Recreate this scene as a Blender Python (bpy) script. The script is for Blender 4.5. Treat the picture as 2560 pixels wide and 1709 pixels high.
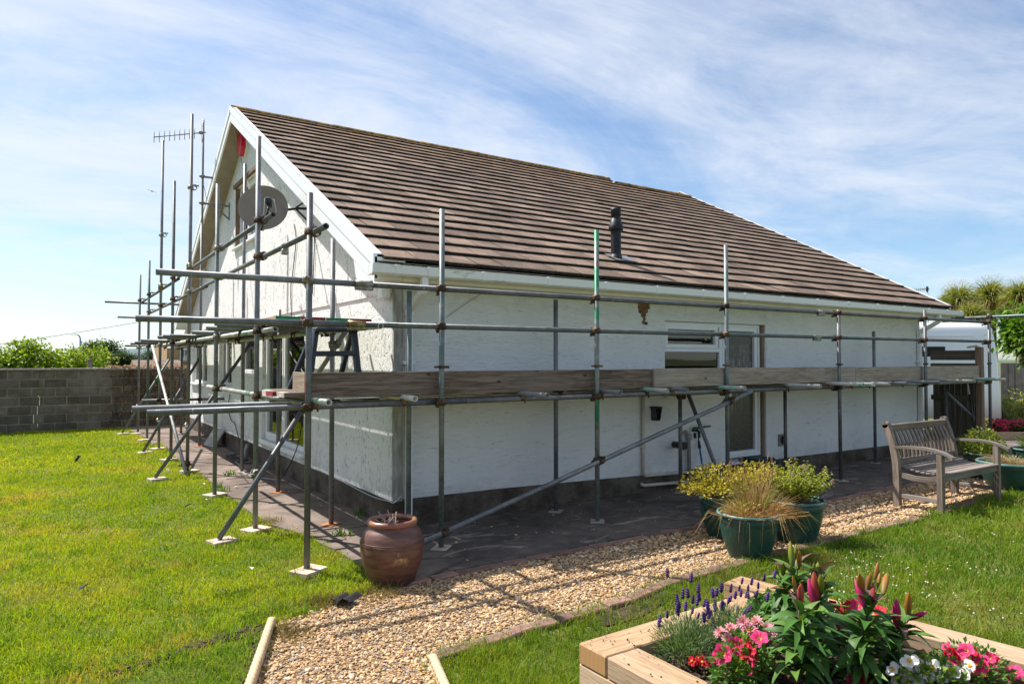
import bpy, bmesh, math, random
import numpy as np
from mathutils import Vector, Matrix
from mathutils.geometry import tessellate_polygon
random.seed(7); RNG = np.random.default_rng(11)
scene = bpy.context.scene
for o in list(bpy.data.objects): bpy.data.objects.remove(o)
C = scene.collection
R = math.radians

# ------------------------------------------------------------------ camera
FPX, CU, CV, CAMZ = 1731.0, 1280.0, 854.5, 1.65          # focal length and centre in photo pixels
HEAD = math.atan2(2611, 1731); PITCH = math.atan((899 - CV) / FPX)
fw = np.array([math.cos(HEAD)*math.cos(PITCH), math.sin(HEAD)*math.cos(PITCH), math.sin(PITCH)])
rt = np.array([math.sin(HEAD), -math.cos(HEAD), 0.0]); up = np.cross(rt, fw)
CAM = np.array([0.0, 0.0, CAMZ])
cam_data = bpy.data.cameras.new('camera'); cam = bpy.data.objects.new('camera', cam_data); C.objects.link(cam)
cam_data.sensor_width = 36; cam_data.lens = 36*FPX/2560; cam_data.clip_start = 0.05; cam_data.clip_end = 6000
m4 = Matrix.Identity(4)
for i in range(3): m4[i][0], m4[i][1], m4[i][2], m4[i][3] = rt[i], up[i], -fw[i], CAM[i]
cam.matrix_world = m4; scene.camera = cam

# ------------------------------------------------------------------ sun and sky
SUN_EL, SUN_AZ = R(54.1), math.atan2(0.62, -0.372)       # direction towards the sun, angle from +X
sun_data = bpy.data.lights.new('sun', 'SUN'); sun = bpy.data.objects.new('sun', sun_data); C.objects.link(sun)
sun_data.energy = 5.0; sun_data.angle = R(0.53); sun_data.color = (1.0, 0.955, 0.885)
sd = Vector((math.cos(SUN_AZ)*math.cos(SUN_EL), math.sin(SUN_AZ)*math.cos(SUN_EL), math.sin(SUN_EL)))
sun.rotation_euler = sd.to_track_quat('Z', 'Y').to_euler(); sun.location = (-6, 12, 14)
world = bpy.data.worlds.new('World'); scene.world = world; world.use_nodes = True
wt = world.node_tree; wt.nodes.clear()
def wn(t, **k):
    n = wt.nodes.new(t)
    for a, b in k.items(): setattr(n, a, b)
    return n
def wmath(op, a, b=None, c=None):
    n = wn('ShaderNodeMath', operation=op)
    for i, v in enumerate((a, b, c)):
        if v is None: continue
        if isinstance(v, (int, float)): n.inputs[i].default_value = v
        else: wt.links.new(v, n.inputs[i])
    return n.outputs[0]
sky = wn('ShaderNodeTexSky', sky_type='NISHITA'); sky.sun_disc = False
sky.sun_elevation = SUN_EL; sky.sun_rotation = math.pi/2 - SUN_AZ
sky.altitude = 30; sky.air_density = 1.0; sky.dust_density = 0.5; sky.ozone_density = 1.0
tc = wn('ShaderNodeTexCoord'); sep = wn('ShaderNodeSeparateXYZ'); wt.links.new(tc.outputs['Generated'], sep.inputs[0])
zc = wmath('ADD', wmath('MAXIMUM', sep.outputs[2], 0.0), 0.10)
px = wmath('DIVIDE', sep.outputs[0], zc); py = wmath('DIVIDE', sep.outputs[1], zc)
cmb = wn('ShaderNodeCombineXYZ'); wt.links.new(px, cmb.inputs[0]); wt.links.new(py, cmb.inputs[1])
def cloud(rot, scale, detail, rough, dist, off):
    mp = wn('ShaderNodeMapping'); mp.inputs['Rotation'].default_value = (0, 0, R(rot)); mp.inputs['Scale'].default_value = scale
    mp.inputs['Location'].default_value = off
    wt.links.new(cmb.outputs[0], mp.inputs[0])
    nz = wn('ShaderNodeTexNoise'); wt.links.new(mp.outputs[0], nz.inputs['Vector'])
    nz.inputs['Scale'].default_value = 1.0; nz.inputs['Detail'].default_value = detail; nz.inputs['Roughness'].default_value = rough
    nz.inputs['Distortion'].default_value = dist
    return nz.outputs['Fac']
n1 = cloud(25, (0.46, 0.75, 1), 10, 0.60, 1.1, (2.3, 1.1, 0))     # long streaks of cirrus
n2 = cloud(-10, (1.5, 2.2, 1), 9, 0.68, 0.7, (0.4, 3.2, 0))      # finer mackerel patches
n3 = cloud(0, (0.14, 0.22, 1), 3, 0.5, 0.2, (5.1, 0.7, 0))       # broad cover
tosun = wn('ShaderNodeVectorMath', operation='DOT_PRODUCT'); wt.links.new(tc.outputs['Generated'], tosun.inputs[0])
tosun.inputs[1].default_value = sd
glow = wmath('MULTIPLY', tosun.outputs['Value'], 0.17)
cov = wmath('ADD', wmath('ADD', wmath('MULTIPLY', n1, 0.85), wmath('MULTIPLY', n2, 0.42)), wmath('ADD', wmath('MULTIPLY', n3, 0.45), glow))
mr = wn('ShaderNodeMapRange', interpolation_type='SMOOTHSTEP'); wt.links.new(cov, mr.inputs[0])
mr.inputs[1].default_value = 0.72; mr.inputs[2].default_value = 1.20
cfac = wmath('MULTIPLY', mr.outputs[0], 0.86)
CLOUD_COL = (6.0, 6.3, 6.85, 1)
mixc = wn('ShaderNodeMix', data_type='RGBA'); wt.links.new(cfac, mixc.inputs[0]); tint = wn('ShaderNodeMix', data_type='RGBA', blend_type='MULTIPLY'); tint.inputs[0].default_value = 1; tint.inputs[7].default_value = (0.86, 0.98, 1.08, 1); wt.links.new(sky.outputs[0], tint.inputs[6]); wt.links.new(tint.outputs[2], mixc.inputs[6])
mixc.inputs[7].default_value = CLOUD_COL
bg = wn('ShaderNodeBackground'); bg.inputs['Strength'].default_value = 0.088
wt.links.new(mixc.outputs[2], bg.inputs['Color']); wo = wn('ShaderNodeOutputWorld'); wt.links.new(bg.outputs[0], wo.inputs[0])
vs = scene.view_settings; vs.view_transform = 'Standard'; vs.look = 'None'; vs.gamma = 1.0; vs.use_curve_mapping = False
vs.exposure = 0.80
scene.render.engine = 'CYCLES'
scene.cycles.max_bounces = 8; scene.cycles.diffuse_bounces = 4; scene.cycles.transparent_max_bounces = 16

# ------------------------------------------------------------------ from pixel to place (photo pixels, 2560 wide)
def ray(u, v): return fw*FPX + rt*(u - CU) - up*(v - CV)
def G(u, v, z=0.0):
    d = ray(u, v); return CAM + d*((z - CAMZ)/d[2])
def PX(u, v, X):
    d = ray(u, v); return CAM + d*(X/d[0])
def PY(u, v, Y):
    d = ray(u, v); return CAM + d*(Y/d[1])
def DP(u, v, depth): return CAM + ray(u, v)*(depth/FPX)
def depth_of(p): return float(np.dot(np.array(p) - CAM, fw))

# ------------------------------------------------------------------ node materials
def srgb(*c): return tuple(((x/255)/12.92 if x/255 <= 0.04045 else ((x/255+0.055)/1.055)**2.4) for x in c)
class NT:
    def __init__(s, name):
        s.m = bpy.data.materials.new(name); s.m.use_nodes = True; s.t = s.m.node_tree; s.t.nodes.clear()
        s.out = s.t.nodes.new('ShaderNodeOutputMaterial'); s._co = {}
    def n(s, t, **k):
        x = s.t.nodes.new(t)
        for a, b in k.items(): setattr(x, a, b)
        return x
    def link(s, a, b): s.t.links.new(a, b)
    def put(s, inp, v):
        if hasattr(v, 'is_output') or isinstance(v, bpy.types.NodeSocket): s.link(v, inp)
        elif isinstance(v, (tuple, list)): inp.default_value = (*v, 1) if len(v) == 3 and len(inp.default_value) == 4 else v
        else: inp.default_value = v
    def co(s, kind='Object'):
        if kind not in s._co: s._co[kind] = s.n('ShaderNodeTexCoord').outputs[kind] if kind != 'World' else s.n('ShaderNodeNewGeometry').outputs['Position']
        return s._co[kind]
    def noise(s, scale, detail=5, rough=0.55, dist=0.0, stretch=None, kind='Object', off=None):
        x = s.n('ShaderNodeTexNoise'); v = s.co(kind)
        if stretch or off:
            mp = s.n('ShaderNodeMapping'); s.link(v, mp.inputs[0])
            if stretch: mp.inputs['Scale'].default_value = stretch
            if off: mp.inputs['Location'].default_value = off
            v = mp.outputs[0]
        s.link(v, x.inputs['Vector']); x.inputs['Scale'].default_value = scale; x.inputs['Detail'].default_value = detail
        x.inputs['Roughness'].default_value = rough; x.inputs['Distortion'].default_value = dist
        return x.outputs['Fac']
    def voro(s, scale, stretch=None, kind='Object', feature='F1'):
        x = s.n('ShaderNodeTexVoronoi', feature=feature); v = s.co(kind)
        if stretch:
            mp = s.n('ShaderNodeMapping'); s.link(v, mp.inputs[0]); mp.inputs['Scale'].default_value = stretch; v = mp.outputs[0]
        s.link(v, x.inputs['Vector']); x.inputs['Scale'].default_value = scale
        return x.outputs['Distance']
    def ramp(s, v, a, b, lo=0.0, hi=1.0):
        x = s.n('ShaderNodeMapRange', interpolation_type='SMOOTHSTEP'); s.link(v, x.inputs[0])
        x.inputs[1].default_value = a; x.inputs[2].default_value = b; x.inputs[3].default_value = lo; x.inputs[4].default_value = hi
        return x.outputs[0]
    def math(s, op, a, b=0.0):
        x = s.n('ShaderNodeMath', operation=op); s.put(x.inputs[0], a); s.put(x.inputs[1], b); return x.outputs[0]
    def mix(s, f, a, b, blend='MIX'):
        x = s.n('ShaderNodeMix', data_type='RGBA', blend_type=blend)
        s.put(x.inputs[0], f); s.put(x.inputs[6], a); s.put(x.inputs[7], b); return x.outputs[2]
    def attr(s, name): return s.n('ShaderNodeAttribute', attribute_name=name).outputs['Color']
    def rnd(s): return s.n('ShaderNodeObjectInfo').outputs['Random']
    def hsv(s, col, h=0.5, sat=1.0, val=1.0):
        x = s.n('ShaderNodeHueSaturation'); s.put(x.inputs['Hue'], h); s.put(x.inputs['Saturation'], sat); s.put(x.inputs['Value'], val)
        s.put(x.inputs['Color'], col); return x.outputs[0]
    def bump(s, h, strength=0.3, dist=0.01):
        x = s.n('ShaderNodeBump'); s.link(h, x.inputs['Height']); x.inputs['Strength'].default_value = strength; x.inputs['Distance'].default_value = dist
        return x.outputs[0]
    def pbr(s, col, rough=0.7, metal=0.0, spec=0.4, normal=None, trans=None):
        b = s.n('ShaderNodeBsdfPrincipled'); s.put(b.inputs['Base Color'], col); s.put(b.inputs['Roughness'], rough); s.put(b.inputs['Metallic'], metal)
        b.inputs['Specular IOR Level'].default_value = spec
        if normal is not None: s.link(normal, b.inputs['Normal'])
        sh = b.outputs[0]
        if trans:
            tr = s.n('ShaderNodeBsdfTranslucent'); s.put(tr.inputs[0], trans[1])
            mx = s.n('ShaderNodeMixShader'); mx.inputs[0].default_value = trans[0]; s.link(sh, mx.inputs[1]); s.link(tr.outputs[0], mx.inputs[2]); sh = mx.outputs[0]
        s.link(sh, s.out.inputs[0]); return s.m

M = {}
def simple(name, col, rough=0.6, var=0.25, scale=6.0, metal=0.0, spec=0.4, bump=0.0, dirt=None, obvar=0.0):
    t = NT(name); n = t.noise(scale, 6, 0.6)
    c = t.mix(t.ramp(n, 0.3, 0.72), tuple(x*(1-var) for x in col), tuple(min(1, x*(1+var)) for x in col))
    if dirt:
        d = t.noise(scale*0.6, 8, 0.68, 0.4, off=(3.3, 1.2, 7.7)); c = t.mix(t.ramp(d, dirt[1], dirt[2], 0, dirt[3]), c, dirt[0])
    if obvar: c = t.hsv(c, 0.5, 1.0, t.ramp(t.rnd(), 0, 1, 1-obvar, 1+obvar))
    nm = t.bump(t.noise(scale*5, 6, 0.65), bump, 0.01) if bump else None
    M[name] = t.pbr(c, rough, metal, spec, nm); return M[name]
# white rough-trowelled render, stained
def render_mat(name, base, stain, amt, vertical):
    t = NT(name); big = t.noise(0.7, 5, 0.6, 0.3, kind='World'); 
    c = t.mix(t.ramp(big, 0.35, 0.7), tuple(x*0.93 for x in base), base)
    st = t.noise(1.0, 9, 0.7, 0.3, stretch=(5, 5, 1.1) if vertical else (1.3, 1.3, 9), kind='World')
    sp = t.noise(14, 7, 0.7, 0.6, stretch=(1, 1, 0.45) if vertical else (0.5, 0.5, 2.2), kind='World', off=(4, 1, 2))
    f = t.math('MULTIPLY', t.ramp(st, 0.47, 0.72), t.ramp(sp, 0.49, 0.64))
    c = t.mix(t.math('MULTIPLY', f, amt if vertical else amt*0.7), c, stain)
    pock = t.noise(26, 4, 0.6, 0.8, stretch=(1, 1, 0.6) if vertical else (0.5, 0.5, 3.0), kind='World', off=(9, 9, 1))
    c = t.mix(t.ramp(pock, 0.565 if vertical else 0.645, 0.69, 0, 0.70 if vertical else 0.6), c, stain)
    sz = t.n('ShaderNodeSeparateXYZ'); t.link(t.co('World'), sz.inputs[0]); gr = t.noise(3.2, 8, 0.7, 0.5, stretch=(1.2, 1.2, 2.2), kind='World', off=(6, 2, 3))
    if not vertical: c = t.mix(t.math('MULTIPLY', t.ramp(gr, 0.45, 0.66, 0, 0.28), t.ramp(sz.outputs[2], 1.95, 2.4)), c, (0.42, 0.37, 0.27))
    c = t.mix(t.math('MULTIPLY', t.ramp(gr, 0.42, 0.62, 0, 0.45 if vertical else 0.22), t.ramp(sz.outputs[2], 0.25, 0.50, 1, 0)), c, (0.30, 0.27, 0.22))
    h = t.math('ADD', t.ramp(pock, 0.45, 0.72, 1, 0), t.math('MULTIPLY', t.noise(60, 5, 0.6, kind='World'), 0.35))
    return t.pbr(c, 0.85, 0, 0.25, t.bump(h, 0.5 if vertical else 0.45, 0.013))
M['render_gable'] = render_mat('white_render_weathered', (0.83, 0.815, 0.79), (0.17, 0.155, 0.13), 0.9, True)
M['render_side'] = render_mat('white_render_combed', (0.83, 0.82, 0.80), (0.27, 0.25, 0.225), 0.75, False)
t = NT('plinth_render'); n = t.noise(3, 7, 0.65, kind='World'); g = t.noise(22, 6, 0.7, 0.5, kind='World')
c = t.mix(t.ramp(n, 0.3, 0.7), (0.095, 0.075, 0.056), (0.26, 0.21, 0.165)); M['plinth'] = t.pbr(c, 0.95, 0, 0.15, t.bump(g, 1.0, 0.07))
t = NT('pier_render'); n = t.noise(2.4, 8, 0.7, stretch=(4, 4, 0.8), kind='World')
M['pier'] = t.pbr(t.mix(t.ramp(n, 0.35, 0.7), (0.22, 0.20, 0.17), (0.55, 0.53, 0.49)), 0.9, 0, 0.2, t.bump(t.noise(30, 5, kind='World'), 0.3, 0.01))
simple('upvc', (0.82, 0.82, 0.82), 0.32, 0.04, 2.0, spec=0.5, dirt=((0.30, 0.28, 0.22), 0.62, 0.85, 0.35))
simple('fascia', (0.74, 0.70, 0.57), 0.5, 0.06, 1.6, dirt=((0.34, 0.29, 0.17), 0.5, 0.8, 0.5))
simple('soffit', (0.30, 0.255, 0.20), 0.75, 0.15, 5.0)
t = NT('gutter_plastic'); n = t.noise(2.2, 8, 0.72, 0.4, stretch=(1.0, 3, 3), kind='World')
M['gutter'] = t.pbr(t.mix(t.ramp(n, 0.56, 0.74, 0, 0.75), (0.80, 0.80, 0.78), (0.26, 0.26, 0.13)), 0.4, 0, 0.45)
# concrete roof tile: brown, gritty, lichen on it, orange growth near the ridge
t = NT('roof_tile'); n = t.noise(1.6, 6, 0.6, kind='World'); g = t.noise(75, 6, 0.7, kind='World'); l = t.noise(5.5, 7, 0.7, 0.6, kind='World', off=(3, 8, 1))
vc = t.n('ShaderNodeTexVoronoi'); mpv = t.n('ShaderNodeMapping'); t.link(t.co('World'), mpv.inputs[0]); mpv.inputs['Scale'].default_value = (3.0, 3.6, 0.01); t.link(mpv.outputs[0], vc.inputs['Vector']); vc.inputs['Scale'].default_value = 1.0; vsep = t.n('ShaderNodeSeparateColor'); t.link(vc.outputs['Color'], vsep.inputs[0])
c = t.mix(t.ramp(n, 0.3, 0.7), (0.122, 0.080, 0.059), (0.210, 0.143, 0.105)); c = t.hsv(c, 0.5, 0.95, t.ramp(vsep.outputs[0], 0, 1, 0.80, 1.22)); c = t.mix(t.ramp(g, 0.42, 0.72, 0, 0.55), c, (0.27, 0.21, 0.165)); c = t.mix(t.ramp(g, 0.28, 0.42, 0.6, 0), c, (0.04, 0.03, 0.024))
c = t.mix(t.ramp(l, 0.66, 0.71, 0, 0.65), c, (0.40, 0.37, 0.33))
moss = t.noise(9, 7, 0.7, 0.4, kind='World', off=(1, 5, 9)); sepn = t.n('ShaderNodeSeparateXYZ'); t.link(t.co('World'), sepn.inputs[0])
hi = t.ramp(sepn.outputs[2], 4.7, 6.0); c = t.mix(t.math('MULTIPLY', t.ramp(moss, 0.50, 0.62), hi), c, (0.36, 0.17, 0.025))
mo2 = t.noise(13, 6, 0.7, 0.5, kind='World', off=(7, 2, 4)); c = t.mix(t.ramp(mo2, 0.63, 0.68, 0, 0.9), c, (0.022, 0.020, 0.014))
c = t.hsv(c, 0.5, 1.0, t.ramp(t.rnd(), 0, 1, 0.78, 1.2))
M['tile'] = t.pbr(c, 0.92, 0, 0.2, t.bump(g, 0.5, 0.006))
t = NT('ridge_lichen'); n = t.noise(9, 8, 0.72, 0.6, kind='World'); n2 = t.noise(14, 6, 0.7, 0.4, kind='World', off=(3, 3, 3))
c = t.mix(t.ramp(n, 0.42, 0.58), (0.09, 0.068, 0.05), (0.34, 0.18, 0.035)); c = t.mix(t.ramp(n2, 0.55, 0.66, 0, 0.8), c, (0.20, 0.21, 0.12))
M['ridge'] = t.pbr(c, 0.95, 0, 0.15, t.bump(n, 0.6, 0.02))
t = NT('tile_butt'); n = t.noise(30, 6, 0.7, kind='World'); M['butt'] = t.pbr(t.mix(t.ramp(n, 0.4, 0.68), (0.016, 0.014, 0.012), (0.05, 0.042, 0.034)), 0.97, 0, 0.1, t.bump(n, 0.6, 0.01))  # downslope and side faces near black: grime, with shade painted into the colour
simple('felt', (0.02, 0.02, 0.02), 0.95, 0.2)
# galvanised scaffold tube, weathered; three paints
def tube_mat(name, col, paint, lo, hi):
    t = NT(name); n = t.noise(5, 7, 0.66, 0.3, kind='World'); f = t.noise(38, 5, 0.6, kind='World', off=(2, 4, 1))
    c = t.mix(t.ramp(n, 0.3, 0.7), tuple(x*0.62 for x in col), tuple(x*1.18 for x in col)); c = t.mix(t.ramp(f, 0.55, 0.72, 0, 0.5), c, (0.36, 0.34, 0.31))
    c = t.hsv(c, 0.5, 1.0, t.ramp(t.rnd(), 0, 1, 0.78, 1.2))
    rust = t.noise(9, 7, 0.7, 0.2, kind='World', off=(8, 1, 5)); c = t.mix(t.ramp(rust, 0.59, 0.69, 0, 0.75), c, (0.15, 0.065, 0.03))
    if paint:
        p = t.noise(1.9, 3, 0.5, kind='World', off=(0.5, 0.2, 0.9)); c = t.mix(t.ramp(p, lo, hi, 0, 0.9), c, paint)
    white = t.noise(16, 6, 0.7, 0.6, kind='World', off=(5, 7, 2)); c = t.mix(t.ramp(white, 0.655, 0.70, 0, 0.7), c, (0.6, 0.6, 0.58))
    return t.pbr(c, t.ramp(n, 0.3, 0.7, 0.40, 0.62), 0.35, 0.5, t.bump(f, 0.12, 0.002))
M['steel'] = tube_mat('galvanised_tube', (0.165, 0.172, 0.180), None, 0, 0)
M['steel_green'] = tube_mat('galvanised_tube_green_paint', (0.17, 0.19, 0.185), (0.012, 0.18, 0.08), 0.50, 0.55)
M['steel_teal'] = tube_mat('galvanised_tube_teal_wash', (0.15, 0.175, 0.178), (0.06, 0.14, 0.11), 0.54, 0.70)
M['steel_white'] = tube_mat('galvanised_tube_pale', (0.48, 0.47, 0.43), (0.2, 0.38, 0.28), 0.60, 0.63)
t = NT('rusty_coupler'); n = t.noise(30, 6, 0.7)
M['coupler'] = t.pbr(t.hsv(t.mix(t.ramp(n, 0.35, 0.65), (0.045, 0.03, 0.022), (0.14, 0.085, 0.055)), 0.5, 1, t.ramp(t.rnd(), 0, 1, 0.6, 1.6)), 0.7, 0.4, 0.4, t.bump(n, 0.4, 0.004))
t = NT('zinc_coupler'); n = t.noise(24, 6, 0.7)
M['coupler_zinc'] = t.pbr(t.mix(t.ramp(n, 0.4, 0.66), (0.16, 0.13, 0.09), (0.42, 0.41, 0.38)), 0.5, 0.5, 0.5, t.bump(n, 0.3, 0.004))
t = NT('brass_sleeve'); n = t.noise(20, 6, 0.7)
M['sleeve'] = t.pbr(t.mix(t.ramp(n, 0.4, 0.66), (0.16, 0.11, 0.05), (0.42, 0.33, 0.14)), 0.45, 0.6, 0.5)
# timber
def wood(name, a, b, grey, knots, axis=0, rough=0.8, fine=1.0, bumpk=0.25, kind='Object'):
    t = NT(name); st = [9.0*fine]*3; st[axis] = 0.55*fine
    r = t.rnd(); rv = t.n('ShaderNodeCombineXYZ')
    for i in range(3): t.link(t.math('MULTIPLY', r, 7.0+3*i), rv.inputs[i])
    add = t.n('ShaderNodeVectorMath', operation='ADD'); t.link(t.co(kind), add.inputs[0]); t.link(rv.outputs[0], add.inputs[1]); t._co['Object'] = add.outputs[0]
    n = t.noise(2.0, 8, 0.66, 1.2, stretch=tuple(st)); n2 = t.noise(5.0, 6, 0.7, 0.4, stretch=tuple(st), off=(2, 2, 5)); w = t.noise(1.3, 4, 0.5, off=(1, 8, 3))
    c = t.mix(t.ramp(n, 0.32, 0.68), a, b); c = t.mix(t.ramp(n2, 0.50, 0.66, 0, 0.65), c, tuple(x*0.42 for x in a)); c = t.mix(t.ramp(w, 0.42, 0.68, 0, grey[1]), c, grey[0])
    if knots:
        ks = [7.0]*3; ks[axis] = 3.4; k = t.voro(1.0, stretch=tuple(ks)); c = t.mix(t.ramp(k, 0.05, 0.13, 0.8, 0), c, tuple(x*0.3 for x in a))
    c = t.hsv(c, 0.5, 1.0, t.ramp(r, 0, 1, 0.86, 1.16))
    return t.pbr(c, rough, 0, 0.25, t.bump(t.math('ADD', n, n2), bumpk, 0.006))
M['board'] = wood('weathered_scaffold_board', (0.075, 0.053, 0.040), (0.225, 0.168, 0.13), ((0.17, 0.14, 0.12), 0.5), True, fine=1.5, bumpk=0.5)
M['board_pale'] = wood('pale_scaffold_board', (0.20, 0.155, 0.12), (0.37, 0.31, 0.25), ((0.30, 0.265, 0.235), 0.6), True, fine=1.5, bumpk=0.5)
M['board_y'] = wood('scaffold_board_lengthwise', (0.24, 0.17, 0.11), (0.42, 0.31, 0.20), ((0.3, 0.26, 0.21), 0.4), True, axis=1)
M['teak'] = wood('weathered_teak', (0.125, 0.098, 0.080), (0.265, 0.215, 0.18), ((0.25, 0.225, 0.21), 0.5), False, fine=1.4)
M['teak_y'] = wood('weathered_teak_lengthwise', (0.125, 0.098, 0.080), (0.265, 0.215, 0.18), ((0.25, 0.225, 0.21), 0.5), False, axis=1, fine=1.4)
M['teak_z'] = wood('weathered_teak_upright', (0.125, 0.095, 0.076), (0.26, 0.205, 0.165), ((0.24, 0.215, 0.195), 0.45), False, axis=2, fine=1.4)
M['sleeper_x'] = wood('new_softwood_sleeper', (0.27, 0.155, 0.075), (0.50, 0.325, 0.185), ((0.45, 0.34, 0.235), 0.5), True, rough=0.85, fine=1.9, bumpk=0.35)
M['sleeper_y'] = wood('new_softwood_sleeper_lengthwise', (0.29, 0.17, 0.080), (0.53, 0.355, 0.205), ((0.50, 0.385, 0.275), 0.5), True, axis=1, rough=0.85, fine=1.9, bumpk=0.35)
t = NT('sleeper_end_grain'); sp_ = t.n('ShaderNodeTexWave', wave_type='RINGS', rings_direction='X'); mp = t.n('ShaderNodeMapping'); t.link(t.co('Object'), mp.inputs[0]); mp.inputs['Location'].default_value = (0, -2.47, -0.20)
t.link(mp.outputs[0], sp_.inputs['Vector']); sp_.inputs['Scale'].default_value = 34; sp_.inputs['Distortion'].default_value = 1.2; sp_.inputs['Detail'].default_value = 2
M['sleeper_end'] = t.pbr(t.mix(t.ramp(sp_.outputs['Fac'], 0.2, 0.9), (0.50, 0.29, 0.125), (0.28, 0.145, 0.055)), 0.85, 0, 0.2)
M['gate_wood'] = wood('dark_gate_timber', (0.060, 0.048, 0.036), (0.125, 0.10, 0.075), ((0.10, 0.11, 0.06), 0.35), False, axis=2)
M['gate_wood_y'] = wood('dark_gate_timber_rail', (0.085, 0.068, 0.05), (0.17, 0.135, 0.10), ((0.13, 0.14, 0.05), 0.35), False, axis=1)
M['post_wood'] = wood('gate_post_timber', (0.16, 0.10, 0.06), (0.27, 0.18, 0.12), ((0.2, 0.17, 0.14), 0.4), False, axis=2)
simple('paint_green', (0.012, 0.22, 0.095), 0.6, 0.2, 20, dirt=((0.2, 0.18, 0.14), 0.55, 0.7, 0.6))
simple('paint_red', (0.26, 0.018, 0.03), 0.6, 0.2, 20, dirt=((0.2, 0.18, 0.14), 0.55, 0.7, 0.6))
t = NT('sole_pad'); n = t.noise(7, 6, 0.65); M['pad'] = t.pbr(t.hsv(t.mix(t.ramp(n, 0.35, 0.68), (0.52, 0.36, 0.27), (0.72, 0.60, 0.50)), 0.5, t.ramp(t.rnd(), 0, 1, 0.7, 1.1), t.ramp(t.rnd(), 0, 1, 0.8, 1.05)), 0.85, 0, 0.2)
simple('pad_rust', (0.40, 0.15, 0.05), 0.8, 0.35, 12); simple('pad_grey', (0.36, 0.30, 0.27), 0.8, 0.3, 9)
# ground surfaces
t = NT('lawn_soil'); n = t.noise(0.5, 6, 0.6, kind='World'); g = t.noise(30, 6, 0.7, kind='World'); p = t.noise(1.6, 7, 0.65, 0.4, kind='World', off=(4, 2, 0))
c = t.mix(t.ramp(n, 0.3, 0.7), (0.12, 0.145, 0.035), (0.18, 0.19, 0.045)); c = t.mix(t.ramp(p, 0.55, 0.72, 0, 0.7), c, (0.15, 0.12, 0.045)); c = t.mix(t.ramp(g, 0.4, 0.65, 0, 0.6), c, (0.06, 0.075, 0.012))
M['lawn'] = t.pbr(c, 0.95, 0, 0.1, t.bump(g, 0.8, 0.03))
simple('field', (0.075, 0.10, 0.03), 0.95, 0.3, 0.05); simple('hills', (0.10, 0.145, 0.15), 0.95, 0.2, 0.004)  # hills are a muted blue-green: distance haze put into the colour
t = NT('concrete_apron'); n = t.noise(1.1, 8, 0.66, 0.4, kind='World'); g = t.noise(40, 6, 0.7, kind='World'); sc = t.noise(0.9, 9, 0.72, 1.6, stretch=(1.0, 2.6, 1), kind='World', off=(2, 9, 0))
sy = t.n('ShaderNodeSeparateXYZ'); t.link(t.co('World'), sy.inputs[0])
side = t.math('MULTIPLY', t.ramp(sy.outputs[0], 2.35, 3.0), t.ramp(sy.outputs[1], 5.8, 6.6, 1, 0))     # house shade put into the colour along the long wall, paler by the gable
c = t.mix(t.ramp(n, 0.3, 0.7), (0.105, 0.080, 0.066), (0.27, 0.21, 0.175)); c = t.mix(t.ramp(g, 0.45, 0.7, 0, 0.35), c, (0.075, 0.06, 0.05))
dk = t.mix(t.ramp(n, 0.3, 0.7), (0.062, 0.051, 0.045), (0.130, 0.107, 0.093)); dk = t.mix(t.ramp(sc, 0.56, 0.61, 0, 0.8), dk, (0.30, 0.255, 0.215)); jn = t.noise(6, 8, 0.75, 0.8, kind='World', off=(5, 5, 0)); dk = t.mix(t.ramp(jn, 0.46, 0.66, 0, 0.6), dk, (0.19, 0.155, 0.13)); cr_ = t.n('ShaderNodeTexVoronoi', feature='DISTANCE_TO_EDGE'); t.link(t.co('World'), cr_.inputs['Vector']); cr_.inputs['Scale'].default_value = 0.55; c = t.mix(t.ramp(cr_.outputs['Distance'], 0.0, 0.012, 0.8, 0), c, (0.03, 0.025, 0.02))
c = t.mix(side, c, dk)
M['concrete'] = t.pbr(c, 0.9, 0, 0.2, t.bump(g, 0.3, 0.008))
t = NT('gravel_bed'); n = t.voro(55, kind='World'); M['gravel_bed'] = t.pbr(t.mix(t.ramp(n, 0.1, 0.6), (0.42, 0.30, 0.19), (0.16, 0.11, 0.075)), 0.95, 0, 0.15, t.bump(n, 0.8, 0.02))
simple('soil', (0.055, 0.036, 0.026), 0.98, 0.5, 22, bump=0.9); simple('brick', (0.23, 0.12, 0.09), 0.9, 0.35, 9, bump=0.5, dirt=((0.24, 0.19, 0.15), 0.42, 0.62, 0.8), obvar=0.25)
simple('rope_edge', (0.56, 0.42, 0.26), 0.85, 0.12, 12, bump=0.2, dirt=((0.3, 0.22, 0.13), 0.55, 0.75, 0.5))
t = NT('breeze_block'); n = t.noise(4, 7, 0.65, kind='World'); g = t.noise(55, 6, 0.7, kind='World')
c = t.mix(t.ramp(n, 0.3, 0.7), (0.115, 0.100, 0.082), (0.205, 0.178, 0.147)); c = t.mix(t.ramp(g, 0.62, 0.72, 0, 0.6), c, (0.46, 0.44, 0.40)); c = t.mix(t.ramp(g, 0.28, 0.40, 0.6, 0), c, (0.05, 0.047, 0.042))
M['block'] = t.pbr(t.hsv(c, 0.5, 1, t.ramp(t.rnd(), 0, 1, 0.72, 1.2)), 0.97, 0, 0.1, t.bump(g, 0.9, 0.01))
simple('mortar', (0.25, 0.21, 0.16), 0.95, 0.25, 4, bump=0.5); simple('coping', (0.34, 0.29, 0.26), 0.9, 0.2, 6, bump=0.3)
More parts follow.
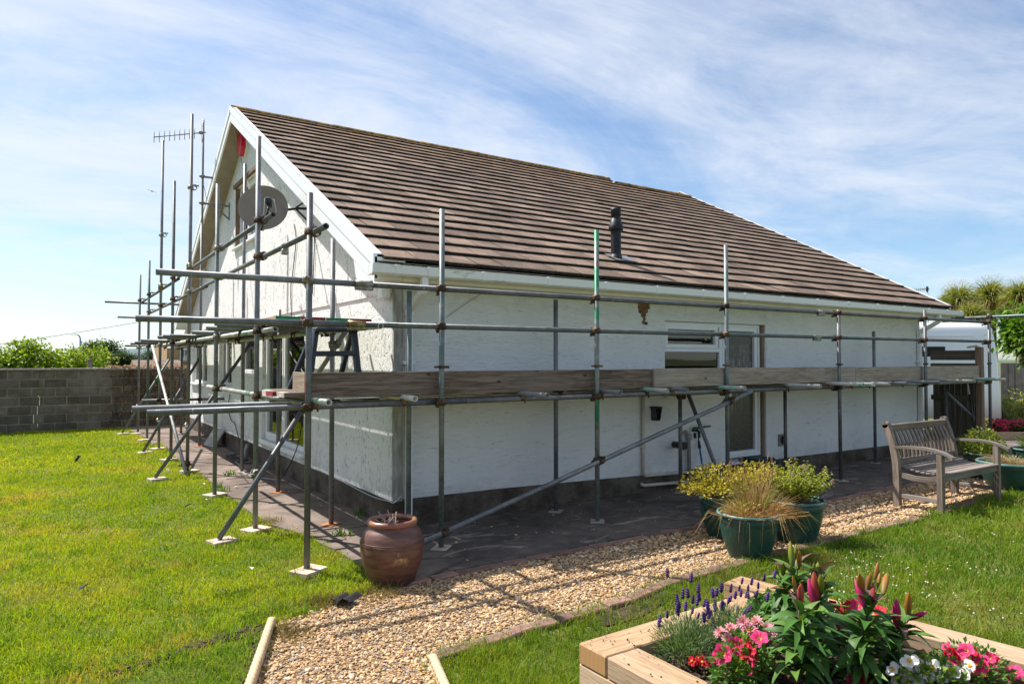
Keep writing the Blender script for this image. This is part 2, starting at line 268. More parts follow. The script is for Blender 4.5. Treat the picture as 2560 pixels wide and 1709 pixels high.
# assorted
t = NT('jar_glaze'); n = t.noise(6, 6, 0.6, stretch=(1, 1, 5)); f = t.noise(17, 7, 0.72, 0.3); sp = t.n('ShaderNodeSeparateXYZ'); t.link(t.co('Object'), sp.inputs[0])
c = t.mix(t.ramp(n, 0.35, 0.65), (0.085, 0.036, 0.026), (0.17, 0.072, 0.048)); c = t.mix(t.ramp(sp.outputs[2], 0.02, 0.14, 0.6, 0), c, (0.045, 0.03, 0.02))
d = t.n('ShaderNodeVectorMath', operation='DISTANCE'); t.link(t.co('Object'), d.inputs[0]); d.inputs[1].default_value = (-0.03, -0.205, 0.215)
c = t.mix(t.math('MULTIPLY', t.ramp(d.outputs['Value'], 0.015, 0.085, 1, 0), t.ramp(f, 0.50, 0.60)), c, (0.42, 0.27, 0.12))
M['jar'] = t.pbr(c, 0.45, 0, 0.5, t.bump(n, 0.15, 0.006))
simple('jar_rim', (0.26, 0.095, 0.065), 0.3, 0.25, 9, spec=0.5, dirt=((0.30, 0.17, 0.07), 0.5, 0.64, 0.8))
t = NT('green_planter'); n = t.noise(3, 6, 0.6); f = t.noise(40, 5, 0.7)
c = t.mix(t.ramp(n, 0.3, 0.7), (0.011, 0.050, 0.039), (0.020, 0.075, 0.060)); M['planter'] = t.pbr(t.mix(t.ramp(f, 0.62, 0.72, 0, 0.35), c, (0.16, 0.19, 0.15)), 0.42, 0, 0.45)
simple('planter_rim', (0.055, 0.15, 0.135), 0.5, 0.2, 9, dirt=((0.26, 0.27, 0.23), 0.45, 0.62, 0.8))
simple('black_plastic', (0.018, 0.020, 0.024), 0.42, 0.2, 8); simple('flue_black', (0.010, 0.013, 0.018), 0.5, 0.1, 5, spec=0.35)
simple('stepladder', (0.024, 0.030, 0.040), 0.45, 0.2, 8, dirt=((0.3, 0.3, 0.3), 0.66, 0.72, 0.6)); simple('alarm_red', (0.62, 0.012, 0.045), 0.35, 0.05, 3, spec=0.5)
t = NT('dish_mesh'); n = t.noise(2.5, 6, 0.6); M['dish'] = t.pbr(t.mix(t.ramp(n, 0.3, 0.7), (0.21, 0.17, 0.145), (0.30, 0.25, 0.215)), 0.6, 0.1, 0.4)
simple('galv_bracket', (0.20, 0.20, 0.205), 0.5, 0.2, 8, metal=0.4); simple('cable', (0.012, 0.012, 0.012), 0.5, 0.1); simple('cable_grey', (0.45, 0.45, 0.44), 0.5, 0.1)
simple('cast_iron', (0.03, 0.028, 0.026), 0.6, 0.2, 12); simple('waste_pipe', (0.62, 0.56, 0.44), 0.45, 0.1, 5, dirt=((0.3, 0.25, 0.17), 0.5, 0.75, 0.6))
simple('grey_pipe', (0.30, 0.29, 0.27), 0.55, 0.2, 8); simple('blue_plastic', (0.012, 0.12, 0.42), 0.4, 0.1); simple('bin_green', (0.020, 0.055, 0.055), 0.5, 0.15, 6)
simple('mud', (0.23, 0.14, 0.075), 0.98, 0.4, 25, bump=0.8); simple('van_white', (0.86, 0.86, 0.87), 0.18, 0.02, 1, spec=0.6); simple('rubber', (0.02, 0.02, 0.02), 0.8, 0.1)
simple('lamp_red', (0.5, 0.01, 0.01), 0.25, 0.1); simple('slate', (0.028, 0.026, 0.030), 0.4, 0.3, 14, bump=0.2); simple('stick', (0.30, 0.22, 0.17), 0.9, 0.4, 20)
simple('buff_brick', (0.40, 0.245, 0.135), 0.9, 0.15, 4); simple('stone_grey', (0.42, 0.40, 0.37), 0.9, 0.2, 5); simple('bark', (0.11, 0.085, 0.062), 0.95, 0.35, 10, bump=0.6)
simple('fence_grey', (0.235, 0.20, 0.175), 0.9, 0.25, 4); simple('tap_green', (0.010, 0.045, 0.022), 0.45, 0.2); simple('feather', (0.42, 0.40, 0.40), 0.8, 0.2, 8)
simple('lamp_grey', (0.34, 0.37, 0.38), 0.5, 0.1, 2, metal=0.3); simple('hook_pale', (0.55, 0.47, 0.38), 0.8, 0.2)
simple('lily_stem', (.055, .030, .030), .5, .3, 30); simple('interior', (0.07, 0.063, 0.055), 0.9, 0.3, 1.3); simple('stucco_dark', (0.12, 0.10, 0.08), 0.9, 0.2, 4)
def glass(name, tint, ior):
    t = NT(name); tr = t.n('ShaderNodeBsdfTransparent'); tr.inputs[0].default_value = (*tint, 1); gl = t.n('ShaderNodeBsdfGlossy'); gl.inputs['Roughness'].default_value = 0.005
    fr = t.n('ShaderNodeFresnel'); fr.inputs[0].default_value = ior
    wv = t.noise(1.4, 2, 0.5, kind='World'); bm = t.bump(wv, 0.05, 0.02); t.link(bm, gl.inputs['Normal'])
    mx = t.n('ShaderNodeMixShader'); t.link(fr.outputs[0], mx.inputs[0]); t.link(tr.outputs[0], mx.inputs[1]); t.link(gl.outputs[0], mx.inputs[2]); t.link(mx.outputs[0], t.out.inputs[0]); return t.m
M['glass'] = glass('window_glass', (0.78, 0.82, 0.80), 1.85)
t = NT('obscured_glass'); n = t.noise(9, 6, 0.7, 0.6, stretch=(1.6, 1, 0.45)); n2 = t.noise(60, 4, 0.6); b = t.noise(1.6, 4, 0.5, off=(3, 1, 2))
c = t.mix(t.ramp(n2, 0.4, 0.62), (0.035, 0.031, 0.027), (0.115, 0.10, 0.088)); c = t.mix(t.math('MULTIPLY', t.ramp(n, 0.47, 0.6), t.ramp(b, 0.48, 0.6)), c, (0.27, 0.235, 0.21))
M['obscured'] = t.pbr(c, 0.22, 0, 0.5, t.bump(t.math('ADD', n2, n), 0.5, 0.006))
# foliage driven by a per-leaf colour
def leaf_mat(name, trans, rough=0.5, tint=(1.25, 1.25, 0.55), spec=0.35):
    t = NT(name); a = t.attr('Col'); M[name] = t.pbr(a, rough, 0, spec, None, (trans, t.mix(1.0, a, tint, 'MULTIPLY'))); return M[name]
leaf_mat('leaf', 0.36); leaf_mat('grass', 0.45, 0.55, (1.3, 1.2, 0.5), 0.25); leaf_mat('leaf_thick', 0.18, 0.5, (1.2, 1.3, 0.5), 0.3); leaf_mat('petal', 0.35, 0.55, (1.0, 0.9, 0.9), 0.25); leaf_mat('straw', 0.25, 0.7, (1.1, 1.0, 0.7), 0.2)
t = NT('stones'); a = t.attr('Col'); M['stones'] = t.pbr(a, 0.85, 0, 0.25, t.bump(t.noise(120, 4, 0.6), 0.25, 0.003))
# ------------------------------------------------------------------ objects
def tag(o, label=None, cat=None, group=None, kind=None):
    for k, v in (('label', label), ('category', cat), ('group', group), ('kind', kind)):
        if v: o[k] = v
    return o
def thing(name, loc, label, cat, group=None, rz=0.0):
    o = bpy.data.objects.new(name, None); C.objects.link(o); o.location = loc; o.rotation_euler = (0, 0, rz); o.empty_display_size = 0.1
    return tag(o, label, cat, group)
def root_loc(p):
    v = Vector((0, 0, 0))
    while p is not None: v += p.location; p = p.parent
    return v
def put(name, mesh, parent=None, loc=None, rot=None, scale=None):
    o = bpy.data.objects.new(name, mesh); C.objects.link(o)
    if parent is not None: o.parent = parent
    if loc is not None: o.location = loc
    if rot is not None: o.rotation_euler = rot
    if scale is not None: o.scale = scale
    return o
class MB:
    """collects shapes in world coordinates, links them as one mesh"""
    def __init__(s): s.v = []; s.f = []; s.sm = []
    def add(s, verts, faces, smooth=False):
        b = len(s.v); s.v += [tuple(map(float, p)) for p in verts]; s.f += [tuple(b+i for i in f) for f in faces]; s.sm += [smooth]*len(faces); return s
    def box(s, c, size, mat=None, bevel=0.0):
        x, y, z = (d/2 for d in size); P = []
        if bevel:
            b = min(bevel, x*0.9, y*0.9, z*0.9); bm = bmesh.new(); bmesh.ops.create_cube(bm, size=1)
            for v in bm.verts: v.co = Vector((v.co.x*2*x, v.co.y*2*y, v.co.z*2*z))
            bmesh.ops.bevel(bm, geom=bm.edges[:], offset=b, segments=1, affect='EDGES'); bm.verts.index_update()
            P = [v.co.copy() for v in bm.verts]; F = [[v.index for v in f.verts] for f in bm.faces]; bm.free()
        else:
            P = [Vector((i*x, j*y, k*z)) for i in (-1, 1) for j in (-1, 1) for k in (-1, 1)]; F = [(0, 1, 3, 2), (4, 6, 7, 5), (0, 4, 5, 1), (2, 3, 7, 6), (0, 2, 6, 4), (1, 5, 7, 3)]
        if mat is not None: P = [mat @ p for p in P]
        cc = Vector(c); return s.add([p+cc for p in P], F)
    def bar(s, p0, p1, w, h, upv=(0, 0, 1), bevel=0.0):
        """box from p0 to p1, w across, h along upv"""
        p0, p1 = Vector(p0), Vector(p1); d = p1-p0; L = d.length; x = d.normalized(); z = Vector(upv); y = z.cross(x).normalized(); z = x.cross(y)
        mt = Matrix((x, y, z)).transposed(); return s.box((p0+p1)/2, (L, w, h), mt, bevel)
    def tube(s, p0, p1, r, n=12, r2=None, inner=None, caps=True):
        p0, p1 = Vector(p0), Vector(p1); d = (p1-p0).normalized(); a = d.orthogonal().normalized(); b = d.cross(a); r2 = r if r2 is None else r2
        ring = lambda c, q: [c+(a*math.cos(2*math.pi*i/n)+b*math.sin(2*math.pi*i/n))*q for i in range(n)]
        s.add(ring(p0, r)+ring(p1, r2), [(i, (i+1) % n, n+(i+1) % n, n+i) for i in range(n)], True)
        if inner:
            s.add(ring(p0, inner)+ring(p1, inner), [(i, n+i, n+(i+1) % n, (i+1) % n) for i in range(n)], True)
            for p in (p0, p1): s.add(ring(p, r)+ring(p, inner), [(i, (i+1) % n, n+(i+1) % n, n+i) for i in range(n)])
        elif caps:
            s.add(ring(p0, r), [tuple(range(n))[::-1]]); s.add(ring(p1, r2), [tuple(range(n))])
        return s
    def path(s, pts, r, n=8, r2=None):
        pts = [Vector(p) for p in pts]; V = []; m = len(pts); prev = None
        for i, p in enumerate(pts):
            d = (pts[min(i+1, m-1)]-pts[max(i-1, 0)]).normalized(); a = d.orthogonal().normalized() if prev is None else (prev-d*prev.dot(d)).normalized(); prev = a; b = d.cross(a)
            q = r if r2 is None else r+(r2-r)*i/(m-1)
            V += [p+(a*math.cos(2*math.pi*k/n)+b*math.sin(2*math.pi*k/n))*q for k in range(n)]
        F = [(i*n+k, i*n+(k+1) % n, (i+1)*n+(k+1) % n, (i+1)*n+k) for i in range(m-1) for k in range(n)]
        s.add(V, F, True); s.add(V[:n], [tuple(range(n))[::-1]]); s.add(V[-n:], [tuple(range(n))]); return s
    def lathe(s, prof, c=(0, 0, 0), n=32, jit=0.0):
        c = Vector(c); V = []; rr = [1+random.uniform(-jit, jit) for _ in range(n)]
        for (r, z) in prof: V += [c+Vector((r*rr[k]*math.cos(2*math.pi*k/n), r*rr[k]*math.sin(2*math.pi*k/n), z)) for k in range(n)]
        F = [(i*n+k, i*n+(k+1) % n, (i+1)*n+(k+1) % n, (i+1)*n+k) for i in range(len(prof)-1) for k in range(n)]
        return s.add(V, F, True)
    def poly(s, loops, fn, flip=False):
        """flat polygon (first loop outer, others holes) in 2D, fn maps (a, b) to 3D"""
        ls = [[Vector((a, b, 0)) for a, b in L] for L in loops]; tri = tessellate_polygon(ls); flat = [p for L in ls for p in L]
        return s.add([fn(p.x, p.y) for p in flat], [t[::-1] if flip else t for t in tri])
    def prism(s, loop, fn, d0, d1):
        """2D loop extruded between depths d0 and d1; fn(a, b, d)"""
        n = len(loop); s.poly([loop], lambda a, b: fn(a, b, d0)); s.poly([loop], lambda a, b: fn(a, b, d1), True)
        V = [fn(a, b, d0) for a, b in loop]+[fn(a, b, d1) for a, b in loop]; return s.add(V, [(i, (i+1) % n, n+(i+1) % n, n+i) for i in range(n)])
    def mesh(s, name, mat, origin=(0, 0, 0)):
        me = bpy.data.meshes.new(name); o = Vector(origin); me.from_pydata([tuple(Vector(p)-o) for p in s.v], [], s.f); me.polygons.foreach_set('use_smooth', s.sm); me.materials.append(M[mat])
        bm = bmesh.new(); bm.from_mesh(me); bmesh.ops.remove_doubles(bm, verts=bm.verts, dist=1e-5); bmesh.ops.recalc_face_normals(bm, faces=bm.faces); bm.to_mesh(me); bm.free(); return me
    def build(s, name, mat, parent=None, **tags):
        return tag(put(name, s.mesh(name, mat, root_loc(parent)), parent), **tags)
def solo(name, mb, mat, origin, label, cat, group=None):
    o = put(name, mb.mesh(name, mat, origin), loc=origin); return tag(o, label, cat, group)
def np_mesh(name, V, F, mat, col=None, smooth=False):
    """fast mesh from numpy: V (n,3), F (m,3) triangles, col (n,3) per vertex"""
    me = bpy.data.meshes.new(name); V = np.asarray(V, np.float32); F = np.asarray(F, np.int32)
    me.vertices.add(len(V)); me.vertices.foreach_set('co', V.ravel()); me.loops.add(F.size); me.loops.foreach_set('vertex_index', F.ravel())
    me.polygons.add(len(F)); me.polygons.foreach_set('loop_start', np.arange(0, F.size, 3, dtype=np.int32)); me.polygons.foreach_set('loop_total', np.full(len(F), 3, np.int32))
    me.polygons.foreach_set('use_smooth', np.full(len(F), smooth))
    if col is not None:
        at = me.color_attributes.new('Col', 'FLOAT_COLOR', 'POINT'); c4 = np.ones((len(V), 4), np.float32); c4[:, :3] = col; at.data.foreach_set('color', c4.ravel())
    me.materials.append(M[mat]); me.update(calc_edges=True); me.validate(); return me
def unit(a): return a/np.maximum(np.linalg.norm(a, axis=-1, keepdims=True), 1e-9)
def vcol(n, a, b, jit=0.12, pw=1.0):
    t = RNG.random((n, 1))**pw; c = np.array(a)*(1-t)+np.array(b)*t; return np.clip(c*(1+RNG.normal(0, jit, (n, 1))), 0, 1)
def leaves(P, Dv, L, W, col, droop=0.15, roll=None):
    """folded leaf blades: base P, direction Dv, length L, width W. returns V, F, colour"""
    n = len(P); L = np.broadcast_to(L, (n,))[:, None]; W = np.broadcast_to(W, (n,))[:, None]; d = unit(Dv)
    ref = RNG.normal(0, 0.5, (n, 3))+np.array([0, 0, 1.0]); s = unit(np.cross(d, ref)); nn = np.cross(s, d)
    v0 = P; v1 = P+d*L*0.42+s*W*0.5+nn*W*0.16; v3 = P+d*L*0.42-s*W*0.5+nn*W*0.16; vm = P+d*L*0.45; v2 = P+d*L-nn*L*0.0-np.array([0, 0, 1.0])*L*droop
    V = np.stack([v0, v1, vm, v3, v2], 1).reshape(-1, 3); b = np.arange(n)[:, None]*5
    F = np.concatenate([b+np.array([0, 1, 2]), b+np.array([0, 2, 3]), b+np.array([1, 4, 2]), b+np.array([2, 4, 3])], 1).reshape(-1, 3)
    return V, F, np.repeat(col, 5, 0)
def join(parts):
    V, F, Cc, o = [], [], [], 0
    for v, f, c in parts: V.append(v); F.append(f+o); Cc.append(c); o += len(v)
    return np.concatenate(V), np.concatenate(F), np.concatenate(Cc)
def strips(P0, P1, P2, W, col, n=2):
    """tapering two-segment blades through three points (grass, straps, stems)"""
    N = len(P0); d = unit(P2-P0); s = unit(np.cross(d, RNG.normal(0, 1, (N, 3)))); W = np.broadcast_to(W, (N,))[:, None]
    V = np.stack([P0-s*W*0.5, P0+s*W*0.5, P1-s*W*0.42, P1+s*W*0.42, P2], 1).reshape(-1, 3); b = np.arange(N)[:, None]*5
    F = np.concatenate([b+np.array([0, 1, 3]), b+np.array([0, 3, 2]), b+np.array([2, 3, 4])], 1).reshape(-1, 3); return V, F, np.repeat(col, 5, 0)
def part_np(name, data, mat, parent, **tags):
    V, F, Cc = data; me = np_mesh(name, V-np.array(root_loc(parent)), F, mat, Cc); return tag(put(name, me, parent), **tags)
def inside(poly, x, y):
    poly = np.asarray(poly); r = np.zeros(len(x), bool); j = len(poly)-1
    for i in range(len(poly)):
        xi, yi = poly[i]; xj, yj = poly[j]; c = ((yi > y) != (yj > y)) & (x < (xj-xi)*(y-yi)/(yj-yi+1e-12)+xi); r ^= c; j = i
    return r
def fbm(x, y, sc, seed=0):
    r = np.random.default_rng(seed); out = np.zeros_like(x); a = 1.0
    for k in range(5):
        ph = r.random(6)*9; out += a*(np.sin(x*sc+ph[0]+1.7*np.sin(y*sc*0.8+ph[1]))*np.sin(y*sc+ph[2]+1.3*np.sin(x*sc*0.9+ph[3]))); sc *= 1.9; a *= 0.6
    return out
# ================================================================== THE SETTING
mb = MB(); mb.add([(-3000, -3000, -0.06), (3000, -3000, -0.06), (3000, 3000, -0.06), (-3000, 3000, -0.06)], [(0, 1, 2, 3)]); mb.build('ground', 'field', kind='structure')
mb = MB(); mb.add([(-16, -8, 0), (40, -8, 0), (40, 19.35, 0), (-16, 19.35, 0)], [(0, 1, 2, 3)]); mb.build('lawn', 'lawn', kind='structure')
gx = lambda *L: [tuple(G(u, v)[:2]) for u, v in L]
conc_edge = [(1.50, 19.2), (1.55, 17.6), (1.66, 16.2), (1.62, 15.0)] + gx((400, 1106), (437, 1146), (470, 1160), (492, 1178), (520, 1199), (548, 1230), (575, 1243), (594, 1257), (608, 1272), (645, 1293), (672, 1314), (715, 1327), (755, 1338), (800, 1362), (838, 1378), (901, 1417), (945, 1440))
CONC = conc_edge + [(2.06, 4.76), (17.5, 4.80), (17.5, 6.6), (13.0, 6.6), (13.0, 19.2)]
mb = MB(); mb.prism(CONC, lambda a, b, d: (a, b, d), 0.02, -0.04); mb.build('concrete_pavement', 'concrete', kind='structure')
lawn_edge = [(11.6, 3.92), (10.6, 3.88), (9.3, 3.86), (7.9, 3.70), (6.3, 3.72), (4.7, 3.70), (3.72, 3.66), (3.29, 3.56), (2.84, 3.53), (2.27, 3.51), (1.77, 3.47)]
GRAV = gx((676, 1566), (735, 1548), (800, 1528), (850, 1503), (905, 1490), (945, 1476)) + [(2.16, 4.64), (11.5, 4.66), (11.5, 4.70), (17.5, 4.72), (17.5, 3.6), (12.5, 3.6), (12.0, 3.9)] + lawn_edge + [(1.735, 3.39), (1.66, 3.12), (1.5, 2.5), (1.2, 1.2), (0.3, 1.2), (0.60, 2.9), (0.875, 3.70)]
mb = MB(); mb.poly([GRAV], lambda a, b: (a, b, 0.006)); mb.build('gravel_path', 'gravel_bed', kind='structure')
SOIL = gx((664, 1562), (625, 1568), (560, 1590), (480, 1612), (380, 1652), (250, 1692), (254, 1698), (385, 1661), (490, 1623), (560, 1606), (622, 1592), (634, 1600), (622, 1640), (605, 1690), (590, 1740), (622, 1740), (634, 1690))
mb = MB(); mb.poly([SOIL], lambda a, b: (a, b, 0.010)); mb.build('bare_soil', 'soil', kind='structure')
SOIL2 = gx((1470, 1560), (1545, 1515), (1660, 1478), (1690, 1490), (1600, 1545), (1520, 1566))
mb = MB(); mb.poly([SOIL2], lambda a, b: (a, b, 0.010)); mb.build('bare_soil', 'soil', kind='structure')

# gravel stones
def stones(name, poly, bands, z0, cols):
    ico = bmesh.new(); bmesh.ops.create_icosphere(ico, subdivisions=1, radius=1.0); bv = np.array([v.co[:] for v in ico.verts]); bf = np.array([[v.index for v in f.verts] for f in ico.faces]); ico.free()
    py = np.array(poly); lo, hi = py.min(0), py.max(0); Vs, Fs, Cs = [], [], []; off = 0
    for d0, d1, dens, size in bands:
        n = int((hi[0]-lo[0])*(hi[1]-lo[1])*dens); x = RNG.uniform(lo[0], hi[0], n); y = RNG.uniform(lo[1], hi[1], n)
        dep = x*fw[0]+y*fw[1]; uu = CU+FPX*(x*rt[0]+y*rt[1])/np.maximum(dep, 0.1); k = inside(poly, x, y) & (dep >= d0) & (dep < d1) & (uu < 2640) & (uu > -60); x, y = x[k], y[k]; n = len(x)
        s = size*np.exp(RNG.normal(0, 0.30, n)); ax = np.stack([s*RNG.uniform(0.8, 1.35, n), s*RNG.uniform(0.7, 1.0, n), s*RNG.uniform(0.4, 0.65, n)], 1)
        th = RNG.uniform(0, 6.28, n); tl = RNG.normal(0, 0.35, n); ct, st, cp, sp = np.cos(th), np.sin(th), np.cos(tl), np.sin(tl)
        v = bv[None]*ax[:, None]*(1+RNG.normal(0, 0.13, (n, len(bv), 1))); X = v[..., 0]*cp[:, None]+v[..., 2]*sp[:, None]; Z = -v[..., 0]*sp[:, None]+v[..., 2]*cp[:, None]
        X, Y = X*ct[:, None]-v[..., 1]*st[:, None], X*st[:, None]+v[..., 1]*ct[:, None]
        P = np.stack([X+x[:, None], Y+y[:, None], Z+(z0+ax[:, 2]*0.55+RNG.uniform(0, 0.006, n))[:, None]], -1)
        Vs.append(P.reshape(-1, 3)); Fs.append((bf[None]+(np.arange(n)*len(bv))[:, None, None]).reshape(-1, 3)+off); off += P.shape[0]*len(bv)
        pick = RNG.choice(len(cols), n, p=[c[1] for c in cols]); base = np.array([c[0] for c in cols])[pick]*(1+RNG.normal(0, 0.16, (n, 1))); Cs.append(np.repeat(np.clip(base, 0.01, 0.95), len(bv), 0))
    me = np_mesh(name, np.concatenate(Vs), np.concatenate(Fs), 'stones', np.concatenate(Cs)); return tag(put(name, me), kind='stuff')
gcols = [((0.45, 0.29, 0.145), 0.36), ((0.52, 0.365, 0.21), 0.26), ((0.35, 0.205, 0.095), 0.16), ((0.58, 0.45, 0.31), 0.10), ((0.25, 0.165, 0.11), 0.08), ((0.27, 0.25, 0.24), 0.04)]
o = stones('gravel', GRAV, [(1.0, 4.2, 6000, 0.0079), (4.2, 6.0, 4300, 0.0089), (6, 9, 1900, 0.0128), (9, 16, 600, 0.020)], 0.004, gcols)
tag(o, 'loose golden gravel covering the path beside the house', 'gravel')
o = stones('grit', [(1.75, 6.4), (2.1, 4.8), (9, 4.8), (9, 6.2), (2.9, 6.2), (2.7, 9), (1.8, 9)], [(3, 10, 9, 0.010)], 0.020, gcols); tag(o, 'stray gravel chips scattered on the dark concrete', 'gravel chips')
o = stones('soil_crumbs', SOIL+SOIL2[:0], [(1, 9, 2600, 0.009)], 0.006, [((0.06, 0.04, 0.028), 0.7), ((0.10, 0.07, 0.05), 0.3)]); tag(o, 'dark soil crumbs along the cut lawn edge', 'soil')

# grass blades
BEDBOX = [(2.08, 2.66), (2.08, 0.0), (4.2, 0.0), (3.75, 2.90), (3.36, 2.90)]
def grass(name, x0, x1, y0, y1, bands, pal, hk, extra=None, seed=3):
    parts = []
    for d0, d1, dens, wid, ht in bands:
        n = int((x1-x0)*(y1-y0)*dens); x = RNG.uniform(x0, x1, n); y = RNG.uniform(y0, y1, n); dep = x*fw[0]+y*fw[1]; uu = CU+FPX*(x*rt[0]+y*rt[1])/np.maximum(dep, 0.1)
        k = (dep >= d0) & (dep < d1) & (uu > -90) & (uu < 2650); x, y = x[k], y[k]; jn = fbm(x, y, 9.0, 77)*0.05; jx = x+RNG.normal(0, 0.03, len(x))+jn; jy = y+RNG.normal(0, 0.03, len(x))+jn*0.4
        k = ~(inside(CONC, jx, jy) | inside(GRAV, jx, jy) | inside(BEDBOX, x, y)); sk = inside(SOIL, jx, jy) | inside(SOIL2, jx, jy); k &= ~(sk & (RNG.random(len(x)) < 0.80)); x, y = x[k], y[k]; n = len(x)
        f = fbm(x, y, 1.1, seed); g = fbm(x, y, 3.7, seed+1); dens_k = RNG.random(n) < np.clip(0.86+0.2*g, 0.45, 1); x, y, f, g = x[dens_k], y[dens_k], f[dens_k], g[dens_k]; n = len(x)
        h = ht*hk*np.exp(RNG.normal(0, 0.28, n))*(1+0.30*np.clip(g, -1, 1)); a = RNG.uniform(0, 6.28, n); lean = np.abs(RNG.normal(0.45, 0.3, n)); dx, dy = np.cos(a)*lean*h, np.sin(a)*lean*h
        P0 = np.stack([x, y, np.zeros(n)-0.002], 1); P1 = np.stack([x+dx*0.35, y+dy*0.35, h*0.58], 1); P2 = np.stack([x+dx, y+dy, h*RNG.uniform(0.8, 1.0, n)], 1)
        t = np.clip(0.5+0.34*f+0.22*g+RNG.normal(0, 0.2, n), 0, 1)[:, None]; dry = np.clip((fbm(x, y, 1.7, seed+5)-0.38)*0.75, 0, 0.75)[:, None]*(RNG.random((n, 1)) < 0.75)
        c = np.array(pal[0])*(1-t)+np.array(pal[1])*t; c = c*(1-dry)+np.array(pal[2])*dry; st = RNG.random((n, 1)) < 0.05; c = np.where(st, np.array(pal[2])*1.1, c)
        if seed == 3: lush = np.clip((1.62-0.30*x-0.0+0.0)*0+((4.32-0.18*(1.1-x)**1.0)-y)/0.12, 0, 1)[:, None]*(x < 1.15)[:, None]; c = c*(1-lush)+c*np.array([0.52, 0.78, 0.9])*lush
        parts.append(strips(P0, P1, P2, wid*RNG.uniform(0.7, 1.3, n), np.clip(c*(1+RNG.normal(0, 0.13, (n, 1))), 0, 1)))
    if extra: parts += extra
    V, F, Cc = join(parts); return tag(put(name, np_mesh(name, V, F, 'grass', Cc)), kind='stuff')
o = grass('lawn_grass', -6, 2.1, 2.0, 19.3, [(1.5, 4.2, 11000, 0.0038, 0.030), (4.2, 6.5, 7500, 0.0048, 0.030), (6.5, 10, 3800, 0.0070, 0.031), (10, 18.5, 1700, 0.0115, 0.033)], ((0.175, 0.295, 0.012), (0.36, 0.435, 0.020), (0.48, 0.35, 0.10)), 1.0)
tag(o, 'short sunlit yellow-green grass of the left lawn', 'grass')
o = grass('lawn_grass', 1.6, 14, 0.6, 4.0, [(1.5, 4.2, 9000, 0.0040, 0.052), (4.2, 6.5, 4600, 0.0055, 0.050), (6.5, 12, 2600, 0.0080, 0.050)], ((0.075, 0.175, 0.016), (0.19, 0.28, 0.024), (0.33, 0.28, 0.08)), 1.0, seed=21)
tag(o, 'lush green grass of the lawn by the raised bed', 'grass')
# longer tufts along the edges, coarse clumps in the lawn
def tufts(spots, n, h, spread, pal, wid=0.004):
    parts = []
    for (x, y) in spots:
        k = int(n*RNG.uniform(0.6, 1.3)); px_, py_ = x+RNG.normal(0, spread, k), y+RNG.normal(0, spread, k); hh = h*np.exp(RNG.normal(0, 0.35, k)); a = RNG.uniform(0, 6.28, k); l = np.abs(RNG.normal(0.5, 0.35, k))*hh
        P0 = np.stack([px_, py_, np.zeros(k)], 1); P1 = P0+np.stack([np.cos(a)*l*0.3, np.sin(a)*l*0.3, hh*0.6], 1); P2 = P0+np.stack([np.cos(a)*l, np.sin(a)*l, hh*0.92], 1)
        parts.append(strips(P0, P1, P2, wid, vcol(k, pal[0], pal[1])))
    return parts
sp = []
for i in range(len(lawn_edge)-1):
    (xa, ya), (xb, yb) = lawn_edge[i], lawn_edge[i+1]; m = max(2, int(math.hypot(xb-xa, yb-ya)/0.12))
    for j in range(m): sp.append((xa+(xb-xa)*j/m+random.gauss(0, .03), ya+(yb-ya)*j/m-0.205+random.gauss(0, .03)))
sp2 = [(2.05+random.gauss(0, .03), 0.9+1.8*random.random()) for _ in range(20)]+[(2.1+1.3*random.random(), 2.66+abs(random.gauss(0, .02))) for _ in range(22)]
cl_ = []
for _ in range(260):
    q = G(random.uniform(-60, 800), random.uniform(1110, 1709))
    if not inside(CONC, np.array([q[0]]), np.array([q[1]]))[0] and not inside(GRAV, np.array([q[0]]), np.array([q[1]]))[0]: cl_.append((q[0], q[1]))
V, F, Cc = join(tufts(cl_, 34, 0.05, 0.045, ((0.10, 0.22, 0.02), (0.24, 0.34, 0.04)), 0.006)); tag(put('grass_clumps', np_mesh('grass_clumps', V, F, 'grass', Cc)), 'coarser darker clumps of grass scattered through the left lawn', 'grass', None, 'stuff')
V, F, Cc = join(tufts(sp+sp2, 40, 0.07, 0.035, ((0.09, 0.20, 0.012), (0.22, 0.30, 0.03)))); o = tag(put('edge_grass', np_mesh('edge_grass', V, F, 'grass', Cc)), 'longer uncut grass growing along the brick edging', 'grass', None, 'stuff')
dry = [(1.3+0.75*random.random(), 4.50+0.25*random.random()) for _ in range(26)]+[tuple(G(random.uniform(690, 760), random.uniform(1565, 1600))[:2]) for _ in range(10)]+[tuple(G(random.uniform(640, 700), random.uniform(1300, 1330))[:2]) for _ in range(8)]+[tuple(G(random.uniform(1640, 1900), random.uniform(1440, 1470))[:2]) for _ in range(20)]
V, F, Cc = join(tufts(dry, 60, 0.045, 0.05, ((0.30, 0.19, 0.07), (0.20, 0.20, 0.05)), 0.0035)); tag(put('dry_grass', np_mesh('dry_grass', V, F, 'straw', Cc)), 'straw-coloured dried grass at the edge of the gravel', 'dry grass', None, 'stuff')
weed = [tuple(G(u, v)[:2]) for u, v in ((850, 1342), (900, 1288), (865, 1345), (908, 1292), (540, 1222), (556, 1232), (2330, 1285), (575, 1190))]
V, F, Cc = join(tufts(weed, 26, 0.07, 0.035, ((0.06, 0.16, 0.01), (0.16, 0.26, 0.03)), 0.014)); tag(put('weeds', np_mesh('weeds', V, F, 'leaf', Cc)), 'small green weeds sprouting from cracks in the concrete', 'weeds', None, 'stuff')
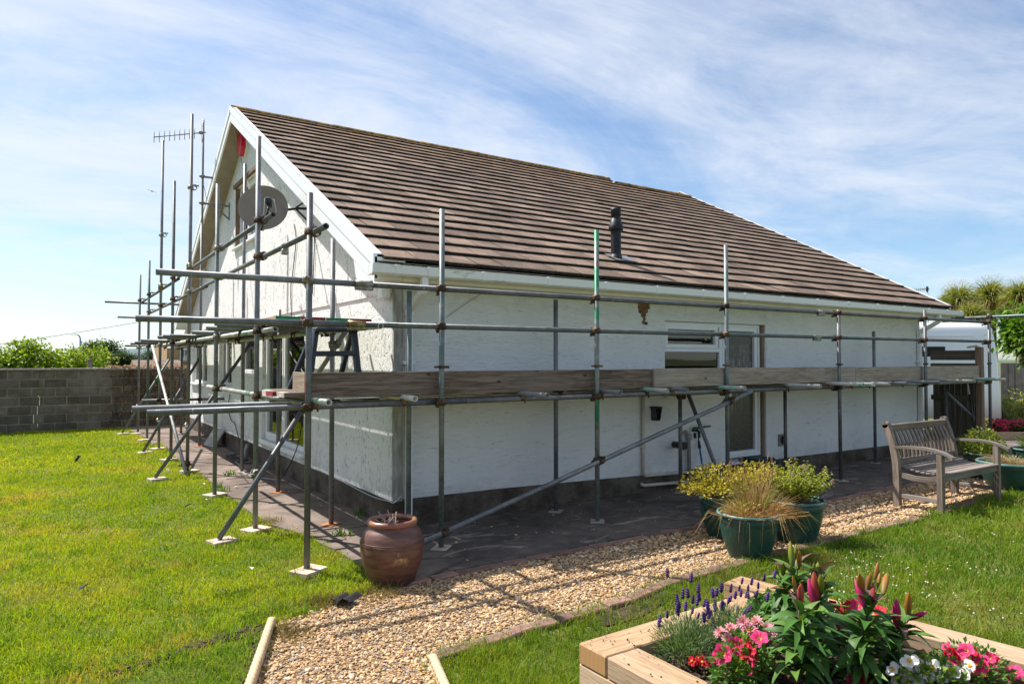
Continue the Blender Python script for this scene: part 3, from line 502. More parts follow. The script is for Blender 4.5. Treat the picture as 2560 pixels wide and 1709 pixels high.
# clover heads on the right lawn
ico = bmesh.new(); bmesh.ops.create_icosphere(ico, subdivisions=1, radius=1.0); bv = np.array([v.co[:] for v in ico.verts]); bf = np.array([[v.index for v in f.verts] for f in ico.faces]); ico.free()
cl = [G(random.uniform(1900, 2560), random.uniform(1340, 1709)) for _ in range(380)]; cl = np.array([p for p in cl if p[1] < 3.3 and not inside(BEDBOX, np.array([p[0]]), np.array([p[1]]))[0] and fbm(np.array([p[0]]), np.array([p[1]]), 2.0, 8)[0] > -0.25])
n = len(cl); s = RNG.uniform(0.005, 0.0085, n); V = (bv[None]*s[:, None, None]*np.array([1, 1, 0.8])+(cl+np.stack([np.zeros(n), np.zeros(n), np.full(n, 0.052)], 1))[:, None]).reshape(-1, 3); F = (bf[None]+(np.arange(n)*len(bv))[:, None, None]).reshape(-1, 3)
cc = np.where(RNG.random((n, 1)) < 0.82, np.array([[0.74, 0.70, 0.64]]), np.array([[0.55, 0.33, 0.27]])); cc[:4] = (0.8, 0.6, 0.03)
stV = strips(cl, cl+np.array([0.002, 0, 0.026]), cl+np.array([0.001, 0.001, 0.052]), 0.003, vcol(n, (0.1, 0.2, 0.03), (0.12, 0.22, 0.04)))
V, F, Cc = join([(V, F, np.repeat(cc, len(bv), 0)), stV]); tag(put('clover_flowers', np_mesh('clover_flowers', V, F, 'petal', Cc)), 'white clover heads dotted over the right lawn', 'clover', None, 'stuff')

# brick edging: one run along the concrete, one along the lawn
brick_me = None
def brick_mesh():
    mb = MB(); mb.box((0, 0, 0), (0.212, 0.100, 0.060), None, 0.007); return mb.mesh('brick', 'brick')
brick_me = brick_mesh()
def edging(pts, label, top, skip=0.0):
    pts = [Vector((x, y, 0)) for x, y in pts]; root = thing('brick_edging', (pts[0].x, pts[0].y, 0), label, 'edging'); base = root.location
    for a, b in zip(pts, pts[1:]):
        d = b-a; L = d.length; m = max(1, round(L/0.222)); ang = math.atan2(d.y, d.x)
        for j in range(m):
            if random.random() < skip: continue
            p = a+d*((j+0.5)/m); put('brick', brick_me, root, (p.x-base.x+random.gauss(0, .004), p.y-base.y+random.gauss(0, .005), top-0.03+random.gauss(0, .003)), (random.gauss(0, .02), random.gauss(0, .02), ang+random.gauss(0, .02)), (L/m/0.222, 1, 1))
edging([(2.16, 4.705), (4.4, 4.71), (8.0, 4.71), (11.8, 4.73)], 'half-buried red brick edging between dark concrete and gravel', 0.020)
edging([(1.78, 3.44), (2.27, 3.48), (2.84, 3.50), (3.29, 3.53), (3.72, 3.62), (4.7, 3.66), (6.3, 3.68), (7.9, 3.66), (9.3, 3.82), (10.6, 3.85)], 'uneven red brick edging between gravel path and right lawn', 0.034, 0.10)
# rope-topped edging stones
def rope_edge(a, b, label):
    a, b = Vector((*a, 0)), Vector((*b, 0)); d = b-a; L = d.length; x = d.normalized(); y = Vector((-x.y, x.x, 0)); mb = MB(); mb.bar(a+Vector((0, 0, .012)), b+Vector((0, 0, .012)), 0.036, 0.080)
    n, m = 14, int(L/0.009); V = []
    for i in range(m+1):
        p = a+x*(L*i/m)+Vector((0, 0, 0.056))
        for k in range(n):
            th = 2*math.pi*k/n; rr = 0.026*(0.62+0.38*abs(math.cos(th+math.pi*i*0.009/0.048))**.6); V.append(p+y*math.cos(th)*rr+Vector((0, 0, math.sin(th)*rr)))
    mb.add(V, [(i*n+k, i*n+(k+1) % n, (i+1)*n+(k+1) % n, (i+1)*n+k) for i in range(m) for k in range(n)], True); mb.add(V[:n], [tuple(range(n))]); mb.add(V[-n:], [tuple(range(n))])
    solo('rope_edging', mb, 'rope_edge', a, label, 'edging stone')
rope_edge(tuple(G(679, 1572)[:2]), tuple(G(606, 1790)[:2]), 'sandy rope-twist edging stone between bare soil and the gravel path')
rope_edge(tuple(G(1082, 1668)[:2]), tuple(G(1150, 1830)[:2]), 'short sandy rope-twist edging stone where gravel meets the lush grass')
# ================================================================== THE HOUSE
XG, YW, YL, XR = 2.77, 6.27, 18.45, 12.88            # gable plane, long wall plane, far-left corner, far-right corner
TH = math.atan(0.524); ct, st_ = math.cos(TH), math.sin(TH); YE, ZE, YR = 5.95, 2.545, 12.35; XV, XF = 2.45, 13.40
def RF(x, s, n): return Vector((x, YE+s*ct-n*st_, ZE+s*st_+n*ct))      # on the front roof slope
def zroof(y): return ZE+(min(y, 2*YR-y)-YE)*0.524
house = thing('house', (XG, YW, 0), 'white rendered bungalow with brown tiled roof, behind scaffolding', 'house')
gab = lambda a, b, d=0.0: (XG+d, a, b)
sid = lambda a, b, d=0.0: (a, YW+d, b)
def rect(a0, a1, b0, b1): return [(a0, b0), (a1, b0), (a1, b1), (a0, b1)]
def wall(name, outer, holes, fn, mat, depth=0.14, off=0.0):
    mb = MB(); mb.poly([outer]+holes, lambda a, b: fn(a, b, off))
    for h in holes:
        n = len(h); mb.add([fn(a, b, off) for a, b in h]+[fn(a, b, depth) for a, b in h], [(i, (i+1) % n, n+(i+1) % n, n+i) for i in range(n)])
    return mb.build(name, mat, house)
DOOR = rect(9.15, 11.35, 0.40, 2.24); W2 = rect(11.68, 12.88, 1.42, 2.20); W3 = rect(13.60, 14.78, 1.15, 2.20); W4 = rect(16.05, 17.95, 1.12, 2.20); WU = rect(11.70, 13.34, 3.68, 4.78)
wall('gable_wall', [(YW, 0.27), (YL, 0.27), (YL, 2.32), (YW, 2.32)], [DOOR, W2, W3, W4], gab, 'render_gable', off=0.0)
mb = MB(); outer = [(YW, 2.305), (YL, 2.305), (YL, zroof(YL)-0.03), (YR, zroof(YR)-0.03), (YW, zroof(YW)-0.03)]
mb.poly([outer, WU], lambda a, b: gab(a, b, -0.016)); n = 4; mb.add([gab(a, b, -0.016) for a, b in WU]+[gab(a, b, 0.13) for a, b in WU], [(i, (i+1) % n, n+(i+1) % n, n+i) for i in range(n)])
mb.add([gab(YW, 2.305, -0.016), gab(YL, 2.305, -0.016), gab(YL, 2.305, 0.0), gab(YW, 2.305, 0.0)], [(0, 1, 2, 3)]); mb.build('gable_wall', 'render_gable', house)
KW = rect(6.49, 7.66, 1.20, 2.15); KD = rect(7.66, 8.52, 0.27, 2.15); KIT = [(6.49, 1.20), (7.66, 1.20), (7.66, 0.27), (8.52, 0.27), (8.52, 2.15), (6.49, 2.15)]
wall('long_wall', [(XG, 0.285), (4.0, 0.275), (6.0, 0.225), (XR, 0.20), (XR, 2.42), (XG, 2.42)], [KIT], sid, 'render_side')
mb = MB(); mb.prism([(YW-0.02, -0.02), (YL, -0.02), (YL, 0.272), (YW-0.02, 0.272)], lambda a, b, d: gab(a, b, d), -0.018, 0.1); mb.prism([(XG+0.101, -0.02), (XR, -0.02), (XR, 0.203), (6.0, 0.228), (4.0, 0.277), (XG+0.101, 0.287)], lambda a, b, d: sid(a, b, d), -0.016, 0.1); mb.build('plinth', 'plinth', house)
# remaining outer walls, floor and rooms, so the house is closed
mb = MB(); mb.add([(XR, YW, -0.02), (XR, YL, -0.02), (XR, YL, 2.5), (XR, YR, 5.7), (XR, YW, 2.5)], [(0, 1, 2, 3, 4)]); mb.add([(XG, YL, -0.02), (XR, YL, -0.02), (XR, YL, 2.5), (XG, YL, 2.5)], [(0, 1, 2, 3)]); mb.build('back_wall', 'render_side', house)
mb = MB(); mb.add([(5.2, YW+.14, 0.25), (5.2, YL, 0.25), (5.2, YL, 2.4), (5.2, YW+.14, 2.4)], [(0, 1, 2, 3)]); mb.add([(XG+.15, 8.6, 0.25), (XR, 8.6, 0.25), (XR, 8.6, 2.4), (XG+.15, 8.6, 2.4)], [(0, 1, 2, 3)])
mb.add([(XG+.01, YW+.01, 0.26), (XR, YW+.01, 0.26), (XR, YL, 0.26), (XG+.01, YL, 0.26)], [(0, 1, 2, 3)]); mb.add([(XG+.02, YW+.02, 2.41), (XR, YW+.02, 2.41), (XR, YL, 2.41), (XG+.02, YL, 2.41)], [(0, 1, 2, 3)]); mb.add([(4.6, 8, 2.42), (4.6, 16.5, 2.42), (4.6, 16.5, 3.3), (4.6, 12.3, 5.4), (4.6, 8, 3.3)], [(0, 1, 2, 3, 4)]); mb.build('interior', 'interior', house)
mb = MB(); mb.prism([(XG-0.004, 0.24), (XG+0.095, 0.24), (XG+0.095, 2.36), (XG-0.004, 2.36)], lambda a, b, d: sid(a, b, d), -0.014, 0.02); mb.build('corner_pier', 'pier', house)
mb = MB(); mb.box((XG-0.055, YW+0.10, 2.33), (0.10, 0.17, 0.20), None, 0.03); mb.build('corbel', 'upvc', house)
mb = MB(); mb.box((XG-0.03, YW+0.02, 2.43), (0.16, 0.30, 0.035)); mb.build('corbel_slate', 'slate', house)
# windows and doors
def window(name, a0, a1, z0, z1, fn, mull=(), trans=(), sill=True, bar=0.062, set_=0.055, pane='glass', label=None, open_lights=()):
    fr = MB(); d0, d1 = set_, set_+0.065
    def bx(p0, p1, q0, q1, e=0.0):
        c0, c1 = fn(p0, q0, d0-e), fn(p1, q1, d1); c = [(c0[i]+c1[i])/2 for i in range(3)]; s = [abs(c1[i]-c0[i]) for i in range(3)]; fr.box(c, s, None, 0.006)
    bx(a0+.002, a1-.002, z0+.002, z0+bar); bx(a0+.002, a1-.002, z1-bar, z1-.002); bx(a0+.002, a0+bar, z0+bar, z1-bar); bx(a1-bar, a1-.002, z0+bar, z1-bar)
    for m_ in mull: bx(m_-bar/2, m_+bar/2, z0+bar, z1-bar, 0.004)
    for t_, p0, p1 in trans: bx(p0, p1, t_-bar*0.45, t_+bar*0.45, 0.002)
    for (p0, p1, q0, q1) in open_lights:
        b = 0.055; bx(p0, p1, q0, q0+b, .012); bx(p0, p1, q1-b, q1, .012); bx(p0, p0+b, q0+b, q1-b, .012); bx(p1-b, p1, q0+b, q1-b, .012)
    o = fr.build(name, 'upvc', house); 
    if label: o['label'] = label
    xs = [a0+bar]+sorted(mull)+[a1-bar]
    for i in range(len(xs)-1):
        g = MB(); p0, p1 = xs[i], xs[i+1]; g.prism([(p0-.005, z0+bar*.8), (p1+.005, z0+bar*.8), (p1+.005, z1-bar*.8), (p0-.005, z1-bar*.8)], lambda a, b, d: fn(a, b, d), d0+0.030, d0+0.036); g.build('pane', pane, o)
    if sill:
        c0, c1 = fn(a0-.04, z0-.045, -0.075), fn(a1+.04, z0-.002, d0+.03); s = MB(); s.box([(c0[i]+c1[i])/2 for i in range(3)], [abs(c1[i]-c0[i]) for i in range(3)], None, 0.008); s.build('sill', 'upvc', o)
    return o
window('window', 11.70, 13.34, 3.68, 4.78, gab, mull=(12.62,), open_lights=[(11.77, 12.59, 3.745, 4.715)], label='upper gable window behind the satellite dish')
mb = MB(); mb.box((XG-.022, 12.52, 4.815), (.05, 1.78, .07), None, .004); mb.build('lintel', 'post_wood', house)
mb = MB(); mb.box((XG+.04, 13.315, 4.23), (.11, .05, 1.08)); mb.build('window_reveal', 'post_wood', house)
window('patio_door', 9.15, 11.35, 0.40, 2.24, gab, mull=(10.28,), bar=0.075, open_lights=[(10.31, 11.28, 0.475, 2.165)], label='white sliding patio door')
window('window', 11.68, 12.88, 1.42, 2.20, gab, mull=(12.05,)); window('window', 13.60, 14.78, 1.15, 2.20, gab, mull=(14.35,)); window('window', 16.05, 17.95, 1.12, 2.20, gab, mull=(16.9,))
kw = window('window', 6.49, 7.66, 1.20, 2.15, sid, trans=[(1.78, 6.55, 7.60)], open_lights=[(6.54, 7.56, 1.80, 2.10)], label='kitchen window with top light beside the back door')
kd = window('back_door', 7.66, 8.47, 0.29, 2.15, sid, bar=0.05, open_lights=[(7.71, 8.39, 0.33, 2.10)], sill=False, pane='obscured', label='white back door with obscured glass')
mb = MB(); mb.box((7.76, YW+0.03, 1.15), (0.025, 0.05, 0.16), None, 0.006); mb.build('handle', 'upvc', kd)
mb = MB(); mb.box((8.497, YW+0.075, 1.21), (0.044, 0.10, 1.86)); mb.build('door_reveal', 'post_wood', house)
mb = MB(); mb.box((8.10, YW-0.05, 0.255), (1.0, 0.18, 0.03), None, 0.006); mb.build('door_sill', 'upvc', house)
cu = MB()
for i in range(9): cu.tube((XG+0.24, 10.10-0.03*i, 0.45), (XG+0.24, 10.10-0.03*i, 2.2), 0.022, 8)
cu.build('curtain', 'fence_grey', house)
# roof
roof = MB(); 
roof.add([RF(XV+.02, -0.02, 0), RF(XF-.02, -0.02, 0), RF(XF-.02, 6.86, 0), RF(10.9, 6.86, 0), RF(10.9, 7.2, 0), RF(XV+.02, 7.2, 0)], [(0, 1, 2, 3, 4, 5)])
bk = lambda x, y: (x, y, zroof(y)); roof.add([bk(XV+.02, YR), bk(10.9, YR), bk(10.9, YR+.3), bk(XF-.02, YR+.3), bk(XF-.02, 18.78), bk(XV+.02, 18.78)], [(0, 1, 2, 3, 4, 5)]); roof_o = roof.build('roof', 'felt', house)
GA, TW, NC = 0.3143, 0.332, 23
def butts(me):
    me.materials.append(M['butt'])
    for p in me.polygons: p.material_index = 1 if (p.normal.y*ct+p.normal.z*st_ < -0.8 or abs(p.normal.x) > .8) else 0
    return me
def tile_shape():
    w, l, a, b, tk = TW-0.008, 0.375, 0.000, 0.030, 0.030
    return [(0, 0, b), (w, 0, b), (w, l, a), (0, l, a), (0.0, 0.004, b+tk-.004), (w, 0.004, b+tk-.004), (0, .012, b+tk), (w, .012, b+tk), (w, l, a+tk-.004), (0, l, a+tk-.004)], [(3, 2, 1, 0), (0, 1, 5, 4), (4, 5, 7, 6), (6, 7, 8, 9), (0, 4, 6, 9, 3), (1, 2, 8, 7, 5)]
TV, TF = tile_shape(); slots = []
for c in range(NC):
    x = XV+0.075-(TW*0.5 if c % 2 else 0)
    while x < XF-0.02:
        if not (c == NC-1 and x > 10.9-TW*0.6):
            x0, x1 = max(x, XV+0.05), min(x+TW, XF-0.01)
            if x1-x0 > 0.05: slots.append((c, x0, x1))
        x += TW
def tile_verts(c, x0, x1, jit):
    k = (x1-x0)/TW; s0 = c*GA+jit[0]; lim = (6.86 if x1 > 10.95 else 7.21)
    return [RF(x0+vx*k, min(s0+vs_, lim), vn+jit[1]*(1-vs_/0.4)+jit[2]*vx) for vx, vs_, vn in TV]
slots.sort(key=lambda t: (RF((t[1]+t[2])/2, t[0]*GA, 0)-Vector(CAM)).length); full = [s for s in slots if abs(s[2]-s[1]-TW) < 1e-3 and s[0] < NC-1]
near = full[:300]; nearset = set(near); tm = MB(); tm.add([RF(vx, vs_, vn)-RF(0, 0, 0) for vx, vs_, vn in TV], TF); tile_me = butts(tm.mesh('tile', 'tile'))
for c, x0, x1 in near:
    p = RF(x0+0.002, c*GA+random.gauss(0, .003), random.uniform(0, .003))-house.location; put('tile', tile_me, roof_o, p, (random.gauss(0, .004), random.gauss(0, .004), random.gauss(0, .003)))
mb = MB()
for sl in slots:
    if sl not in nearset: mb.add(tile_verts(*sl, (random.gauss(0, .003), random.uniform(0, .004), random.gauss(0, .006))), TF)
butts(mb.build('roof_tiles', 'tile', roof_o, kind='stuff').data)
mb = MB()                                           # back slope, tiled courses as steps
for c in range(NC):
    y0, y1 = 18.75-c*GA*ct, 18.75-(c+1)*GA*ct
    if c < NC-1: mb.add([(XV+.05, y0, zroof(y0)+.055), (XF-.01, y0, zroof(y0)+.055), (XF-.01, y1, zroof(y1)+.03), (XV+.05, y1, zroof(y1)+.03), (XV+.05, y0, zroof(y0)+.028), (XF-.01, y0, zroof(y0)+.028)], [(0, 1, 2, 3), (4, 5, 1, 0)])
mb.build('back_tiles', 'tile', roof_o, kind='stuff')
def ridge(x0, x1, yc, zc):
    m = round((x1-x0)/0.45); L = (x1-x0)/m; rb = MB(); n = 10; V = []
    for xx in (0, L-0.012):
        for r_ in (0.135, 0.118): V += [(xx, -r_*math.cos(math.pi*k/n), r_*0.62*math.sin(math.pi*k/n)) for k in range(n+1)]
    q = n+1; F = [(k, k+1, 2*q+k+1, 2*q+k) for k in range(n)]+[(q+k, 3*q+k, 3*q+k+1, q+k+1) for k in range(n)]+[(k, q+k, q+k+1, k+1) for k in range(n)]+[(2*q+k, 2*q+k+1, 3*q+k+1, 3*q+k) for k in range(n)]
    rb.add(V, F, False); me = rb.mesh('ridge_tile', 'ridge')
    for i in range(m): put('ridge_tile', me, roof_o, Vector((x0+i*L, yc, zc+random.uniform(0, .006)))-house.location, (0, random.gauss(0, .008), 0))
ridge(XV, 10.90, YR, ZE+7.2*st_-0.01); ridge(10.90, XF, YR-0.28, ZE+6.88*st_-0.01)
mb = MB(); mb.prism([(YR-0.34, ZE+6.84*st_), (YR+.02, zroof(YR)+.10), (YR+0.30, zroof(YR+.3)), (YR, ZE+6.5*st_)], lambda a, b, d: (d, a, b), 10.885, 10.905); mb.build('step_verge', 'upvc', roof_o)
# verge boards: cap strip over bargeboard, near and far gable
def verge(x, sx, name):
    for sgn in (1, -1):
        yy = lambda y: y if sgn == 1 else 2*YR-y
        ze = lambda y: ZE+(y-YE)*0.524
        for nm, h0, h1, pr in (('verge_cap', 0.068, -0.050, 0.012), ('bargeboard', -0.050, -0.205, 0.0)):
            y0, y1 = 5.985, YR
            lp = [(yy(y0), ze(y0)+h0), (yy(y1), ze(y1)+h0), (yy(y1), ze(y1)+h1), (yy(y0), ze(y0)+h1)]
            b = MB(); b.prism(lp, lambda a, q, d: (d, a, q), x-sx*pr, x+sx*0.028); b.build(name if nm == 'bargeboard' else nm, 'upvc', house)
        lp = [(yy(5.99), ze(5.99)+.068), (yy(YR), ze(YR)+.068), (yy(YR), ze(YR)+.057), (yy(5.99), ze(5.99)+.057)]; b = MB(); b.prism(lp, lambda a, q, d: (d, a, q), x-sx*.010, x+sx*0.075); b.build('verge_lip', 'upvc', house)
verge(XV, 1, 'bargeboard'); verge(XF, -1, 'bargeboard')
for sgn in (1, -1):
    yy = lambda y: y if sgn == 1 else 2*YR-y
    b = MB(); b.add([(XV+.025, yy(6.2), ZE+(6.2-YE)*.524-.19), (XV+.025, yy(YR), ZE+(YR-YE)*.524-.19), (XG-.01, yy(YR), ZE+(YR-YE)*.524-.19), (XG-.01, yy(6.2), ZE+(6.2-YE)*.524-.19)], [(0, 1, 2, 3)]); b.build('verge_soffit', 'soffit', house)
    b = MB(); b.prism([(yy(6.52), 2.63), (yy(6.46), 2.45), (yy(6.36), 2.39), (yy(6.05), 2.385), (yy(5.985), 2.40), (yy(5.985), 2.60)], lambda a, q, d: (d, a, q), XV+.004, XG-.012); b.build('eaves_box', 'upvc', house)
# eaves along the long wall
b = MB(); b.box(((XG+XF)/2-0.05, 5.975, 2.47), (XF-XG-0.02, 0.02, 0.17)); b.build('fascia', 'fascia', house)
b = MB(); b.box(((XG+XF)/2-0.05, 6.125, 2.392), (XF-XG-0.02, 0.28, 0.012)); b.build('eaves_soffit', 'fascia', house)
b = MB(); prof = [(5.955, 2.515), (5.955, 2.435), (5.945, 2.425), (5.865, 2.425), (5.845, 2.44), (5.838, 2.515), (5.848, 2.515), (5.853, 2.445), (5.868, 2.434), (5.944, 2.434), (5.947, 2.515)]
b.prism(prof, lambda a, q, d: (d, a, q), 2.375, 13.56); b.add([(2.376, a, q) for a, q in prof[:6]], [(0, 1, 2, 3, 4, 5)]); b.add([(13.559, a, q) for a, q in prof[:6]], [(0, 1, 2, 3, 4, 5)]); gut = b.build('gutter', 'gutter', house)
b = MB(); o_ = 0.006; b.prism([(5.957, 2.519), (5.957, 2.43), (5.945, 2.418), (5.863, 2.418), (5.838, 2.436), (5.831, 2.521)], lambda a, q, d: (d, a, q), -0.022, 0.022); br_me = b.mesh('gutter_bracket', 'gutter')
for x in (2.40, 2.62, 2.98, 3.55, 4.35, 5.15, 5.95, 6.75, 7.55, 8.35, 9.15, 9.95, 10.75, 11.55, 12.35, 13.0, 13.5): put('gutter_bracket', br_me, gut, Vector((x, 0, 0))-house.location, None, (2.2 if x == 2.98 else 1, 1, 1))
def downpipe(x, z0):
    b = MB(); b.box((x, 5.90, 2.36), (0.066, 0.066, 0.14), None, 0.006); b.bar((x, 5.90, 2.31), (x, 6.215, 2.14), 0.063, 0.063, bevel=0.006); b.box((x, 6.225, (2.15+z0)/2), (0.062, 0.062, 2.15-z0), None, 0.006)
    b.box((x, 6.225, 2.12), (0.076, 0.076, 0.07), None, 0.006); b.box((x, 6.232, 1.62), (0.12, 0.074, 0.035), None, 0.005); b.box((x, 5.90, 2.33), (0.074, 0.074, 0.05), None, 0.006); b.build('downpipe', 'gutter', house)
downpipe(2.915, 0.02); downpipe(12.78, 0.02)
# stains and cracks that have a body of their own
b = MB()
for (u, v, r_) in ((1605, 762, .075), (1612, 772, .065), (1600, 766, .05), (1618, 764, .05), (1608, 785, .042), (1610, 797, .022), (1609, 806, .030), (1615, 808, .024), (1602, 775, .04)):
    p = PY(u, v, YW); b.lathe([(0.0, .018), (r_*0.35, .016), (r_*.7, .008), (r_, 0)], (0, 0, 0), 9, 0.25); k = len(b.v)-36
    for i in range(k, len(b.v)): x_, y_, z_ = b.v[i]; b.v[i] = (p[0]+x_, YW-z_*1.6-.001, p[2]+y_)
solo('mud_nest', b, 'mud', Vector(PY(1608, 780, YW)), 'crumbling brown mud nest stuck to the wall below the eaves', 'nest')
# ================================================================== THE SCAFFOLD
TR, TI = 0.0242, 0.0202
sc = thing('scaffold', (1.66, 5.38, 0), 'tubular steel scaffold wrapped round two sides of the white house', 'scaffolding')
def tube(name, p0, p1, mat='steel', n=12): b = MB(); b.tube(p0, p1, TR, n, inner=TI); return b.build(name, mat, sc)
def coupler_mesh(mat):
    b = MB(); b.tube((0, -.026, -.026), (0, -.026, .026), .0315, 12, inner=.0245); b.tube((-.026, .026, 0), (.026, .026, 0), .0315, 12, inner=.0245); b.box((0, 0, 0), (.05, .02, .05), None, .006)
    b.tube((-.030, -.062, .012), (-.030, .006, .012), .0075, 6); b.box((-.036, -.03, .0), (.022, .034, .03), None, .004); b.tube((.012, -.004, -.036), (.012, .075, -.036), .0075, 6); b.box((0, .028, -.036), (.03, .034, .020), None, .004)
    b.tube((-.030, -.068, .012), (-.030, -.056, .012), .014, 6); b.tube((.012, .066, -.036), (.012, .080, -.036), .014, 6); return b.mesh('coupler', mat)
cp_me = [coupler_mesh('coupler'), coupler_mesh('coupler_zinc')]
def coupler(p_std, rail, off, zinc=False, flip=False):
    """p_std on the standard's axis, rail = direction of the second tube, off = direction from standard to second tube"""
    x = Vector(rail).normalized(); y = Vector(off).normalized(); z = x.cross(y).normalized(); mt = Matrix((x, y, z)).transposed()
    put('coupler', cp_me[1 if zinc else 0], sc, Vector(p_std)+y*TR*1.04-sc.location, mt.to_euler(), (1.12, 1.08, 1.12))
def pad(x, y, s=0.20, mat='pad', rz=0.0, h=0.042, z=0.0):
    b = MB(); b.box((x, y, z+h/2-0.004), (s, s*0.82, h), Matrix.Rotation(rz, 3, 'Z'), 0.004); b.build('base_plate', mat, sc)
OUT = [(1.662, 5.38, 2.96), (1.640, 6.93, 3.82), (1.640, 8.93, 3.78), (1.655, 11.05, 5.27), (1.630, 12.55, 4.60), (1.640, 14.18, 5.70), (1.635, 16.02, 3.70), (1.625, 17.75, 3.58)]
INN = [(2.32, 6.74, 2.86), (2.33, 8.73, 2.27), (2.32, 10.62, 4.53), (2.32, 14.15, 4.25), (2.40, 16.95, 1.97)]
LOU = [(2.83, 5.38, 2.97), (4.60, 5.38, 2.97), (6.59, 5.38, 3.00), (8.88, 5.37, 2.33), (11.22, 5.38, 2.42), (13.39, 5.38, 2.44)]
LIN = [(2.80, 5.98, 2.30), (4.54, 5.99, 2.30), (6.46, 5.99, 1.30), (8.55, 5.98, 1.30), (10.85, 5.98, 2.10), (13.20, 5.98, 1.35)]
mats_o = ['steel', 'steel', 'steel_teal', 'steel', 'steel', 'steel', 'steel_teal', 'steel']
for i, (x, y, t_) in enumerate(OUT): tube('standard', (x, y, 0.026), (x+random.gauss(0, .004), y+random.gauss(0, .004), t_), mats_o[i])
for x, y, t_ in INN: tube('standard', (x, y, 0.03), (x, y, t_), 'steel')
for i, (x, y, t_) in enumerate(LOU): tube('standard', (x, y, 0.03), (x+random.gauss(0, .003), y+random.gauss(0, .003), t_), ['steel_teal', 'steel_green', 'steel_teal', 'steel', 'steel', 'steel'][i])
for i, (x, y, t_) in enumerate(LIN): tube('standard', (x, y, 0.03), (x, y, t_), 'steel_teal' if i == 0 else 'steel')
for (u, v, rz, m_) in ((772, 1433, .5, 'pad'), (640, 1329, .4, 'pad'), (537, 1241, .5, 'pad'), (474, 1181, .3, 'pad'), (421, 1152, .4, 'pad'), (395, 1124, .5, 'pad'), (363, 1102, .4, 'pad'), (343, 1086, .5, 'pad')):
    p = G(u, v); pad(p[0], p[1], 0.225, m_, rz)
for i, (x, y, t_) in enumerate(INN): pad(x, y, .17, ['pad_rust', 'pad_rust', 'pad_grey', 'pad_rust', 'pad_grey'][i], .6+.2*i, .012, .022)
for i, (x, y, t_) in enumerate(LOU): pad(x, y, .17, ['pad', 'pad_grey', 'pad_grey', 'pad', 'pad_grey', 'pad_grey'][i], .75+.1*i, .012, .022)
for i, (x, y, t_) in enumerate(LIN): pad(x, y, .16, 'pad_grey', .75-.1*i, .012, .022)
yi = 5.38+2*TR+.003                                   # rails run inside the standards
for nm, z, x0, x1, m_, brk in (('guard_rail', 2.28, .596, 13.46, 'steel', (2.13, 8.55)), ('guard_rail', 1.948, .474, 13.46, 'steel_teal', (2.07, 8.45)), ('ledger', 1.28, .55, 13.5, 'steel', (3.1, 9.4))):
    cuts = [x0]+list(brk)+[x1]
    for a, b_ in zip(cuts, cuts[1:]): tube(nm, (a, yi, z+(.0 if nm == 'ledger' else .012*(a-6)/6)), (b_-.004, yi, z+(.0 if nm == 'ledger' else .012*(b_-6)/6)), m_ if a > x0 or nm != 'guard_rail' else 'steel')
    for k, x in enumerate(brk):
        if nm == 'ledger': continue
        s_ = MB(); zz = z+.012*(x-6)/6; s_.tube((x-.075, yi, zz), (x+.075, yi, zz), .031, 12, inner=.0245); s_.box((x, yi-.012, zz-.036), (.15, .05, .03), None, .006); s_.tube((x-.04, yi-.045, zz-.038), (x-.04, yi-.030, zz-.038), .011, 6); s_.tube((x+.04, yi-.045, zz-.038), (x+.04, yi-.030, zz-.038), .011, 6); s_.build('sleeve_coupler', 'sleeve' if z < 2.1 and k == 0 else 'coupler_zinc', sc)
tube('ledger', (0.50, 5.98-2*TR, 1.28), (13.3, 5.98-2*TR, 1.28), 'steel')
for x, y, t_ in [OUT[0]]+LOU:
    for z in (2.28+.012*(x-6)/6, 1.948+.012*(x-6)/6, 1.28): coupler((x, y, z), (1, 0, 0), (0, 1, 0), zinc=(x < 2 and z > 2.1))
for x, y, t_ in LIN: coupler((x, y, 1.28), (1, 0, 0), (0, -1, 0))
# transoms of the long lift, sticking out towards the garden
tz = 1.28+2*TR+.002
for u, v in ((823, 1006), (1038.7, 996), (1369.5, 988), (1552.6, 980), (1668.7, 976), (1717.8, 973), (1863, 970), (2051.8, 964.8), (2159, 961), (2186, 961), (2224, 959.5), (2268.4, 958), (2351, 955), (2438, 952), (2514, 948)):
    p = G(u, v, tz); tube('transom', (p[0], min(p[1], 5.30), tz), (p[0], 6.22, tz), 'steel_white' if random.random() < .6 else 'steel'); b = MB(); b.box((p[0], yi, tz-.035), (.05, .07, .06), None, .01); b.tube((p[0]+.02, yi-.03, tz-.09), (p[0]+.02, yi-.03, tz-.03), .008, 6); b.build('coupler', 'coupler', sc)
bz = tz+TR+.002
bx0 = [1.50, 5.4, 9.3, 13.25]
for j in range(4):
    y = 5.55+j*.212; off = (0, -.03, -.01, .05)[j]
    for a, b_ in zip(bx0, bx0[1:]):
        b = MB(); b.box(((a+b_)/2+off, y, bz+.019), (b_-a-.01, .205, .036), None, .003); b.build('deck_board', 'board', sc)
    b = MB(); b.box((bx0[0]+off-.004, y, bz+.019), (.008, .206, .037)); b.box((bx0[0]+off+.02, y, bz+.0376), (.05, .206, .001)); b.build('board_end', ['pad', 'paint_red', 'pad', 'paint_green'][j], sc)
yt = yi+.0; z0 = bz-.01
for x0, x1, m_, dz, dy in ((1.70, 5.46, 'board', 0, 0), (5.44, 8.6, 'board_pale', .006, -.036), (8.62, 9.40, 'board_pale', .004, 0), (9.41, 11.2, 'board_pale', -.002, 0), (11.26, 13.36, 'board_pale', .0, 0)):
    b = MB(); b.box(((x0+x1)/2, yt+.03+dy, z0+.1+dz), (x1-x0, .036, .205), None, .004); b.build('toe_board', m_, sc)
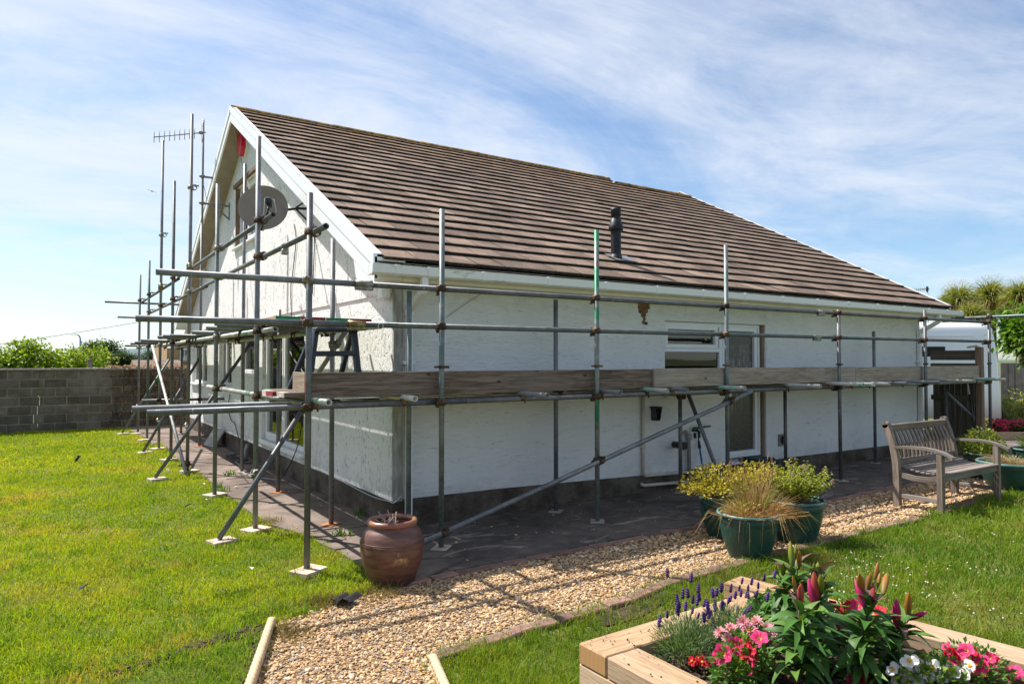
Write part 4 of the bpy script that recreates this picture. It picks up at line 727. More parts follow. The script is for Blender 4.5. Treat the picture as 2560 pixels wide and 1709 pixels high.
b = MB(); b.box((1.674, 5.62, z0+.1), (.036, .33, .205), None, .004); b.build('toe_board', 'board_y', sc); b = MB(); b.box((1.674, 5.452, z0+.1), (.0375, .008, .207)); b.build('board_end', 'paint_red', sc)
for x, y, t_ in LOU:
    b = MB(); b.tube((x, y, 1.575), (x, y, 1.60), .031, 12, inner=.0245); b.box((x+.045, y, 1.587), (.05, .03, .022), None, .004); b.box((x-.045, y, 1.587), (.05, .024, .018), None, .004); b.build('board_clip', 'coupler', sc)
# gable lift
xi = 1.64+2*TR+.003
for y0, y1, z, m_, nm in ((5.07, 9.9, 2.65, 'steel', 'guard_rail'), (9.9, 16.75, 2.63, 'steel', 'guard_rail'), (6.57, 12.4, 3.0, 'steel', 'guard_rail'), (12.4, 18.4, 2.97, 'steel', 'guard_rail'), (6.45, 12.0, 1.93, 'steel_white', 'ledger'), (12.0, 18.35, 1.92, 'steel_white', 'ledger')): tube(nm, (xi, y0, z), (xi, y1, z), m_)
tube('ledger', (2.32-2*TR, 5.40, 1.93), (2.32-2*TR, 18.2, 1.93), 'steel_white')
for x, y, t_ in OUT:
    for z, lo in ((2.65, 5.0), (3.0, 6.6), (1.93, 6.6)):
        if z < t_ and y > lo and not (z == 2.65 and y > 17): coupler((x, y, z), (0, 1, 0), (1, 0, 0), zinc=random.random() < .45)
for x, y, t_ in INN: coupler((x, y, 1.93), (0, 1, 0), (-1, 0, 0))
tzg = 1.93+2*TR+.002
for u, v in ((518, 820), (480, 831), (425, 839), (408, 840), (394, 842.5), (352, 851), (337, 856), (326, 859), (312, 864)):
    p = G(u, v, tzg); tube('transom', (p[0], p[1], tzg), (2.62, p[1], tzg), 'steel'); b = MB(); b.box((xi, p[1], tzg-.035), (.07, .05, .06), None, .01); b.tube((xi-.03, p[1]+.02, tzg-.085), (xi-.03, p[1]+.02, tzg-.03), .008, 6); b.build('coupler', 'coupler', sc); b = MB(); b.box((2.32-2*TR, p[1], tzg-.035), (.07, .05, .06), None, .01); b.tube((2.25, p[1]+.02, tzg-.1), (2.25, p[1]+.02, tzg-.03), .008, 6); b.build('coupler', 'coupler', sc)
for y, x0 in ((6.50, 1.62), (7.05, 1.30), (7.9, 1.35)): tube('transom', (x0, y, tzg), (2.66, y, tzg), 'steel'); b = MB(); b.box((2.32-2*TR, y, tzg-.035), (.07, .05, .06), None, .01); b.tube((2.25, y+.02, tzg-.1), (2.25, y+.02, tzg-.03), .008, 6); b.build('coupler', 'coupler', sc)
bzg = tzg+TR+.002; xb = 1.66
for j in range(4):
    x = xb+.112+j*.234; y0 = 6.35+(0, .0, .02, .03)[j]
    for a, b_ in ((y0, 9.6), (9.61, 13.5), (13.51, 17.4)): b = MB(); b.box((x, (a+b_)/2, bzg+.019), (.218, b_-a, .036), None, .003); b.build('deck_board', 'board_y', sc)
    b = MB(); b.box((x, y0-.004, bzg+.019), (.219, .008, .037)); b.box((x, y0+.03, bzg+.0376), (.219, .06, .001)); b.build('board_end', ['paint_green', 'paint_red', 'paint_green', 'paint_red'][j], sc)
# low tubes, far return rails, braces and rakers
p0, p1 = PX(519.6, 965.6, xi), PX(700, 991, xi); tube('ledger', (xi, p0[1], p0[2]), (xi, 5.5, p0[2]-.0), 'steel_white')
for i in (1, 2): coupler((OUT[i][0], OUT[i][1], p0[2]), (0, 1, 0), (1, 0, 0))
yb = 14.18+2*TR; p0, p1 = PY(354, 1001, yb), PY(561.6, 994.6, yb); tube('transom', (p0[0], yb, p0[2]), (p1[0], yb, p0[2]-.01), 'steel')
for k in (5,): coupler((OUT[k][0], OUT[k][1], p0[2]), (1, 0, 0), (0, 1, 0))
coupler((2.32, 14.15, p0[2]-.006), (1, 0, 0), (0, 1, 0))
yb = 17.75+2*TR; p0, p1 = PY(262, 754, yb), PY(423, 760, yb); tube('guard_rail', (p0[0], yb, p0[2]), (2.6, yb, p0[2]), 'steel'); p0 = PY(294, 792, yb); tube('guard_rail', (p0[0], yb, p0[2]), (2.6, yb, p0[2]), 'steel')
for u, v, i, ut, vt in ((547, 1351, 1, 752, 1030), (388, 1196, 3, 632, 850), (358, 1130, 5, 503.5, 887), (305, 1083, 7, 423, 898)):
    f = G(u, v, .03); yy = OUT[i][1]+2*TR if i != 1 else OUT[i][1]-2*TR-.002; f = G(u, v, .03); xm = OUT[i][0]
    tp = PY(ut, vt, yy); foot = Vector((f[0], f[1], .045)); top = Vector(tp); tube('raker', foot, top, 'steel_green' if i == 7 else 'steel'); pad(f[0]+.03, f[1], .22, 'pad', .25)
    k = (xm-foot.x)/(top.x-foot.x); q = foot.lerp(top, k); coupler((xm, OUT[i][1], q.z), (top-foot), (0, 1 if i != 1 else -1, 0), zinc=True)
xb_ = 1.64-2*TR-.002; p0, p1 = PX(465, 1188, xb_), PX(381, 864, xb_); tube('brace', (xb_, p0[1], max(p0[2], .05)), p1, 'steel_white'); coupler((1.655, 11.05, .14), (0, 1, .6), (-1, 0, 0))
yf = 5.38-2*TR-.002; p0, p1 = PY(1050, 1359, yf), PY(1878, 979, yf); tube('brace', p0, p1, 'steel')
for i in (0, 1, 2):
    k = (LOU[i][0]-p0[0])/(p1[0]-p0[0]); coupler((LOU[i][0], 5.38, p0[2]+k*(p1[2]-p0[2])), p1-p0, (0, -1, 0))
tube('brace', (6.50+2*TR, 5.96, 1.27), (6.62, 5.44, .10), 'steel'); coupler((6.46, 5.99, 1.20), (0, -.5, -1), (1, 0, 0))
p0, p1 = PX(871, 818, 2.32+2*TR), PX(770, 972, 2.32+2*TR); tube('brace', p0, p1, 'steel'); coupler((2.32, 6.74, p0[2]+(p1[2]-p0[2])*(6.74-p0[1])/(p1[1]-p0[1])), p1-p0, (1, 0, 0), True)
p0, p1 = PY(2365, 978, 5.75), PY(2466, 1074, 5.45); tube('brace', p0, p1, 'steel')
xq = 13.39+2*TR+.002; p0, p1 = PX(2380, 796.2, xq), PX(2700, 781.5, xq); tube('guard_rail', (xq, 6.2, p0[2]), (xq, 3.6, p0[2]), 'steel_teal'); coupler((13.39, 5.38, p0[2]), (0, 1, 0), (1, 0, 0))
# spare couplers left hanging on tubes
for (x, y, z) in ((1.655, 11.05, 4.18), (1.64, 14.18, 3.95), (2.32, 14.15, 3.32), (2.33, 14.15, 3.0)): coupler((x, y, z), (0, 1, 0), (1, -.4, 0), True)
b = MB(); b.tube((xi, 6.15, 2.65), (xi, 6.20, 2.65), .031, 12, inner=.0245); b.box((xi, 6.175, 2.60), (.06, .05, .05), None, .008); b.build('coupler', 'coupler_zinc', sc)
for (x, y, z) in ((1.64, 14.18, 2.98), (1.655, 11.05, 2.99)): b = MB(); b.tube((x, y, z-.08), (x, y, z+.08), .031, 12, inner=.0245); b.box((x-.03, y, z), (.03, .04, .12), None, .005); b.build('sleeve_coupler', 'sleeve', sc)
# ================================================================== THINGS
# garden wall of breeze blocks with a crack through it
YB = 19.38; wall_t = thing('block_wall', (0, YB, 0), 'cracked grey breeze-block garden wall at the back of the left lawn', 'wall')
XA, XB_, BH, BW = -8.0, 9.0, 0.204, 0.455; xcr = G(91, 1078)[0]+0.03; crk = [xcr-.01, xcr-.09, xcr-.02, xcr+.02, xcr-.005, xcr-.01, xcr+.012]
bmesh_cache = {}
def block_me(w):
    k = round(w, 3)
    if k not in bmesh_cache: b = MB(); b.box((0, 0, 0), (k-.024, .10, BH-.024), None, .009); bmesh_cache[k] = b.mesh('block', 'block')
    return bmesh_cache[k]
mort = MB()
for r_ in range(7):
    zc = BH*(r_+.5)-.02
    for a, b_ in ((XA, crk[r_]-.006), (crk[r_]+.006, XB_)): mort.box(((a+b_)/2, YB+.06, zc), (b_-a, .10, BH))
    x = XA+(BW/2 if r_ % 2 else 0)-.13
    while x < XB_:
        x0, x1 = x, x+BW; x += BW; segs = [(x0, x1)]
        if x0 < crk[r_] < x1: segs = [(x0, crk[r_]+.006), (crk[r_]-.006, x1)]
        for a, b_ in segs:
            w = b_-a
            if w > .05: put('block', block_me(w), wall_t, ((a+b_)/2, .048+.003+random.gauss(0, .002), zc), (random.gauss(0, .004), 0, random.gauss(0, .004)))
mort.build('mortar', 'mortar', wall_t)
b = MB(); b.box((0, 0, 0), (.90, .20, .042), None, .006); cop = b.mesh('coping_stone', 'coping'); x = XA+.45
while x < XB_: put('coping_stone', cop, wall_t, (x, .06, BH*7-.02+.021+random.uniform(0, .006)), (0, random.gauss(0, .004), random.gauss(0, .006))); x += .908
side = thing('block_wall', (-8.2, 10, 0), 'grey breeze-block garden wall along the far left side, seen mirrored in the windows', 'wall')
b = MB(); b.box((-8.2, 10, .7), (.12, 19, 1.42)); b.box((-8.2, 10, 1.43), (.2, 19, .045)); b.build('wall_face', 'block', side)
# dead ivy on the wall (thousands of dry stems and leaves)
n = 2600; x = RNG.uniform(1.0, 4.6, n); zz = RNG.uniform(0.05, 1.47, n); kk = RNG.random(n) < np.clip((x-0.9)*0.9, 0.05, 1)*np.clip(.35+.65*zz/1.3, 0, 1); x, zz = x[kk], zz[kk]; n = len(x); P = np.stack([x, np.full(n, YB-.008)-RNG.uniform(0, .06, n), zz], 1)
dv = np.stack([RNG.normal(0, 1, n), RNG.normal(-.5, .3, n), RNG.normal(-.4, .8, n)], 1); d1 = leaves(P, dv, RNG.uniform(.04, .09, n), RNG.uniform(.03, .055, n), vcol(n, (.13, .062, .03), (.30, .17, .085), .2))
m_ = 420; x = RNG.uniform(1.2, 4.6, m_); z1 = RNG.uniform(.4, 1.45, m_); P0 = np.stack([x, np.full(m_, YB-.01), z1-RNG.uniform(.2, .6, m_)], 1); P2 = np.stack([x+RNG.normal(0, .12, m_), np.full(m_, YB-.03), z1], 1); d2 = strips(P0, (P0+P2)/2+RNG.normal(0, .03, (m_, 3)), P2, .012, vcol(m_, (.07, .04, .025), (.16, .10, .06)))
q = 700; x = RNG.uniform(1.1, 4.8, q); P = np.stack([x, RNG.uniform(YB-.06, YB+.14, q), RNG.uniform(1.43, 1.50, q)], 1); d3 = leaves(P, RNG.normal(0, 1, (q, 3))+np.array([0, 0, .3]), .07, .05, vcol(q, (.20, .11, .05), (.50, .36, .24), .2)); V, F, Cc = join([d1, d2, d3])
ivy = put('dead_ivy', np_mesh('dead_ivy', V-np.array([2.5, YB, 0]), F, 'straw', Cc), loc=(2.5, YB, 0)); tag(ivy, 'dead brown ivy clinging to the garden wall behind the scaffold', 'ivy', None, 'stuff')

# satellite dish
wp = Vector(PX(774, 528, XG-.016)); dc = Vector(DP(660, 522, depth_of((2.28, 8.75, 3.4)))); dish = thing('satellite_dish', wp, 'grey-brown satellite dish on a wall bracket on the gable', 'satellite dish')
dn = (Vector(CAM)-dc).normalized(); dn = (dn+Vector((-.25, .0, .30))).normalized(); q = dn.to_track_quat('Z', 'Y').to_matrix(); b = MB(); n = 40
prof = [(0, 0), (.08, .004), (.16, .017), (.24, .038), (.285, .054), (.292, .056), (.292, .050), (.24, .030), (.16, .009), (.08, -.004), (0, -.008)]; b.lathe(prof, (0, 0, 0), n); b.v = [tuple(dc+q @ Vector((x*1.03, y*.96, z))) for x, y, z in b.v]; b.build('reflector', 'dish', dish)
rx, ry = q @ Vector((1, 0, 0)), q @ Vector((0, 1, 0)); lnb = dc+dn*.28+Vector(rt)*.12-ry*.02; b = MB(); b.path([dc-ry*.27, dc-ry*.30+dn*.10, lnb-dn*.03-ry*.05], .013, 8); b.tube(dc-dn*.01, dc-dn*.10, .05, 12); b.build('feed_arm', 'black_plastic', dish)
b = MB(); b.tube(lnb, lnb-dn*.11, .030, 12, .022); b.box(lnb+ry*.03, (.07, .07, .09), q, .01); b.tube(lnb-ry*.05, lnb-ry*.10, .012, 8); b.build('receiver_head', 'black_plastic', dish)
b = MB(); b.path([dc-dn*.08, dc-dn*.12+rx*.06, wp+Vector((-.16, .02, .02)), wp+Vector((-.02, 0, .03))], .016, 8); b.box(wp+Vector((-.012, 0, .02)), (.02, .10, .30), None, .004); b.bar(wp+Vector((-.02, 0, .15)), wp+Vector((-.17, .02, .03)), .02, .02); b.bar(wp+Vector((-.02, 0, -.13)), wp+Vector((-.17, .02, .01)), .02, .02); b.build('wall_bracket', 'cast_iron', dish)
b = MB(); b.path([lnb-ry*.08, lnb-ry*.16+rx*.04, lnb-ry*.10+rx*.10+dn*.02, lnb+ry*.05+rx*.06, lnb+ry*.06-rx*.04, lnb-ry*.12-rx*.05, dc-ry*.28+dn*.05], .006, 6); b.build('cable', 'cable_grey', dish)
# television aerial on a mast
wy = PX(577, 448, XG)[1]; mp_ = PY(507, 448, wy); mx = float(mp_[0]); mtop, mbot = PY(507.5, 300, wy)[2], PY(503.5, 560, wy)[2]; aer = thing('tv_aerial', (mx, wy, mbot), 'comb-like television aerial on a thin mast bracketed to the gable', 'aerial')
b = MB(); b.tube((mx, wy, mbot), (mx, wy, mtop), .019, 10); b.build('mast', 'galv_bracket', aer)
for v0 in (446, 512):
    z = PY(540, v0, wy)[2]; b = MB(); b.bar((mx-.06, wy, z), (XG-.016, wy, z), .035, .035, bevel=.004); b.box((mx, wy, z), (.06, .09, .05), None, .006); b.box((XG-.024, wy, z-(.10 if v0 > 500 else 0)), (.016, .05, .10 if v0 < 500 else .34), None, .003)
    if v0 > 500: b.bar((XG-.03, wy, z-.24), (XG-.30, wy, z-.02), .03, .03)
    b.build('wall_bracket', 'galv_bracket', aer)
pa, pb = Vector(PY(384, 343, wy)), Vector(PY(515, 331, wy)); b = MB(); b.tube(pa, pb, .010, 8); b.box(pa.lerp(pb, .9), (.07, .05, .05), None, .006); b.build('boom', 'galv_bracket', aer)
for k in range(9): p = pa.lerp(pb, k/9.0*.86+.01); b = MB(); b.tube(p+Vector((0, 0, -.10)), p+Vector((0, 0, .10)), .006, 6); b.build('element', 'galv_bracket', aer)
b = MB(); c_ = pa.lerp(pb, .93)
for dz in (-.17, .17, -.12, .12): b.bar(c_+Vector((0, -.05, dz)), c_+Vector((0, .05, dz)), .008, .008)
for dy in (-.05, .05): b.bar(c_+Vector((0, dy, -.17)), c_+Vector((0, dy, .17)), .008, .008, upv=(1, 0, 0))
b.build('reflector', 'galv_bracket', aer)
b = MB(); b.path([PY(503, 440, wy), PY(512, 475, wy), PX(520, 520, 2.6), PX(532, 536, 2.72), PX(548, 538, XG-.02)], .005, 6); b.build('cable', 'cable', aer)
# alarm box
p = Vector(PX(615, 362, XG-.016)); al = thing('alarm_box', (XG-.016, p.y, p.z), 'red and white burglar alarm box high on the gable', 'alarm box'); sh = [(-.16, .20), (.16, .20), (.16, -.09), (0, -.22), (-.16, -.09)]
b = MB(); b.prism([(p.y+a*1.12, p.z+c*1.08) for a, c in sh], lambda a, c, d: (d, a, c), XG-.016, XG-.055); b.build('back_plate', 'upvc', al); b = MB(); b.prism([(p.y+a, p.z+c) for a, c in sh], lambda a, c, d: (d, a, c), XG-.055, XG-.13); b.build('cover', 'alarm_red', al)
# flue terminal through the roof
fx = 5.95
def hit_roof(u, v):
    d = ray(u, v); nrm = np.array([0, -st_, ct]); p0 = np.array([0, YE, ZE])+nrm*.05; return CAM+d*(np.dot(p0-CAM, nrm)/np.dot(d, nrm))
fb = Vector(hit_roof(1540, 645)); ftop = DP(1534.5, 521, depth_of(fb))[2]; H = ftop-fb.z; flue = thing('flue_terminal', fb, 'black plastic boiler flue standing up through the tiled roof', 'flue'); s = .0655
b = MB(); b.lathe([(s, -.12), (s, H*.56)], fb, 24); b.build('pipe', 'flue_black', flue)
b = MB(); b.lathe([(s, H*.55), (s*1.38, H*.55), (s*1.42, H*.60), (s*1.38, H*.66), (s*1.12, H*.70), (s*1.04, H*.78), (s*.86, H*.79), (s*.86, H*.84), (s*.98, H*.845), (s*.98, H*.96), (s*1.0, H*.965), (s*1.03, H), (0, H)], fb, 24); b.build('terminal_cap', 'flue_black', flue)
b = MB(); b.lathe([(s*1.35, .0), (s*1.12, .07), (s*1.0, .075)], fb-Vector((0, 0, .03)), 20); fl = MB(); fl.add([RF(fb.x-.12, (fb.y-YE)/ct-.12, .075), RF(fb.x+.26, (fb.y-YE)/ct-.12, .075), RF(fb.x+.26, (fb.y-YE)/ct+.14, .064), RF(fb.x-.12, (fb.y-YE)/ct+.14, .064)], [(0, 1, 2, 3)]); b.build('collar', 'flue_black', flue); fl.build('flashing', 'galv_bracket', flue)
# fittings on the long wall
p = PY(1631.5, 1018, YW); lt = thing('wall_light', (p[0], YW, p[2]), 'small tapered outdoor wall light beside the waste pipe', 'wall light'); b = MB(); b.prism([(p[0]-.055, p[2]), (p[0]+.055, p[2]), (p[0]+.028, p[2]-.14), (p[0]-.028, p[2]-.14)], lambda a, c, d: (a, d, c), YW-.10, YW-.02); b.build('shade', 'glass', lt)
b = MB(); b.box((p[0], YW-.06, p[2]+.006), (.125, .11, .014), None, .003); b.box((p[0], YW-.06, p[2]-.15), (.06, .09, .02), None, .004); b.box((p[0], YW-.01, p[2]-.07), (.06, .02, .17), None, .004)
for s_ in (-1, 1): b.bar((p[0]+s_*.056, YW-.10, p[2]), (p[0]+s_*.029, YW-.10, p[2]-.14), .008, .008, upv=(0, 1, 0))
b.build('body', 'cast_iron', lt)
wpip = thing('waste_pipe', (6.07, YW, 0.2), 'cream plastic kitchen waste pipe running down and along the wall', 'pipe'); y = YW-.035
b = MB(); b.path([(6.075, y, 1.22), (6.072, y, .27), (6.085, y, .235), (6.12, y, .225), (6.85, y, .205)], .022, 10); b.build('upper_run', 'waste_pipe', wpip); b = MB(); b.path([(6.01, y-.02, .135), (6.05, y-.03, .115), (6.86, y-.03, .085)], .021, 10); b.build('lower_run', 'waste_pipe', wpip)
b = MB(); b.tube((6.074, y, .56), (6.074, y, .60), .028, 10); b.box((6.074, YW-.012, .58), (.07, .03, .03)); b.build('clip', 'waste_pipe', wpip)
b = MB(); b.path([(6.80, y-.01, .73), (6.86, y-.02, .69), (6.865, y-.02, .03)], .027, 10); b.tube((6.865, y-.02, .62), (6.865, y-.02, .69), .034, 10); solo('soil_pipe', b, 'grey_pipe', Vector((6.865, YW, .03)), 'grey upright pipe with a bend beside the garden tap', 'pipe')
p = PY(1686, 1110, YW); b = MB(); b.tube((p[0]-.01, YW, p[2]), (p[0]-.03, YW-.17, p[2]), .042, 14); b.tube((p[0]-.03, YW-.17, p[2]), (p[0]-.035, YW-.20, p[2]), .052, 14); solo('flue_outlet', b, 'cast_iron', Vector((p[0], YW, p[2])), 'stubby dark round flue outlet poking from the white wall', 'flue outlet')
tp = thing('garden_tap', (7.0, YW, .74), 'dark green garden tap on a bracket against the wall', 'tap'); b = MB(); b.bar((6.93, YW-.07, .765), (7.30, YW-.03, .77), .02, .02); b.tube((6.99, YW, .73), (6.99, YW-.10, .73), .016, 8); b.path([(6.99, YW-.09, .73), (6.985, YW-.12, .72), (6.98, YW-.125, .64)], .015, 8); b.box((6.99, YW-.09, .765), (.07, .015, .02), None, .003); b.tube((6.99, YW-.09, .73), (6.99, YW-.09, .765), .010, 8); b.box((6.95, YW-.08, .67), (.035, .03, .07), None, .006); b.build('spout', 'tap_green', tp)
p = PY(1755, 1112, 6.16); br = thing('long_brush', (p[0]-.03, 6.10, .02), 'blue-handled brush leaning on the wall under the tap', 'brush'); b = MB(); b.tube((p[0]-.045, 6.08, .09), (p[0], 6.20, .50), .012, 8); b.build('handle', 'blue_plastic', br); b = MB(); b.tube((p[0], 6.20, .50), (p[0]+.01, 6.225, .60), .022, 8, .012); b.tube((p[0]+.01, 6.225, .60), (p[0]+.014, 6.24, .74), .008, 6); b.build('grip', 'black_plastic', br); b = MB(); b.box((p[0]-.045, 6.08, .06), (.22, .05, .085), None, .008); b.build('head', 'black_plastic', br)
p = PY(1860, 1160, 6.05); bn = thing('food_caddy', (8.02, 6.02, .02), 'small dark green lidded bin on the step by the back door', 'bin'); b = MB(); x_, y_ = 8.02, 6.02; V = [(x_+a*w, y_+c*w*.8, z) for z, w in ((.02, .15), (.27, .20)) for a, c in ((-1, -1), (1, -1), (1, 1), (-1, 1))]; b.add(V, [(3, 2, 1, 0), (4, 5, 6, 7), (0, 1, 5, 4), (1, 2, 6, 5), (2, 3, 7, 6), (3, 0, 4, 7)]); b.build('body', 'bin_green', bn); b = MB(); b.box((x_, y_, .287), (.43, .36, .035), None, .012); b.box((x_, y_, .31), (.34, .27, .03), None, .012); b.box((x_, y_-.19, .28), (.10, .03, .03), None, .006); b.build('lid', 'bin_green', bn)
p = PY(1954, 1099, YW); vt = thing('air_vent', (p[0], YW, p[2]), 'square wall vent with a round dark hole right of the back door', 'vent'); b = MB(); s_ = .085; n = 20; b.poly([[(p[0]-s_, p[2]-s_), (p[0]+s_, p[2]-s_), (p[0]+s_, p[2]+s_), (p[0]-s_, p[2]+s_)], [(p[0]+.060*math.cos(6.2832*k/n), p[2]+.060*math.sin(6.2832*k/n)) for k in range(n)]], lambda a, c: (a, YW-.02, c)); b.add([(p[0]+i*s_, YW-d, p[2]+j*s_) for d in (.02, 0) for i, j in ((-1, -1), (1, -1), (1, 1), (-1, 1))], [(0, 1, 5, 4), (1, 2, 6, 5), (2, 3, 7, 6), (3, 0, 4, 7)]); b.build('cover', 'fence_grey', vt)
b = MB(); b.lathe([(.060, 0), (.054, .015), (0, .015)], (0, 0, 0), 20); b.v = [(p[0]+x, YW-.019+z, p[2]+y) for x, y, z in b.v]; b.build('duct', 'rubber', vt)
# cables on the gable and along the ground
def cable(pts, r_, mat, label, nm='cable'):
    P = [Vector(q) for q in pts]; fine = []
    for i in range(len(P)-1):
        a, b_, c_, d_ = P[max(i-1, 0)], P[i], P[i+1], P[min(i+2, len(P)-1)]
        for k in range(6):
            t_ = k/6; fine.append(.5*((2*b_)+(c_-a)*t_+(2*a-5*b_+4*c_-d_)*t_*t_+(3*b_-a-3*c_+d_)*t_**3))
    fine.append(P[-1]); b = MB(); b.path(fine, r_, 6); return solo(nm, b, mat, P[0], label, 'cable')
gp = lambda u, v, d=.03: tuple(PX(u, v, XG-d))
cable([gp(735, 560), gp(740, 600), gp(732, 680), gp(727, 720), gp(729, 790)], .006, 'cable', 'thin black cable hanging straight down from the satellite dish bracket')
cable([gp(784, 560), gp(786, 610), gp(783, 690), gp(781, 735)], .006, 'cable', 'thin black cable running down the gable beside the corner pole')
cable([tuple(PX(573, 275, XV-.02)), tuple(PX(590, 345, 2.6)), gp(601, 395), gp(612, 430), gp(622, 465), gp(632, 520), gp(634, 620)], .005, 'cable_grey', 'thin grey wire dropping from the roof peak across the gable')
cable([gp(575, 985), gp(571, 1020), gp(578, 1050), gp(588, 1062), (2.60, 11.9, .06), (2.55, 12.3, .05), (2.45, 11.6, .035), (2.62, 11.2, .05), (2.4, 11.9, .035), (2.5, 12.6, .04)], .008, 'cable', 'tangled black cable at the foot of the gable wall')
cable([(2.60, 12.4, .04), (2.45, 12.0, .06), (2.65, 11.7, .04), (2.5, 11.5, .07), (2.62, 12.1, .10), (2.42, 12.2, .04), (2.4, 11.4, .03), (2.35, 10.9, .03)], .008, 'cable', 'coil of black cable lying on the concrete by the gable')
cable([(2.45, 11.7, .03), (2.40, 11.0, .03), (2.30, 10.3, .03), (2.45, 9.8, .03), (2.6, 9.4, .04)], .006, 'cable_grey', 'pale grey cable trailing along the concrete under the patio door')
cable([(2.745, 9.05, 1.9), (2.74, 9.06, 1.2), (2.72, 9.12, .7), (2.66, 9.25, .35), (2.55, 9.5, .04), (2.45, 9.9, .03), (2.35, 10.6, .03)], .007, 'cable', 'black cable hanging down past the sliding patio door')
cable([gp(790, 1172, .03), gp(860, 1205, .03), gp(930, 1240, .03), gp(972, 1252, .035), tuple(PY(985, 1256, YW-.05)), tuple(PY(1006, 1237, YW-.09))], .006, 'cable_grey', 'pale cable following the top of the plinth round the corner')
cable([tuple(PY(1116, 793, YW-.012)), tuple(PY(1160, 762, YW-.02)), tuple(PY(1216, 726, YW-.012))], .004, 'cable_grey', 'thin pale twine slanting up the long wall under the eaves')
b = MB(); b.path([(2.7, 12.0, .24), (2.62, 11.8, .13), (2.60, 11.75, .03)], .03, 10); solo('drain_pipe', b, 'grey_pipe', Vector((2.60, 11.75, .03)), 'short grey plastic drain pipe bend at the foot of the gable', 'pipe')
b = MB(); b.box((0, 0, 0), (.40, .56, .03), None, .004); o = put('loose_slab', b.mesh('loose_slab', 'stone_grey'), loc=(2.58, 14.15, .165), rot=(0, R(-58), R(8))); tag(o, 'pale loose slab leaning against the gable plinth', 'slab')
# step ladder standing on the long lift
zb = bz+.038; sl = thing('stepladder', (2.0, 5.75, zb), 'black plastic stepladder standing on the scaffold boards', 'stepladder')
fl_, fr_ = PY(770, 925, 5.62), PY(899, 925, 5.62); tl_, tr_ = PY(789, 824, 5.80), PY(884, 824, 5.80); A0, A1 = Vector((fl_[0], 5.62, zb)), Vector((fr_[0], 5.62, zb)); T0, T1 = Vector(tl_), Vector(tr_)
for nm, a, t_ in (('side_rail', A0, T0), ('side_rail', A1, T1)): b = MB(); b.bar(a, t_, .045, .07, upv=(0, 1, 0), bevel=.008); b.build(nm, 'stepladder', sl)
for nm, a, t_ in (('rear_leg', Vector((fl_[0]-.0, 6.16, zb)), T0), ('rear_leg', Vector((fr_[0]-.0, 6.16, zb)), T1)): b = MB(); b.bar(a, t_+Vector((0, .03, 0)), .04, .05, upv=(0, 1, 0), bevel=.008); b.build(nm, 'stepladder', sl)
for k, dz in ((.22, 0), (.60, 0)): a, c_ = A0.lerp(T0, k), A1.lerp(T1, k); b = MB(); b.bar(a+Vector((0, .02, 0)), c_+Vector((0, .02, 0)), .11, .045, bevel=.008); b.build('tread', 'stepladder', sl)
b = MB(); b.bar(T0+Vector((-.02, 0, -.0)), T1+Vector((.02, 0, 0)), .16, .04, bevel=.01); b.build('top_cap', 'stepladder', sl)

# glazed jar
jp = Vector((*G(980, 1455)[:2], 0.006)); jar = thing('glazed_jar', jp, 'tall brown glazed earthenware jar standing on gravel at the house corner', 'jar')
jprof = [(0, 0), (.155, 0), (.168, .012), (.172, .03), (.195, .09), (.222, .17), (.233, .24), (.2345, .285), (.228, .33), (.212, .37), (.190, .398), (.176, .412), (.172, .425), (.170, .43), (.160, .425), (.158, .40), (.185, .35), (.20, .28)]; b = MB(); b.lathe(jprof, jp, 48); b.build('body', 'jar', jar)
b = MB(); b.lathe([(.166+.021*math.cos(a), .445+.023*math.sin(a)) for a in [2*math.pi*k/12 for k in range(13)]], jp, 48); b.build('rim', 'jar_rim', jar); b = MB(); b.lathe([(0, .375), (.175, .37)], jp, 24); b.build('compost', 'soil', jar)
for zz in (.30, .315): b = MB(); b.lathe([(.2335, zz-.003), (.2375, zz), (.2335, zz+.003)], jp, 48); b.build('ridge_ring', 'jar', jar)
ds = thing('dead_plant', jp+Vector((0, 0, .37)), 'cut dry sticks of a dead plant in the glazed jar', 'dead plant')
for k in range(16): a = random.uniform(0, 6.28); r_ = random.uniform(.01, .10); p0 = jp+Vector((-.05+r_*math.cos(a), r_*math.sin(a), .372)); l = random.uniform(.06, .15); b = MB(); b.path([p0, p0+Vector((random.gauss(0, .02), random.gauss(0, .02), l*.5)), p0+Vector((random.gauss(-.02, .04), random.gauss(0, .04), l))], .007, 6, .004); b.build('stick', 'stick', ds)
# green planters
def planter(p, rim_d, h, label, group='green plastic planters'):
    t_ = thing('planter', p, label, 'planter', group); r_ = rim_d/2; b = MB(); b.lathe([(0, 0), (r_*.60, 0), (r_*.62, .015), (r_*.705, h*.18), (r_*.81, h*.40), (r_*.875, h*.62), (r_*.895, h*.74), (r_*.897, h*.76), (r_*.915, h*.775), (r_*.935, h*.94), (r_*.90, h*.95), (r_*.84, h*.86), (0, h*.86)], p, 40); b.build('tub', 'planter', t_)
    b = MB(); b.lathe([(r_*.955+r_*.045*math.cos(a), h*.965+r_*.05*math.sin(a)) for a in [2*math.pi*k/10 for k in range(11)]], p, 40); b.build('rim', 'planter_rim', t_); b = MB(); b.lathe([(0, h*.885), (r_*.86, h*.88)], p, 24); b.build('compost', 'soil', t_); return t_
PF = Vector((*G(1872, 1392)[:2], .006)); PR = Vector((*G(1990, 1353)[:2], .006)); PL = Vector((*G(1808, 1340)[:2], .006))
planter(PF, .52, .375, 'dark green tub in front of two others, holding dry straw-like grass'); planter(PR, .52, .385, 'dark green tub right of the grassy one, holding green flowering mint'); planter(PL, .46, .385, 'dark green tub half hidden behind the grassy one')
